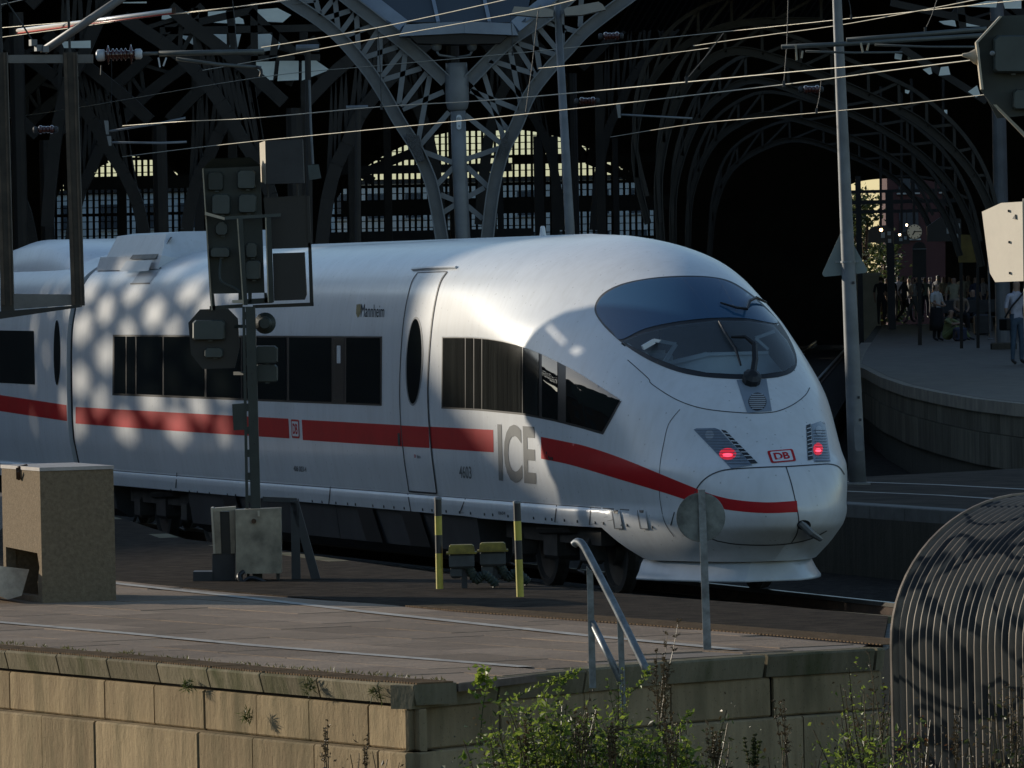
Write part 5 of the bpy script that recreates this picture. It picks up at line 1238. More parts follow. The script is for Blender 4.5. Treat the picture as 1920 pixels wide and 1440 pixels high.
# ---- lamp posts
def lamp_post(name, base_px, base_z, top_px, r0, r1, lab, heads):
    b = at_z(*base_px, base_z); Y = b.y; t = thing(name, b, lab, 'lamp post')
    mb = MB(); tpz = P(*top_px, Y); n_ = 8; pts = [b.lerp(tpz, k / n_) for k in range(n_ + 1)]
    mb.tube(pts, [lerp(r0, r1, k / n_) for k in range(n_ + 1)], 24); mb.build('pole', M_galvdull, t, smooth=True)
    return t, b, Y
lp, b, Yl = lamp_post('lamp_post', (1608, 909), ZL, (1563, -150), .115, .052, 'grey tapered lamp post standing on the low platform beside the train nose', None)
mb = MB(); mb.lathe(P(1590, 491, Yl), [(.10, -.012), (.10, .012)], 24); mb.build('clamp_band', M_galv, lp)
mb = MB(); q = [P(x, y, Yl - .112) for x, y in ((1604, 797), (1614, 797), (1617, 802), (1619, 842), (1616, 846), (1606, 846), (1603, 840), (1601, 802))]; mb.prism(q, (0, .03, 0)); mb.build('access_door', M_galvdull, lp, fix=True)
mb = MB(); mb.lathe(b, [(.17, -.01), (.17, .02), (.125, .035)], 20); mb.build('base_flange', M_concgrey, lp)
for x, y in ((1592, 530), (1602, 745), (1605, 787)): MB().box(P(x + 8, y, Yl - .09), (.03, .03, .035)).build('bolt', M_under, lp)
sgn = thing('triangle_sign', P(1583, 515, Yl + .1), 'grey triangular traffic sign seen from behind, clamped to the lamp post by the train nose', 'sign')
mb = MB(); tri = []
for (cx_, cy_), angs in (((1548, 513), (200, 100)), ((1620, 506), (80, -20)), ((1582, 438), (-30, -150))):
    for k in range(5): a = math.radians(lerp(angs[0], angs[1], k / 4)); tri.append((cx_ + 6 * math.cos(a), cy_ + 6 * math.sin(a)))
polybox(tri, Yl + .09, .012, mb); mb.build('plate', mat('grey_green_plate', (.20, .235, .23), .5, .1, .06, 3), sgn, fix=True)
MB().beam(P(1566, 491, Yl + .085), P(1610, 490, Yl + .085), .03, .03).build('clamp', M_galv, sgn)
lp2 = thing('lamp_post', V((P(1076, 600, 110).x, 110, -.28)), 'grey lamp post with two flat lamp heads behind the train roof', 'lamp post')
mb = MB(); ax_ = P(1069, 440, 110); bx2 = P(1045, 8, 110); mb.tube([V((ax_.x + .12, 110, -.28)), ax_, bx2], [.085, .072, .05], 20); mb.build('pole', M_galvdull, lp2, smooth=True)
M_lamp = mat('beige_lamp_housing', (.33, .30, .26), .5, 0, .06, 3)
for pts in ([(958, 27), (964, 12), (1030, 16), (1038, 20), (1037, 31), (1015, 32)], [(1058, 18), (1062, 14), (1122, 3), (1130, 8), (1136, 18), (1090, 28), (1060, 29)]):
    mb = MB(); polybox(pts, 109.7, .5, mb); mb.build('lamp_head', M_lamp, lp2, fix=True)
MB().beam(P(1030, 24, 110), P(1062, 22, 110), .06, .06).build('cross_arm', M_galvdull, lp2); mb = MB(); mb.tube([P(1041, 4, 109.9), P(1042, 60, 109.9)], .01, 6); mb.build('aerial', M_galvdull, lp2)
# ---- signal at the right edge, its mast just outside the view
YR = 60.
rsg = thing('railway_signal', V((P(1968, 600, YR).x, YR, -.28)), 'dark hexagonal signal board high on a mast with a cream sunlit rim', 'signal')
mb = MB(); mb.tube([V((P(1968, 600, YR + .2).x, YR + .2, -.28)), P(1958, -60, YR + .2)], .07, 12); mb.build('mast', M_signal, rsg)
hexp = [(1830, 79), (1875, 30), (1960, 26), (1990, 80), (1990, 210), (1870, 222), (1840, 167)]
mb = MB(); polybox(hexp, YR + .12, .02, mb); hx_ = mb.build('signal_board', M_signal, rsg, fix=True)
for i, j in ((0, 1), (6, 0)):
    a, b = hexp[i], hexp[j]; qa, qb = P(*a, YR - .02), P(*b, YR - .02); out_ = V((.018, 0, -.004))
    mb = MB(); mb.prism([qa, qb, qb + out_, qa + out_], (0, .16, 0)); mb.build('board_rim', M_cream, hx_, fix=True)  # sunlight on the rim is painted in as cream
YS_keep = YS_; YS_ = YR - .1
h_ = housing(1861, 1935, 67, 137, .18, par=hx_, c=8); housing(1898, 1960, 168, 205, .12, par=hx_, c=6)
YS_ = YS_keep
mb = MB(); mb.lathe(P(1862, 100, YR - .04), [(.016, 0), (.02, .01), (.02, .03), (.012, .035)], 12, M=rot_to((-.3, -1, 0))); mb.build('knob', M_galv, hx_)
mb = MB(); mb.lathe(P(1834, 106, YR + .1), [(.075, 0), (.06, .03), (.025, .08), (.012, .13)], 16, M=rot_to((-1, -.1, .12))); mb.build('lamp_cone', M_creamdirtysun, hx_, smooth=True)
mb = MB(); polybox([(1862, 196), (1868, 196), (1935, 262), (1935, 272)], YR + .02, .04, mb); mb.build('stay', M_creamdirtysun, rsg, fix=True)
mb = MB(); polybox([(1838, 168), (1862, 185), (1870, 205), (1862, 200)], YR + .03, .03, mb); mb.build('stay', M_signal, rsg, fix=True)
# cream plate, lit by the sun
pw = thing('cream_plate', V((P(1885, 600, YR + .5).x, YR + .5, -.28)), 'sunlit cream plate with clipped corners at the edge of the signal mast', 'plate')
q0 = P(1880, 455, YR + .5); ndir = V((-.86, -.50, 0)).normalized(); tdir = V((-ndir.y, ndir.x, 0)); tdir = tdir if tdir.x > 0 else -tdir
def on_plane(x, y):
    d = ray(x, y); t = (q0 - CAM).dot(ndir) / d.dot(ndir); return CAM + d * t
pp = [on_plane(x, y) for x, y in ((1841, 397), (1877, 380.5), (1917, 378), (1919, 527), (1866, 529), (1856, 512), (1849, 460))]
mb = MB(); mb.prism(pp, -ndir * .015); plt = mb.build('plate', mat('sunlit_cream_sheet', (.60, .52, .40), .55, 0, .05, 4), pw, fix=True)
for x, y in ((1892, 395.5), (1893, 454), (1894, 512)): MB().box(on_plane(x, y) + ndir * .006, (.012, .012, .02)).build('screw', M_black, plt)
mb = MB(); a, b, c = on_plane(1900, 410), on_plane(1905, 402), on_plane(1906, 411); mb.prism([a, b, c], ndir * .01); mb.build('tab', M_black, plt, fix=True)
mb = MB(); polybox([(1920, 372), (1934, 372), (1938, 540), (1924, 540)], YR + .35, .2, mb); mb.beam(P(1925, 400, YR + .4), P(1966, 398, YR + .25), .04, .04); mb.beam(P(1928, 510, YR + .4), P(1967, 508, YR + .25), .04, .04); mb.build('plate_bracket', M_signal, pw, fix=True)
MB().tube([V((P(1930, 600, YR + .45).x, YR + .45, -.28)), P(1928, 535, YR + .45)], .04, 10).build('stand', M_signal, pw)
# ================================================================== OVERHEAD LINE
def wire(name, pts, z, r, lab, grp=None, n=6, m_=None):
    """photo points along a wire that hangs at height z (one height or one per point)"""
    zs = z if isinstance(z, (list, tuple)) else [z] * len(pts)
    Q = [at_z(x, y, zz) for (x, y), zz in zip(pts, zs)]
    mb = MB(); mb.tube(spline(Q, n), r, 6); o = mb.build(name, m_ or M_wire, None, smooth=True, loc=Q[len(Q) // 2])
    tag(o, lab, 'wire', grp); return Q
G = 'overhead line wires'
R_ = .0066
wire('contact_wire', [(230, 294), (350, 279), (480, 264.5), (565, 256), (960, 216.5), (1440, 162), (1700, 128), (1990, 92)], 5.5, R_, 'lower of the two sunlit contact wires running to the cream lamp cone', G)
wire('contact_wire', [(230, 236), (340, 228), (480, 221), (716, 200), (960, 184.5), (1440, 139), (1640, 120.5), (1990, 84)], 5.5, R_, 'upper of the two sunlit contact wires running to the cream lamp cone', G)
wire('catenary_wire', [(18, 221), (140, 203), (480, 146), (700, 124), (960, 100.5), (1200, 76), (1440, 51), (1915, 0), (1990, -9)], 6.9, R_, 'long sunlit wire passing just under the gutter box and over the column head', G)
wire('catenary_wire', [(490, 89), (600, 71), (707, 52), (830, 26), (945, 0), (1000, -14)], 6.8, R_, 'wire rising across the arch over the left end of the gutter box', G)
wire('catenary_wire', [(380, 132), (480, 114.5), (700, 73), (955, 27), (1080, -1), (1130, -14)], 6.8, R_, 'wire rising across the face of the gutter box to the twin lamp heads', G)
wire('catenary_wire', [(-20, 54), (100, 44), (330, 26), (480, 8), (540, -1)], 6.9, R_ * .9, 'upper wire meeting the pale insulating rod', G)
wire('catenary_wire', [(-20, 73), (120, 54), (312, 27.5), (480, 8.8), (545, 0)], 6.85, R_ * .9, 'lower wire meeting the pale insulating rod', G)
wire('catenary_wire', [(-15, 13), (40, 0), (80, -10)], 6.9, R_, 'short length of wire in the corner above the hanging frame', G)
wire('catenary_wire', [(1300, 86), (1360, 77), (1440, 65.5), (1575, 47), (1727, 19.5), (1827, 0), (1880, -10)], 6.7, R_, 'thin bright wire rising past the tall lamp post above the bracket tubes', G)
wire('contact_wire', [(1145, 257), (1300, 232.5), (1440, 219.5), (1650, 200), (1842, 178), (1960, 164)], 5.5, R_ * .8, 'faint wire low across the dark hall, passing under the hexagonal signal board', G)
wire('contact_wire', [(1010, 128), (1120, 117), (1270, 98), (1330, 90)], 6.2, R_ * .7, 'very faint wire over the dark hall mouth', G)
def dropper(a, b, z, lab):
    Q = at_z(*b, z); q2 = at_y(*a, Q.y); mb = MB(); mb.tube([q2, (q2 + Q) / 2 + V((.01, 0, 0)), Q], .006, 5)
    mb.box(Q, (.03, .03, .07)); o = mb.build('dropper', M_under, None, loc=Q); tag(o, lab, 'wire', 'droppers')
for a, b, z, lab in (((1357, 62), (1287, 150), 5.5, 'slanting dropper wire over the dark hall mouth'), ((208, 90), (209, 191), 6.9, 'dropper wire hanging below the porcelain insulator'), ((1009, 20), (985, 215), 5.5, 'dropper wire crossing the right-hand arch by the twin lamp heads'), ((708, 52), (715, 200), 5.5, 'dropper wire in front of the left arch leg'), ((1478, 0), (1470, 157), 5.5, 'long dropper wire beside the ends of the bracket tubes'), ((1540, 150), (1531, 208), 5.5, 'short low dropper wire just before the tall lamp post'), ((436, 0), (443, 92), 6.3, 'dropper wire meeting the bracket tube of the porcelain insulator'), ((1590, -5), (1596, 32), 6.9, 'short dropper wire just past the top of the tall lamp post'), ((1757, 0), (1735, 56), 6.4, 'dropper wire holding up the upper bracket tube'), ((957, 27), (961, 100), 6.9, 'dropper wire at the end of the gutter box')): dropper(a, b, z, lab)
# pale rod insulator on the upper wires, lit by the sun
a, b = at_z(32, 57.5, 6.88), at_z(326, 19.5, 6.88)
t = thing('rod_insulator', (a + b) / 2, 'long pale rod insulator white with its red glare fringe built in as a bar', 'insulator')
mb = MB(); mb.tube([a, b], .028, 10); mb.build('rod', mat('white_glazed_rod', (.85, .80, .75), .25, 0, .03, 4, coat=.5), t, smooth=True)
mb = MB(); mb.tube([a - V((0, 0, .034)), b - V((0, 0, .034))], .011, 8); mb.build('red_fringe_bar', mat('red_fringe_colour', (.45, .05, .03), .3, 0, .05, 4), t, smooth=True)  # added bar gives the red fringe of the overexposed rod as colour
for q in (a, b): MB().box(q, (.05, .07, .075)).build('end_fitting', M_rust, t)
# hanging frame with brace, porcelain insulator and bracket tube
YG = 60.
hf = thing('catenary_hanger', V((P(75, 110, YG).x, YG, P(75, 590, YG).z)), 'dark hanging steel frame with a cross rung, carrying the porcelain insulator', 'frame')
M_frame = mat('dark_weathered_channel', (.045, .036, .026), .6, .1, .3, 6)
for pts, nm in (([(118, 98), (144, 98), (158, 573), (134, 573)], 'post'), ([(-12, 98), (13, 98), (26, 582), (2, 585)], 'post')):
    mb = MB(); polybox(pts, YG, .10, mb); p_ = mb.build(nm, M_frame, hf, fix=True)
    x0, x1 = pts[1][0], pts[2][0]
    mb = MB(); polybox([(x0 - 7, 100), (x0 - 4, 100), (x1 - 4, 572), (x1 - 7, 572)], YG - .012, .012, mb); polybox([(x0 - 25, 100), (x0 - 19, 100), (x1 - 17, 572), (x1 - 24, 572)], YG - .014, .014, mb); mb.build('channel_lip', mat('worn_brown_channel', (.085, .06, .04), .6, .1, .3, 6), p_, fix=True)
mb = MB(); polybox([(14, 103), (174, 102), (174, 118), (14, 118)], YG + .02, .06, mb); mb.build('top_rail', mat('grey_channel', (.17, .165, .155), .6, .1, .15, 4), hf, fix=True)
mb = MB(); mb.prism([P(24, 551, YG), P(134, 552, YG), P(136, 572, YG), P(26, 580, YG)], (0, .22, 0)); mb.build('bottom_rung', mat('grey_channel', (.17, .165, .155)), hf, fix=True)
mb = MB(); mb.prism([P(-14, 585, YG - .02), P(150, 572, YG - .02), P(150, 576, YG - .02), P(-14, 600, YG - .02)], (0, .3, 0)); mb.build('rung_underside', M_black, hf, fix=True)
mb = MB(); mb.tube([P(82, 95, YG + .03), P(232, -6, YG + .03), P(300, -50, YG + .03)], .034, 14); mb.build('brace_tube', M_steelblue, hf, smooth=True)
for x, y in ((62, 80), (72, 90), (84, 92)): MB().box(P(x, y, YG), (.05, .06, .05), .4).build('clamp', M_galvdull, hf)
mb = MB(); mb.tube([P(10, 0, YG + .02), P(38, 40, YG + .02), P(62, 78, YG + .02)], .008, 6); mb.build('stay_wire', M_under, hf)
mb = MB(); polybox([(-40, -60), (330, -75), (330, -40), (-40, -26)], YG - .1, .3, mb)
mb.build('portal_beam', M_frame, hf, fix=True)
for x in (3, 131): MB().beam(P(x, 100, YG + .05), P(x - 5, -45, YG + .05), .02, .02).build('suspension_rod', M_under, hf)
ins = thing('porcelain_insulator', P(222, 102, YG + .03), 'brown ribbed porcelain insulator with white end caps beside the hanging frame', 'insulator')
dirx = (P(270, 101, YG + .03) - P(180, 104, YG + .03)).normalized(); Mx = rot_to(dirx); k = YG / F
st_ = P(180, 104, YG + .03)
def seg(prof, nm, m_):
    mb = MB(); mb.lathe(st_, [(r * k, d * k) for r, d in prof], 20, M=Mx); return mb.build(nm, m_, ins, smooth=True)
M_cap = mat('white_insulator_cap', (.50, .53, .56), .35, 0, .08, 5); M_porc = mat('brown_porcelain', (.07, .022, .015), .12, 0, .15, 4, coat=1)
seg([(6, 0), (11, 3), (11, 15), (9, 17)], 'end_cap', M_cap); seg([(9, 73), (10, 75), (10, 84), (6, 87)], 'end_cap', M_cap)
seg([(8, 16)] + [q for c, R in ((23, 18), (32, 12), (39, 12), (47.5, 12), (55.5, 12), (66, 18)) for q in ((7, c - 3), (R, c - .5), (R, c + .8), (7.5, c + 3))] + [(8, 74)], 'sheds', M_porc)
mb = MB(); mb.tube([P(265, 101, YG + .03), P(300, 100, YG + .03)], .014, 8); mb.tube([P(298, 100.5, YG + .03), P(495, 97, YG + .03)], .022, 12); bt = mb.build('bracket_tube', mat('grey_green_tube', (.10, .11, .105), .5, .2, .12, 4), ins, smooth=True)
mb = MB(); mb.tube([P(330, 110, YG + .03), P(410, 121, YG + .03), P(490, 127, YG + .03)], .014, 8); mb.build('steady_tube', MATS['grey_green_tube'], ins, smooth=True)
for x0, y0, x1, y1 in ((297, 108, 300, 126), (312, 108, 306, 124)): MB().beam(P(x0, y0, YG), P(x1, y1, YG), .012, .012).build('clevis', M_cap, bt)
mb = MB(); mb.tube(spline([P(480, 125, YG), P(488, 129, YG), P(490, 137, YG), P(488, 144, YG)], 4), .012, 8); mb.build('drop_hook', M_under, bt)
mb = MB(); mb.tube([P(190, 122, YG + .03), P(189, 140, YG + .03)], .006, 5); mb.build('pin', M_under, ins)
# bracket arms further back
def arm(pts, r, Y, lab, extra=(), m_=None, nm='bracket_arm'):
    t = thing(nm, P(*pts[len(pts) // 2], Y), lab, 'bracket', 'overhead line brackets')
    mb = MB(); mb.tube([P(x, y, Y) for x, y in pts], r, 10); mb.build('tube', m_ or MATS['grey_green_tube'], t, smooth=True)
    for (pp_, rr) in extra: mb = MB(); mb.tube([P(x, y, Y) for x, y in pp_], rr, 8); mb.build('steady_tube', m_ or MATS['grey_green_tube'], t, smooth=True)
    return t
t = arm([(1465, 88), (1580, 82.5), (1640, 79), (1850, 66)], .026, 80, 'long dark bracket tube passing behind the tall lamp post, lower of two', [([(1510, 96), (1600, 99), (1692, 98)], .012)])
for x0, y0, x1, y1 in ((1492, 84, 1494, 113), (1505, 95, 1503, 109)): MB().beam(P(x0, y0, 79.9), P(x1, y1, 79.9), .02, .02).build('clevis', M_creamdirtysun, t)
t = arm([(1587, 75), (1700, 66.5), (1850, 54)], .026, 78, 'long dark bracket tube ending beside the tall lamp post, upper of two', [([(1640, 84), (1740, 88), (1850, 88)], .012)])
for x0, y0, x1, y1 in ((1614, 80, 1618, 98), (1629, 81, 1626, 95)): MB().beam(P(x0, y0, 77.9), P(x1, y1, 77.9), .02, .02).build('clevis', M_creamdirtysun, t)
M_armgrey = mat('pale_grey_arm', (.20, .21, .22), .45, .3, .1, 4)
for pts, Y, lab in (([(205, 246), (300, 231), (348, 221)], 100, 'slim grey steady arm over the train roof, upper of two by the hanging frame'), ([(210, 267), (300, 268), (350, 266)], 100, 'slim grey steady arm over the train roof, lower of two by the hanging frame'), ([(1165, 215), (1240, 219), (1298, 222)], 112, 'slim grey steady arm in the dark mouth of the hall')):
    x, y = pts[0]; t = arm(pts, .016, Y, lab, [], M_armgrey, 'steady_arm')
    mb = MB(); polybox([(x - 10, y - 20 if 'lower' not in lab else y - 12), (x - 2, y - 20 if 'lower' not in lab else y - 12), (x - 1, y + 6), (x - 6, y + 6)], Y, .04, mb); mb.build('hinge_plate', M_armgrey, t, fix=True)
def small_ins(x, y, Y, lab):
    t = thing('small_insulator', P(x, y, Y), lab, 'insulator', 'small insulators in the hall'); k = Y / F
    for i, (r, d, m_) in enumerate(((6, 4, M_under), (8, 14, M_porc), (6.5, 21, M_porc), (6.5, 28, M_porc), (8, 35, M_porc), (6, 43, M_under))):
        mb = MB(); mb.lathe(P(x + d - 23, y - (d - 23) * .02, Y), [(r * .6 * k, -4.5 * k), (r * k, -2 * k), (r * k, 2 * k), (r * .6 * k, 4.5 * k)], 12, M=rot_to((1, 0, 0))); mb.build('cap' if m_ is M_under else 'shed', m_, t)
for x, y, Y, lab in ((85, 243, 102, 'dim insulator behind the hanging frame'), (1145, 68, 112, 'dim insulator near the grey arch, above the wires'), (1100, 190, 112, 'dim insulator behind the twin-headed lamp post'), (1520, 168, 118, 'dim insulator behind the tall lamp post')): small_ins(x, y, Y, lab)
for x0, x1, y0, y1, Y in ((555, 598, 84, 98, 122), (649, 690, 198, 206, 122)):
    t = thing('clamp_block', P(x0, y1, Y), 'pale metal clamp block where a bracket joins its post, %s' % ('beside the roof lights' if x0 < 600 else 'beside the grey arch leg'), 'clamp'); mb = MB(); mb.tube([P(x0, (y0 + y1) / 2, Y), P(x1, (y0 + y1) / 2 - 1, Y)], (y1 - y0) / 2 / F * Y, 12); mb.build('block', M_galvdull, t)
    mb = MB(); mb.tube([P(x0 + 22, y1, Y), P(x0 + 22 + (y1 < 150) * 4, 440, Y), V((P(x0 + 26, 440, Y).x + .05, Y, -.2))], .05, 10); mb.build('post', M_steeldark, t)
t = thing('hanging_lamp', P(588, 330, 120), 'small box lamp on a pale rod beside the signal board', 'lamp')
mb = MB(); mb.tube([P(580, 150, 120), P(583, 240, 120), P(587, 308, 120)], .02, 8); mb.build('rod', M_galvdull, t); mb = MB(); polybox([(577, 310), (597, 308), (602, 334), (580, 338)], 119.9, .2, mb); mb.build('lamp_box', M_signalgrey, t, fix=True)
# added lattice, unseen left of the view: bars laid out to dapple the train
DG = 42.
fb = thing('dapple_lattice', tp(22, 1.45, -.28) + V((SDIR.x, SDIR.y, 0)) * DG, 'added unseen iron lattice that dapples the train side', 'shadow caster')
def gq(s, z, e=0.): return tp(s, 1.45, z) + SDIR * (DG + e)
SIDE_G = [(0., 0.)]
mb = MB(); mb.beam(gq(13.5, 4.35), gq(36, 4.35), .3, .25); mb.beam(gq(13.5, .72), gq(36, .72), .3, 1.25); mb.build('chord', M_steeldark, fb)
sl_g = .24
for k in range(-16, 30):
    for sg_, (e_, ph_) in [(s__, g__) for s__ in (1, -1) for g__ in SIDE_G]:
        z0, z1 = .3, 4.3; sa = 13.5 + ph_ + k * 2.6 + (k * 37 % 7) * .09; sb_2 = sa + sg_ * (z1 - z0) / sl_g
        lo, hi = 13.6, 35.9; t0, t1 = 0., 1.
        d_ = sb_2 - sa
        for lim, s_ in ((lo, 1), (hi, -1)):
            ta = (lim - sa) / d_
            if (d_ > 0) == (s_ > 0): t0 = max(t0, ta)
            else: t1 = min(t1, ta)
        if t1 - t0 > .03: MB().beam(gq(lerp(sa, sb_2, t0), lerp(z0, z1, t0), e_), gq(lerp(sa, sb_2, t1), lerp(z0, z1, t1), e_), .04, .21 + (k * 13 % 5) * .04, upv=(0, 0, 1)).build('lattice_bar', M_steeldark, fb)
for sa_, sb_ in ((26.5, 27.25), (27.5, 28.1), (28.25, 29.6), (29.85, 31.2), (31.4, 33.0), (33.3, 35.9)): MB().beam(gq(sa_, 2.8, .2), gq(sb_, 2.8, .2), .05, 2.9).build('streak_board', M_steeldark, fb)  # slit boards added to streak the second car with light
for s_ in (13.6, 35.8): a_ = gq(s_, .4); MB().tube([V((a_.x, a_.y, -.28)), gq(s_, 4.4)], .16, 12).build('leg', M_steeldark, fb)
# added plate, unseen left of the view: cut to throw the sharp nose shadow
gx_ = tp(2.6, 1.2, 2.6) + SDIR * 12
sb_ = thing('nose_shadow_caster', V((gx_.x, gx_.y, -.28)), 'added unseen plate on a post, cut to cast the nose shadow', 'signal')
def sh_pt(x, y, d):  # point that throws its shadow where the photo shows it on the nose
    return shoot(x, y, 0) + SDIR * d
SHP = [[(985, 642), (1000, 622), (1030, 600), (1060, 584), (1090, 578), (1118, 572), (1110, 948), (1050, 945), (1040, 905), (1010, 820), (985, 785)]]
ctr_ = None
mb = MB(); q = [sh_pt(x, y, 12) for x, y in SHP[0]]; q[6:6] = [tp(s, 1.45, z) + SDIR * 12 for s, z in ((.9, 3.75), (-1.6, 3.75), (-1.6, .75))]
pn_ = V((SDIR.x, SDIR.y, 0)).normalized(); c_ = sum(q, V((0, 0, 0))) / len(q)
q = [p + SDIR * ((c_ - p).dot(pn_) / SDIR.dot(pn_)) for p in q]         # flatten into one upright plate facing the sun
vv_ = [V((p.dot(V((-pn_.y, pn_.x, 0))), p.z)) for p in q]
hole1 = [V((p.dot(V((-pn_.y, pn_.x, 0))), p.z)) for p in [pp2 + SDIR * ((c_ - pp2).dot(pn_) / SDIR.dot(pn_)) for pp2 in [sh_pt(x, y, 12) for x, y in ((1032, 606), (1062, 640), (1058, 646), (1024, 612))]]]
hole2 = [V((p.dot(V((-pn_.y, pn_.x, 0))), p.z)) for p in [pp2 + SDIR * ((c_ - pp2).dot(pn_) / SDIR.dot(pn_)) for pp2 in [sh_pt(x, y, 12) for x, y in ((1070, 655), (1082, 648), (1094, 656), (1082, 666))]]]
rings = [vv_, hole1, hole2]; vs = []; es = []
for r in rings: k = len(vs); vs += r; es += [(k + i, k + (i + 1) % len(r)) for i in range(len(r))]
o2, _, f2, *_r = delaunay_2d_cdt(vs, es, [], 1, 1e-5)
ins2 = lambda p, r: px_inside(p.x, p.y, [(a.x, a.y) for a in r])
f2 = [f for f in f2 if not any(ins2(sum((o2[i] for i in f), V((0, 0))) / len(f), r) for r in rings[1:])]
lx = V((-pn_.y, pn_.x, 0)); base0 = pn_ * c_.dot(pn_)
for th in (0, .06): mb.add([base0 + lx * p.x + V((0, 0, p.y)) + pn_ * th for p in o2], [tuple(f) for f in f2])
mb.build('signal_board', M_signal, sb_)  # shadow plate, outline shaped by the nose shadow it casts
zb_ = min(p.z for p in q); MB().tube([V((c_.x, c_.y, -.28)), V((c_.x, c_.y, zb_ + .4))], .09, 12).build('mast', M_signal, sb_)
# ================================================================== RIGHT-HAND PLATFORM: FURNITURE AND PEOPLE
def on_high(x, y): return at_z(x, y, ZH)
def lit(name, x, y, Y, r, lab, col=(1, .55, .22), e=9):
    t = thing(name, P(x, y, Y), lab, 'lamp', 'lit lamps over the platform'); mb = MB(); k = Y / F
    mb.lathe(P(x, y, Y), [(.3 * r * k, -r * k), (.85 * r * k, -.5 * r * k), (r * k, 0), (.85 * r * k, .5 * r * k), (.3 * r * k, r * k)], 12); mb.build('bulb', mat('lit_bulb_%d' % int(col[1] * 100), col, .4, 0, .02, 3, emit=col, estr=e), t, smooth=True)
    MB().beam(P(x, y - r, Y), P(x, y - 26, Y), .02, .02).build('stem', M_steeldark, t)
    mb = MB(); mb.lathe(P(x, y - r * 1.2, Y), [(r * 1.7 * k, -.3 * r * k), (r * 1.2 * k, .4 * r * k), (r * .4 * k, .9 * r * k)], 12); mb.build('shade', M_steeldark, t)
for x, y, r, c, lab in ((1652, 431, 3.2, (1, .55, .22), 'orange glowing lamp on the signal board nearest the tall lamp post'), (1700, 422, 2.3, (1, .8, .5), 'small glowing lamp touching the upper rim of the clock'), (1687, 440, 2.3, (1, .75, .45), 'small glowing lamp on the low board beside the clock'), (1776, 416, 3.2, (1, .55, .22), 'orange glowing lamp on the large board near the sunlit cream plate')): lit('platform_lamp', x, y, 210, r, lab, c)
def dboard(pts, Y, lab, whites):
    t = thing('platform_signal', P(*pts[0], Y), lab, 'signal', 'signal boards above the platform'); mb = MB(); polybox(pts, Y, .15, mb); mb.build('board', M_black, t, fix=True)
    for x0, x1, y0, y1 in whites: quadbox(MB(), x0, x1, y0, y1, Y - .03, .02).build('white_panel', mat('dim_white_panel', (.42, .43, .40), .6, 0, .05, 3), t, fix=True)
    x = sum(p[0] for p in pts) / len(pts); MB().beam(P(x, min(p[1] for p in pts) + 3, Y + .05), P(x, min(p[1] for p in pts) - 260, Y + .05), .07, .07).build('hanger', M_steeldark, t)
dboard([(1628, 432), (1640, 424), (1662, 422), (1676, 434), (1674, 455), (1628, 455)], 212, 'dark signal board with white panels above the end of the waiting crowd', [(1652, 659, 0, 0)][:0] + [(1652, 1659, 436, 446), (1664, 1670, 434, 441), (1665, 1671, 448, 455)])
dboard([(1676, 436), (1704, 434), (1706, 457), (1676, 458)], 214, 'low dark signal board behind the round clock', [(1686, 1692, 446, 452), (1695, 1700, 443, 449)])
dboard([(1738, 425), (1762, 408), (1802, 410), (1803, 452), (1738, 453)], 208, 'large dark signal board with white panels right beside the round clock', [(1775, 1785, 424, 438), (1794, 1800, 419, 428), (1794, 1800, 438, 447)])
# clock
t = thing('station_clock', V((P(1716, 600, 205).x, 205, ZH)), 'round pale station clock hanging above the waiting crowd', 'clock'); k = 205 / F
cc_ = P(1714.5, 434.5, 205)
mb = MB(); mb.lathe(cc_, [(15 * k, -.12), (15 * k, .05), (14 * k, .07)], 32, M=rot_to((0, -1, 0))); mb.build('case', M_under, t)
mb = MB(); mb.lathe(cc_ + V((0, -.075, 0)), [(13.6 * k, 0), (13.6 * k, .01)], 32, M=rot_to((0, -1, 0))); fc = mb.build('face', mat('pale_clock_face', (.62, .58, .45), .5, 0, .03, 3, emit=(.9, .8, .55), estr=.05), t)
for h in range(12):
    a = h * math.pi / 6; d = V((math.sin(a), 0, math.cos(a))); MB().beam(cc_ + V((0, -.092, 0)) + d * 10.5 * k, cc_ + V((0, -.092, 0)) + d * 13 * k, .025, .01, upv=(0, 1, 0)).build('hour_mark', M_black, fc)
for ang, L, w in ((math.radians(212), 7.5, .035), (math.radians(88), 12, .025)):
    d = V((math.sin(ang), 0, math.cos(ang))); MB().beam(cc_ + V((0, -.10, 0)) - d * 2 * k, cc_ + V((0, -.10, 0)) + d * L * k, w, .01, upv=(0, 1, 0)).build('hand', M_black, fc)
MB().beam(cc_ + V((0, 0, 14 * k)), cc_ + V((0, 0, 4.2)), .07, .07).build('hanger', M_steeldark, t)
t = thing('arched_sign', V((P(1723, 600, 200).x, 200, ZH)), 'dark arch-topped information board below the clock', 'sign'); mb = MB()
polybox([(1711, 520)] + [(1724 - 12.5 * math.cos(a * math.pi / 8), 466 - 13 * math.sin(a * math.pi / 8)) for a in range(9)] + [(1737, 520)], 200, .12, mb); mb.build('board', M_steeldark, t, fix=True); MB().beam(P(1711, 467, 199.9), P(1737, 466.5, 199.9), .03, .02).build('trim', M_galvdull, t); MB().beam(P(1724, 520, 200.05), V((P(1724, 600, 200).x, 200.05, ZH)), .12, .1).build('pole', M_steeldark, t)
t = thing('yellow_board', V((P(1815, 600, 190).x, 190, ZH)), 'dim yellow timetable board behind the seated travellers', 'board'); mb = MB(); quadbox(mb, 1797, 1838, 440, 492, 190, .1); mb.build('board', mat('dim_yellow_board', (.20, .14, .03), .7, 0, .2, 3), t, fix=True)
for x in (1802, 1833): MB().beam(P(x, 492, 190.05), V((P(x, 600, 190).x, 190.05, ZH)), .08, .08).build('leg', M_steeldark, t)
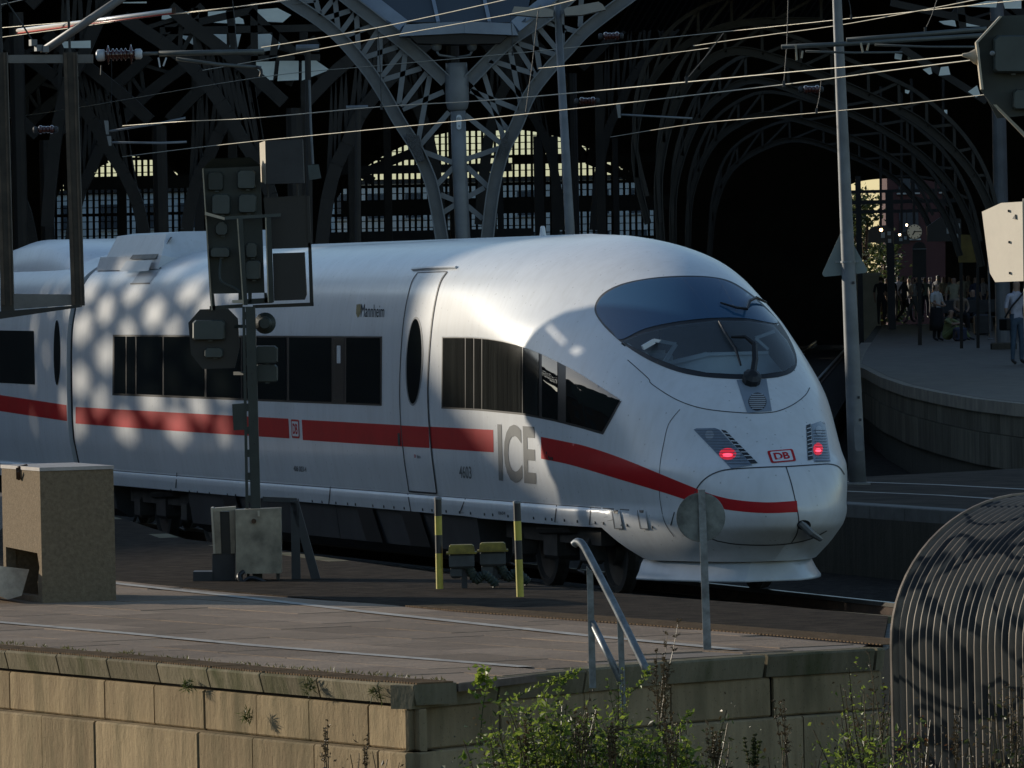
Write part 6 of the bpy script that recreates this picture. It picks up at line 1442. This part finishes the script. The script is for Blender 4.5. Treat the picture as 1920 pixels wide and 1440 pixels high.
# column on a plinth, and a pale post
t = thing('platform_column', on_high(1885, 655), 'dark fluted iron column on a stone plinth behind the man with a shoulder bag', 'column'); b = on_high(1882, 655)
mb = MB(); mb.lathe(b + V((0, 0, .12)), [(.22, 0)] + [(.20, .05), (.19, 1.5), (.18, 4.5), (.17, 9.5)], 16); mb.build('shaft', M_steelblue, t); MB().box(b + V((0, 0, .06)), (.62, .62, .22), bev=.03).build('plinth', M_walldark, t)
t = thing('pale_post', on_high(1857, 637), 'slim pale post between the seated travellers and the iron column', 'post'); b = on_high(1857, 637); mb = MB(); mb.tube([b, P(1852, 440, b.y)], .03, 10); mb.build('pole', M_galvdull, t); mb = MB(); mb.lathe(b, [(.08, 0), (.08, .03), (.035, .05)], 12); mb.build('foot', M_galvdull, t)
# bench
bb = on_high(1812, 622); t = thing('bench', bb, 'dark platform bench with seated travellers', 'bench')
for dz, dy, sz in ((.45, 0, (1.9, .4, .05)), (.8, .22, (1.9, .04, .4))): MB().box(bb + V((0, dy, dz)), sz, bev=.015).build('seat' if dy == 0 else 'backrest', M_under, t)
for s_ in (-.8, .8): MB().box(bb + V((s_, .05, .22)), (.06, .4, .44)).build('leg', M_under, t)
# sunlit wall and planting beyond
t = thing('low_wall', V((P(1620, 520, 285).x, 285, .3)), 'sunlit pale low wall at the far end of the platform tracks', 'wall')
a, b = P(1585, 518, 285), P(1650, 516.5, 285); a2 = P(1585, 537, 285)
MB().box(((a.x + b.x) / 2, 285.3, (a.z + .3) / 2), (b.x - a.x, .5, a.z - .3)).build('wall_face', mat('pale_wall_render', (.50, .44, .33), .8, 0, .1, 2), t); MB().box(((a.x + b.x) / 2, 285.3, a.z + .06), (b.x - a.x + .1, .7, .12)).build('wall_cap', mat('pale_wall_cap', (.55, .5, .4), .8, 0, .1, 2), t)
# ---- people
def person_mesh(pose):
    """continuous body grown over a posed skeleton; face groups 0 skin 1 hair 2 shirt 3 legwear 4 shoes"""
    J = {'pel': (0, 0, .95, .125, .10), 'waist': (0, .0, 1.10, .12, .095), 'chest': (0, .0, 1.30, .15, .11), 'neck': (0, 0, 1.48, .055, .055), 'head': (0, -.015, 1.60, .085, .095), 'crown': (0, 0, 1.69, .075, .085)}
    E = [('pel', 'waist', 2), ('waist', 'chest', 2), ('chest', 'neck', 2), ('neck', 'head', 0), ('head', 'crown', 1)]
    for s, k in ((-1, 'l'), (1, 'r')):
        J['sh' + k] = (s * .185, 0, 1.41, .058, .058); J['el' + k] = (s * .235, .03, 1.14, .043, .043); J['wr' + k] = (s * .23, -.06, .90, .03, .03); J['ha' + k] = (s * .225, -.08, .82, .036, .024); J['fi' + k] = (s * .22, -.09, .75, .02, .014)
        J['hip' + k] = (s * .09, 0, .90, .098, .098); J['kn' + k] = (s * .10, -.02, .50, .062, .062); J['an' + k] = (s * .105, .02, .09, .042, .042); J['to' + k] = (s * .12, -.13, .035, .038, .03)
        E += [('chest', 'sh' + k, 2), ('sh' + k, 'el' + k, 2), ('el' + k, 'wr' + k, 0), ('wr' + k, 'ha' + k, 0), ('ha' + k, 'fi' + k, 0), ('pel', 'hip' + k, 3), ('hip' + k, 'kn' + k, 3), ('kn' + k, 'an' + k, 3), ('an' + k, 'to' + k, 4)]
    for key, val in pose.items(): J[key] = tuple(val) + J[key][3:]
    names = list(J); bm = bmesh.new(); lay = bm.verts.layers.skin.verify(); vd = {}
    for nme in names:
        v = bm.verts.new(J[nme][:3]); v[lay].radius = J[nme][3:]; v[lay].use_root = nme == 'pel'; vd[nme] = v
    for a, b, _ in E: bm.edges.new((vd[a], vd[b]))
    me = bpy.data.meshes.new('person_skeleton'); bm.to_mesh(me); bm.free()
    o = bpy.data.objects.new('person_skeleton', me); COL.objects.link(o); o.modifiers.new('Skin', 'SKIN'); s_ = o.modifiers.new('Sub', 'SUBSURF'); s_.levels = 1; s_.render_levels = 1
    dg = bpy.context.evaluated_depsgraph_get(); r = bpy.data.meshes.new_from_object(o.evaluated_get(dg)); bpy.data.objects.remove(o)
    for _ in range(5): r.materials.append(None)
    Jv = {k: V(v[:3]) for k, v in J.items()}; hd = Jv['head']
    for p in r.polygons:
        c = p.center; best = (9, 0)
        for a, b, lab in E:
            A, B = Jv[a], Jv[b]; d = B - A; t = max(0, min(1, (c - A).dot(d) / d.length_squared)); q = (c - A - d * t).length
            if q < best[0]: best = (q, lab)
        m_ = best[1]
        if m_ in (0, 1) and (c - hd).length < .22: m_ = 1 if (c.z > hd.z + .075 or (c.y > hd.y + .03 and c.z > hd.z - .07)) else 0
        p.material_index = m_; p.use_smooth = True
    return r
POSE = {
 'stand': {}, 'walk': {'knl': (-.10, -.20, .50), 'anl': (-.10, -.28, .10), 'tol': (-.11, -.42, .05), 'knr': (.10, .08, .50), 'anr': (.10, .34, .14), 'tor': (.11, .24, .05), 'ell': (-.24, .16, 1.16), 'wrl': (-.24, .10, .94), 'hal': (-.24, .08, .86), 'fil': (-.24, .06, .80), 'elr': (.25, -.08, 1.15), 'wrr': (.24, -.26, 1.0), 'har': (.24, -.32, .95), 'fir': (.24, -.37, .91)},
 'hold': {'ell': (-.24, -.02, 1.15), 'wrl': (-.10, -.20, 1.05), 'hal': (-.04, -.23, 1.04), 'fil': (.02, -.24, 1.03), 'elr': (.24, -.02, 1.15), 'wrr': (.12, -.20, 1.06), 'har': (.05, -.23, 1.05), 'fir': (0, -.235, 1.05)},
 'floor': {'pel': (0, .1, .14), 'waist': (0, .08, .30), 'chest': (0, .0, .50), 'neck': (0, -.06, .67), 'head': (0, -.09, .79), 'crown': (0, -.09, .88), 'hipl': (-.1, .05, .13), 'hipr': (.1, .05, .13), 'knl': (-.15, -.35, .42), 'knr': (.15, -.35, .40), 'anl': (-.12, -.62, .09), 'anr': (.14, -.60, .09), 'tol': (-.13, -.76, .04), 'tor': (.15, -.75, .04), 'shl': (-.18, -.02, .60), 'shr': (.18, -.02, .60), 'ell': (-.24, -.24, .48), 'wrl': (-.10, -.42, .50), 'hal': (-.04, -.46, .49), 'fil': (.02, -.48, .48), 'elr': (.24, -.24, .48), 'wrr': (.12, -.42, .48), 'har': (.06, -.46, .47), 'fir': (.0, -.47, .46)},
 'sit': {'pel': (0, .05, .56), 'waist': (0, .05, .72), 'chest': (0, .0, .92), 'neck': (0, -.03, 1.10), 'head': (0, -.05, 1.22), 'crown': (0, -.04, 1.31), 'hipl': (-.1, .0, .54), 'hipr': (.1, .0, .54), 'knl': (-.12, -.42, .54), 'knr': (.12, -.42, .54), 'anl': (-.12, -.42, .10), 'anr': (.13, -.40, .10), 'tol': (-.13, -.56, .04), 'tor': (.14, -.54, .04), 'shl': (-.18, 0, 1.03), 'shr': (.18, 0, 1.03), 'ell': (-.23, -.06, .78), 'wrl': (-.14, -.26, .68), 'hal': (-.10, -.33, .66), 'fil': (-.07, -.39, .64), 'elr': (.23, -.06, .78), 'wrr': (.14, -.26, .68), 'har': (.10, -.33, .66), 'fir': (.07, -.39, .64)},
}
PM = {k: person_mesh(v) for k, v in POSE.items()}
def pcol(c): return mat('cloth_%d_%d_%d' % tuple(int(x * 100) for x in c), c, .85, 0, .12, 9)
SKIN = mat('skin', (.38, .24, .17), .6, 0, .06, 8); HAIRS = {'dark': mat('dark_hair', (.02, .014, .01), .6, 0, .1, 20), 'grey': mat('grey_hair', (.30, .29, .27), .6, 0, .1, 20), 'fair': mat('fair_hair', (.24, .17, .08), .6, 0, .1, 20)}
SHOE = mat('dark_shoes', (.03, .027, .025), .5, 0, .1, 9)
def person(px, py, pose, rz, h, shirt, legs, hair, lab, Z=ZH, sx=1.):
    b = at_z(px, py, Z); o = bpy.data.objects.new('person', PM[pose]); COL.objects.link(o); o.location = b; o.rotation_euler = (0, 0, rz); k = h / 1.75; o.scale = (k * sx, k * sx, k)
    for i, m_ in enumerate((SKIN, HAIRS[hair], pcol(shirt), pcol(legs), SHOE)): o.material_slots[i].link = 'OBJECT'; o.material_slots[i].material = m_
    tag(o, lab, 'person', 'travellers on the far platform'); return o
W_, BK_, BE_, NV_, GN_ = (.62, .62, .60), (.02, .02, .022), (.36, .31, .22), (.05, .06, .10), (.24, .26, .12)
person(1757, 640, 'hold', .9, 1.66, W_, BK_, 'dark', 'woman in a white t-shirt and long black skirt beside the person sitting on the ground', sx=1.12)
woman_y = at_z(1757, 640, ZH)
mb = MB(); mb.lathe(woman_y + V((0, 0, .32)), [(.20, 0), (.195, .2), (.18, .45), (.17, .62), (.15, .68)], 18); sk_ = mb.build('skirt', pcol(BK_), None, smooth=True, loc=woman_y)
sk_.parent = [o for o in bpy.data.objects if o.name.startswith('person') and o.get('label', '').startswith('woman in a white')][0]; sk_.location = (0, 0, 0); sk_.rotation_euler = (0, 0, 0)
person(1779, 640, 'floor', 1.0, 1.75, GN_, (.20, .24, .10), 'dark', 'person in pale green sitting on the platform floor with knees drawn up')
person(1653, 609, 'stand', 2.9, 1.82, BK_, BK_, 'dark', 'dark-clothed person with bent arms at the platform edge')
person(1672, 602, 'stand', .4, 1.78, (.03, .03, .03), NV_, 'dark', 'dark-clothed person just behind the one at the platform edge')
person(1697, 606, 'walk', 1.3, 1.80, (.035, .035, .04), BK_, 'dark', 'person in a dark coat walking along the platform')
person(1715, 607, 'walk', -1.4, 1.72, (.40, .38, .34), (.13, .12, .11), 'dark', 'person in a pale top and wide grey trousers striding below the arched board')
person(1735, 597, 'stand', .3, 1.70, (.32, .38, .33), NV_, 'fair', 'person in a pale blue-green top below the arched board')
person(1790, 611, 'stand', -.2, 1.74, (.42, .38, .26), (.30, .27, .22), 'fair', 'broad person in a cream shirt behind the one sitting on the floor', sx=1.2)
person(1770, 600, 'hold', .8, 1.72, BE_, BK_, 'dark', 'person in a beige top behind the woman in the white t-shirt')
person(1806, 600, 'stand', -.5, 1.80, (.40, .36, .28), BE_, 'grey', 'grey-haired person in a long pale jacket near the bench')
person(1686, 594, 'stand', 3.0, 1.75, (.30, .32, .38), BK_, 'dark', 'person in a pale blue shirt deep in the crowd')
person(1745, 590, 'stand', 1.6, 1.68, (.05, .04, .05), BK_, 'dark', 'dark figure deep in the crowd beside the arched board')
person(1727, 588, 'stand', 2.2, 1.75, BK_, NV_, 'dark', 'dark figure deep in the crowd under the clock')
person(1830, 606, 'stand', .6, 1.72, NV_, BK_, 'dark', 'person in dark clothes standing behind the bench')
person(1845, 598, 'stand', -.8, 1.66, (.40, .38, .40), NV_, 'dark', 'person in a pale sleeveless top standing behind the bench')
person(1803, 623, 'sit', .2, 1.75, (.30, .22, .15), BK_, 'fair', 'person with bare arms sitting on the bench')
person(1826, 621, 'sit', -.3, 1.78, (.03, .04, .05), BK_, 'dark', 'person in dark clothes sitting on the bench')
person(1663, 597, 'stand', 1.2, 1.70, (.28, .26, .24), BK_, 'dark', 'person in a grey top partly hidden behind the dark-clothed pair')
person(1706, 596, 'stand', -.9, 1.66, (.36, .34, .30), NV_, 'fair', 'fair-haired person in a pale top behind the walking pair')
person(1722, 600, 'hold', .2, 1.74, (.10, .10, .12), BE_, 'dark', 'person in a dark shirt and beige trousers below the clock')
person(1760, 596, 'stand', 2.4, 1.78, (.20, .20, .22), BK_, 'grey', 'grey-haired person behind the woman in the white t-shirt')
person(1782, 598, 'hold', -.6, 1.70, (.30, .34, .30), NV_, 'dark', 'person in a pale green shirt behind the broad one in cream')
person(1817, 596, 'stand', .9, 1.76, (.34, .30, .24), BK_, 'dark', 'person in a tan jacket in front of the yellow board')
man = person(1908, 684, 'stand', .5, 1.84, (.50, .50, .58), (.06, .10, .15), 'dark', 'man in a checked short-sleeved shirt and jeans with a shoulder bag')
b = at_z(1908, 684, ZH); t = thing('shoulder_bag', b + V((-.25, -.14, .78)), 'black shoulder bag hanging from the man in the checked shirt', 'bag')
MB().box(b + V((-.26, -.15, .86)), (.10, .30, .26), .5, bev=.04).build('pouch', M_black, t); mb = MB(); mb.tube(spline([b + V((-.26, -.17, 1.0)), b + V((-.12, -.20, 1.22)), b + V((.06, -.17, 1.42)), b + V((.16, -.02, 1.53)), b + V((.06, .14, 1.42)), b + V((-.2, .08, 1.0))], 4), .022, 6); mb.build('strap', M_black, t)
b = at_z(1800, 640, ZH); t = thing('rucksack', b, 'dark rucksack on the floor beside the sitting person', 'rucksack'); MB().box(b + V((0, 0, .2)), (.32, .26, .40), .3, bev=.08).build('sack', pcol(NV_), t); mb = MB(); mb.tube(spline([b + V((-.08, -.12, .34)), b + V((-.1, -.2, .22)), b + V((-.08, -.13, .08))], 4), .02, 6); mb.build('strap', M_black, t)
b = at_z(1841, 630, ZH); t = thing('suitcase', b, 'dark suitcase beside the slim pale post', 'suitcase'); MB().box(b + V((0, 0, .34)), (.45, .28, .62), .1, bev=.05).build('shell', M_under, t); MB().box(b + V((0, 0, .68)), (.2, .03, .05), .1).build('handle', M_black, t)
for s_ in (-.15, .15): MB().lathe(b + V((s_, -.1, .035)), [(.03, -.015), (.03, .015)], 10, M=rot_to((1, 0, 0))).build('castor', M_black, t)

# added brick block, unseen past the far-left tracks: darkens what the windows mirror
gs = thing('reflection_block', V((-52, 72, -.28)), 'added unseen brick block that darkens the window reflections', 'building')
MB().box((-52, 70, 5.4), (8, 104, 11.4)).build('wall', mat('dark_brick', (.09, .05, .035), .9, 0, .2, 2), gs)
mb = MB(); mb.prism([V((-57, 17, 11.1)), V((-47, 17, 11.1)), V((-52, 17, 12.6))], (0, 106, 0)); mb.build('roof', M_halldark, gs, fix=True)
for k in range(48):
    w_ = MB().box((-47.98, 22 + (k % 16) * 6.4, 2.2 + (k // 16) * 3.4), (.1, 2.2, 1.8)).build('window', mat('far_pane', (.06, .07, .08)), gs)
    MB().box((-47.9, 22 + (k % 16) * 6.4, 1.24 + (k // 16) * 3.4), (.25, 2.5, .12)).build('sill', M_concgrey, w_)
# ================================================================== PLANTS
def leaf_mat(name, c, c2, tr=.35):
    m = bpy.data.materials.new(name); m.use_nodes = True; t = m.node_tree; N = t.nodes; Lk = t.links; b = N['Principled BSDF']
    g = N.new('ShaderNodeNewGeometry'); nz = N.new('ShaderNodeTexNoise'); nz.inputs['Scale'].default_value = 7; nz.inputs['Detail'].default_value = 4; Lk.new(g.outputs['Position'], nz.inputs['Vector'])
    r = N.new('ShaderNodeValToRGB'); r.color_ramp.elements[0].position = .35; r.color_ramp.elements[1].position = .65; r.color_ramp.elements[0].color = (*c2, 1); r.color_ramp.elements[1].color = (*c, 1)
    Lk.new(nz.outputs[0], r.inputs[0]); Lk.new(r.outputs[0], b.inputs['Base Color']); b.inputs['Roughness'].default_value = .45; b.inputs['Specular IOR Level'].default_value = .4
    tl = N.new('ShaderNodeBsdfTranslucent'); Lk.new(r.outputs[0], tl.inputs[0]); mx = N.new('ShaderNodeMixShader'); mx.inputs[0].default_value = tr
    Lk.new(b.outputs[0], mx.inputs[1]); Lk.new(tl.outputs[0], mx.inputs[2]); Lk.new(mx.outputs[0], N['Material Output'].inputs[0]); return m
M_leaf = leaf_mat('fresh_green_leaf', (.28, .34, .05), (.12, .19, .03), .5)
M_leafd = leaf_mat('dull_green_leaf', (.09, .12, .035), (.05, .055, .022), .35)
M_dry = leaf_mat('dry_brown_stalk', (.16, .11, .05), (.07, .05, .025), .2)
rp = random.Random(11)
def leaf(mb, c, L, w, d=None):
    d = d or V((rp.uniform(-1, 1), rp.uniform(-1, 1), rp.uniform(-.4, .9))); d.normalize(); s = d.cross(V((rp.uniform(-1, 1), rp.uniform(-1, 1), rp.uniform(-1, 1))))
    if s.length < 1e-3: return
    s.normalize(); n_ = d.cross(s)
    mb.add([c, c + d * L * .45 + s * w + n_ * w * .3, c + d * L - n_ * w * .4, c + d * L * .45 - s * w + n_ * w * .3], [(0, 1, 2), (0, 2, 3)])
def stem_line(base, h, lean, n=6, wob=.02):
    p = V(base); out = [p.copy()]; d = V(lean)
    for k in range(n):
        d += V((rp.uniform(-wob, wob), rp.uniform(-wob, wob), 0)); p = p + d * (h / n); out.append(p.copy())
    return out
def bush(cx, cy, Y, wpx, hpx, nst, nleaf, lab, name='bush', m_=None, L=.05, spread=1., top=None, zg=-.28, grp='weeds by the platform end'):
    b0 = P(cx, cy, Y); b0.z = zg; k = Y / F; t = thing(name, b0, lab, 'bush', grp)
    st = MB(); lf = MB(); lf2 = MB(); zt = P(cx, cy - hpx, Y).z
    clumps = []
    for i in range(nst):
        bx = b0 + V((rp.gauss(0, .42) * wpx * k * .5, rp.uniform(-.25, .25), 0)); H = (zt - zg) * rp.uniform(.45, 1.0) * (1 - .35 * abs(bx.x - b0.x) / (wpx * k * .5 + 1e-6))
        ln = stem_line(bx, H, (rp.uniform(-.25, .25), rp.uniform(-.2, .2), 1), 7, .06)
        st.tube(ln, [lerp(.008, .003, j / 7) for j in range(8)], 4, cap=False); clumps.append(ln)
    for i in range(nleaf):
        ln = rp.choice(clumps); j = min(len(ln) - 1, int(rp.betavariate(2.2, 1.2) * len(ln))); c = ln[j] + V((rp.gauss(0, .06), rp.gauss(0, .06), rp.gauss(0, .05))) * spread
        q_ = rp.uniform(.25, 1.0) if rp.random() < .7 else rp.uniform(1., 1.7); leaf(lf if rp.random() < .62 else lf2, c, L * q_, L * q_ * .26)
    st.build('stems', M_dry, t); tag(lf.build('foliage', m_ or M_leaf, t), kind='stuff'); tag(lf2.build('foliage', M_dry if m_ else M_leafd, t), kind='stuff'); return t
bush(1040, 1440, 46.8, 270, 138, 60, 7800, 'bright green leafy bush climbing the shaded end wall around the handrail foot', L=.042)
bush(1200, 1440, 46.9, 260, 122, 58, 7200, 'green bush with trailing shoots right below the handrail', L=.040)
bush(950, 1440, 47.6, 160, 120, 26, 900, 'dull brownish scrub at the lit corner of the wall', m_=M_leafd, L=.04)
bush(1300, 1440, 47.6, 150, 120, 24, 700, 'thin dark scrub in front of the shaded wall blocks', m_=M_leafd, L=.035)
bush(1620, 1440, 46.2, 130, 70, 36, 3200, 'low bright green bush at the foot of the corrugated shelter', L=.035)
bush(1620, 1300, 49.5, 110, 80, 34, 1000, 'tangle of yellow-green weeds hanging over the end of the wall', m_=M_leaf, L=.03, spread=.8)
bush(1740, 1440, 46.6, 110, 110, 18, 420, 'sparse reddish weeds growing against the corrugated sheet', m_=leaf_mat('reddish_weed_leaf', (.17, .06, .025), (.07, .06, .02), .3), L=.03)
bush(1890, 1440, 46.3, 120, 190, 22, 800, 'tall thin weeds growing against the corrugated sheet', m_=M_leafd, L=.035)
bush(700, 1445, 48.9, 170, 70, 14, 160, 'sparse dry weeds in front of the sunlit wall', m_=M_dry, L=.03)
bush(1480, 1440, 46.8, 140, 80, 20, 420, 'thin seed-headed weeds before the dark wall', m_=M_leafd, L=.03)
def stalk(x, y0, y1, Y, lab, n=3, m_=None, wid=18, seed=1.):
    b = P(x, y0, Y); t = thing('dry_weed', b, lab, 'weed', 'tall dry weeds'); st = MB(); lf = MB(); H = P(x, y1, Y).z - b.z
    for i in range(n):
        ln = stem_line(b + V((rp.uniform(-.02, .02), rp.uniform(-.03, .03), 0)), H * rp.uniform(.6, 1), (rp.uniform(-.12, .12), rp.uniform(-.1, .1), 1), 9, .05)
        st.tube(ln, [lerp(.005, .0018, j / 9) for j in range(10)], 4, cap=False)
        for j in range(3, 10):
            for _ in range(2):
                d = V((rp.uniform(-1, 1), rp.uniform(-1, 1), rp.uniform(.4, 1.2))).normalized(); L = H * rp.uniform(.05, .18) * (1.2 - j / 10); e = ln[j] + d * L; st.tube([ln[j], e], [.002, .001], 3, cap=False)
                for q in range(int(5 * seed)): leaf(lf, ln[j].lerp(e, rp.uniform(.2, 1)), .016, .005)
    st.build('stems', M_dry, t); tag(lf.build('seed_heads', m_ or M_dry, t), kind='stuff')
stalk(1240, 1400, 1160, 49.3, 'tall dry weed with feathery seed heads standing up past the platform edge', 6, seed=2.2)
stalk(1165, 1400, 1240, 49.0, 'dry weed entwined with the lower handrail post', 4, M_leaf)
stalk(612, 1460, 1350, 49.4, 'dry branching weed in front of the sunlit wall blocks', 3)
stalk(690, 1460, 1370, 49.2, 'short dry weed near the lit wall corner', 2)
stalk(1475, 1460, 1300, 48.0, 'pale seed-headed weed in front of the dark end wall', 4, seed=1.5)
stalk(1412, 1460, 1375, 47.8, 'dense greenish seed spike standing low before the dark wall', 5, M_leafd, seed=3)
stalk(1660, 1440, 1225, 48.6, 'tall thin weed beside the edge of the corrugated shelter', 3)
stalk(1790, 1460, 1330, 46.6, 'thin reddish weed in front of the corrugated sheet', 3)
stalk(1900, 1460, 1250, 46.2, 'tall bare weed in front of the corrugated sheet', 4)
# vines trailing up to the coping
t = thing('trailing_vine', P(930, 1300, 49.4), 'light green vine shoots trailing over the platform edge near the lit corner', 'vine')
st = MB(); lf = MB()
for pts in ([(900, 1400), (905, 1330), (912, 1285), (905, 1272)], [(965, 1310), (1000, 1290), (1040, 1275), (1085, 1258)], [(1050, 1300), (1057, 1275), (1085, 1262)], [(1020, 1320), (1022, 1296), (1040, 1278), (1060, 1282)], [(1180, 1300), (1205, 1280), (1212, 1258), (1218, 1262)], [(1275, 1370), (1285, 1345), (1295, 1341)]):
    ln = spline([P(x, y, 49.2) for x, y in pts], 5); st.tube(ln, .003, 4, cap=False)
    for p in ln:
        for _ in range(3): leaf(lf, p + V((rp.gauss(0, .015),) * 3), .035, .011)
for _ in range(60): leaf(lf, P(905 + rp.gauss(0, 12), 1278 + rp.gauss(0, 12), 49.2), .05, .017)
st.build('stems', M_leafd, t); tag(lf.build('leaves', M_leaf, t), kind='stuff')
# tufts in the joints of the coping
def tuft(x, y, Y, lab, n=40, L=.075, m_=None):
    t = thing('grass_tuft', P(x, y, Y), lab, 'grass', 'tufts in the wall joints'); mb = MB()
    for _ in range(n):
        d = V((rp.gauss(0, .8), rp.gauss(-.5, .5), rp.gauss(.1, .7))).normalized(); leaf(mb, P(x, y, Y) + V((rp.gauss(0, .015), 0, rp.gauss(0, .02))), L * rp.uniform(.5, 1), .004, d)
    tag(mb.build('blades', m_ or M_leafd, t), kind='stuff')
for x, y, lx in ((352, 1284, 'below the third coping joint'), (580, 1288, 'with long blades in the joint under the white line'), (706, 1300, 'in the coping joint nearest the lit wall corner'), (466, 1345, 'running down the vertical joint of the lit wall')):
    Yt = interp(x, [0, 236, 457, 775], [55.2, 53.25, 51.46, 49.25]) - .06; tuft(x, y, Yt, 'dark moss and grass tuft ' + lx, 70)
ms = MB()
for i in range(260):
    d = rp.uniform(0, total(LE) * .98); p, tdir_ = along(LE, d); nn_ = V((-tdir_.y, tdir_.x)) * sg * .345
    if rp.random() < .55: continue
    for _ in range(3): leaf(ms, V((p.x + nn_.x + rp.gauss(0, .03), p.y + nn_.y + rp.gauss(0, .012), ZP + .003)), rp.uniform(.02, .045), .005, V((rp.gauss(0, .7), rp.gauss(0, .7), 1)))
o = ms.build('joint_grass', leaf_mat('yellowed_joint_grass', (.20, .18, .06), (.10, .09, .03), .3)); tag(o, kind='stuff')
# trees beyond the far end, seen past the lamp post
def tree(x, ytop, Y, w, lab):
    b = V((P(x, 500, Y).x, Y, -.28)); t = thing('tree', b, lab, 'tree', 'trees beyond the hall'); H = P(x, ytop, Y).z + .28; mb = MB()
    mb.tube(stem_line(b, H * .8, (.02, 0, 1), 6, .05), [.16 - .018 * i for i in range(7)], 8); 
    for i in range(7):
        z = H * rp.uniform(.35, .75); a = rp.uniform(0, 6.28); mb.tube([b + V((0, 0, z)), b + V((math.cos(a) * w * .35, math.sin(a) * w * .35, z + H * .14))], [.05, .02], 5)
    mb.build('trunk', M_rust, t); lf = MB(); cl = [(b + V((rp.gauss(0, w * .28), rp.gauss(0, w * .28), H * rp.uniform(.3, .95)))) for _ in range(16)]
    for _ in range(1500): c = rp.choice(cl) + V((rp.gauss(0, w * .12), rp.gauss(0, w * .12), rp.gauss(0, w * .14))); leaf(lf, c, .28, .08)
    tag(lf.build('crown', M_leafd, t), kind='stuff')
tree(1622, 355, 330, 2.6, 'leafy tree beyond the hall seen beside the tall lamp post'); tree(1650, 455, 318, 1.9, 'low leafy tree beyond the hall in front of the red-brown building')
tree(1600, 375, 350, 3.0, 'dark leafy tree beyond the hall behind the lamp post')

for x, y1, Y, lab in ((985, 1330, 46.6, 'bare brown twigs rising from the leafy bush near the lit corner'), (1090, 1290, 46.5, 'bare brown twigs in the leafy bush below the first handrail post'), (1150, 1345, 46.4, 'bare brown twigs in the leafy bush below the second handrail post'), (1260, 1330, 46.6, 'bare brown twigs at the far end of the leafy bush'), (1340, 1360, 46.7, 'thin brown twigs in front of the shaded end wall')): stalk(x, 1450, y1, Y, lab, 6, seed=1.2)
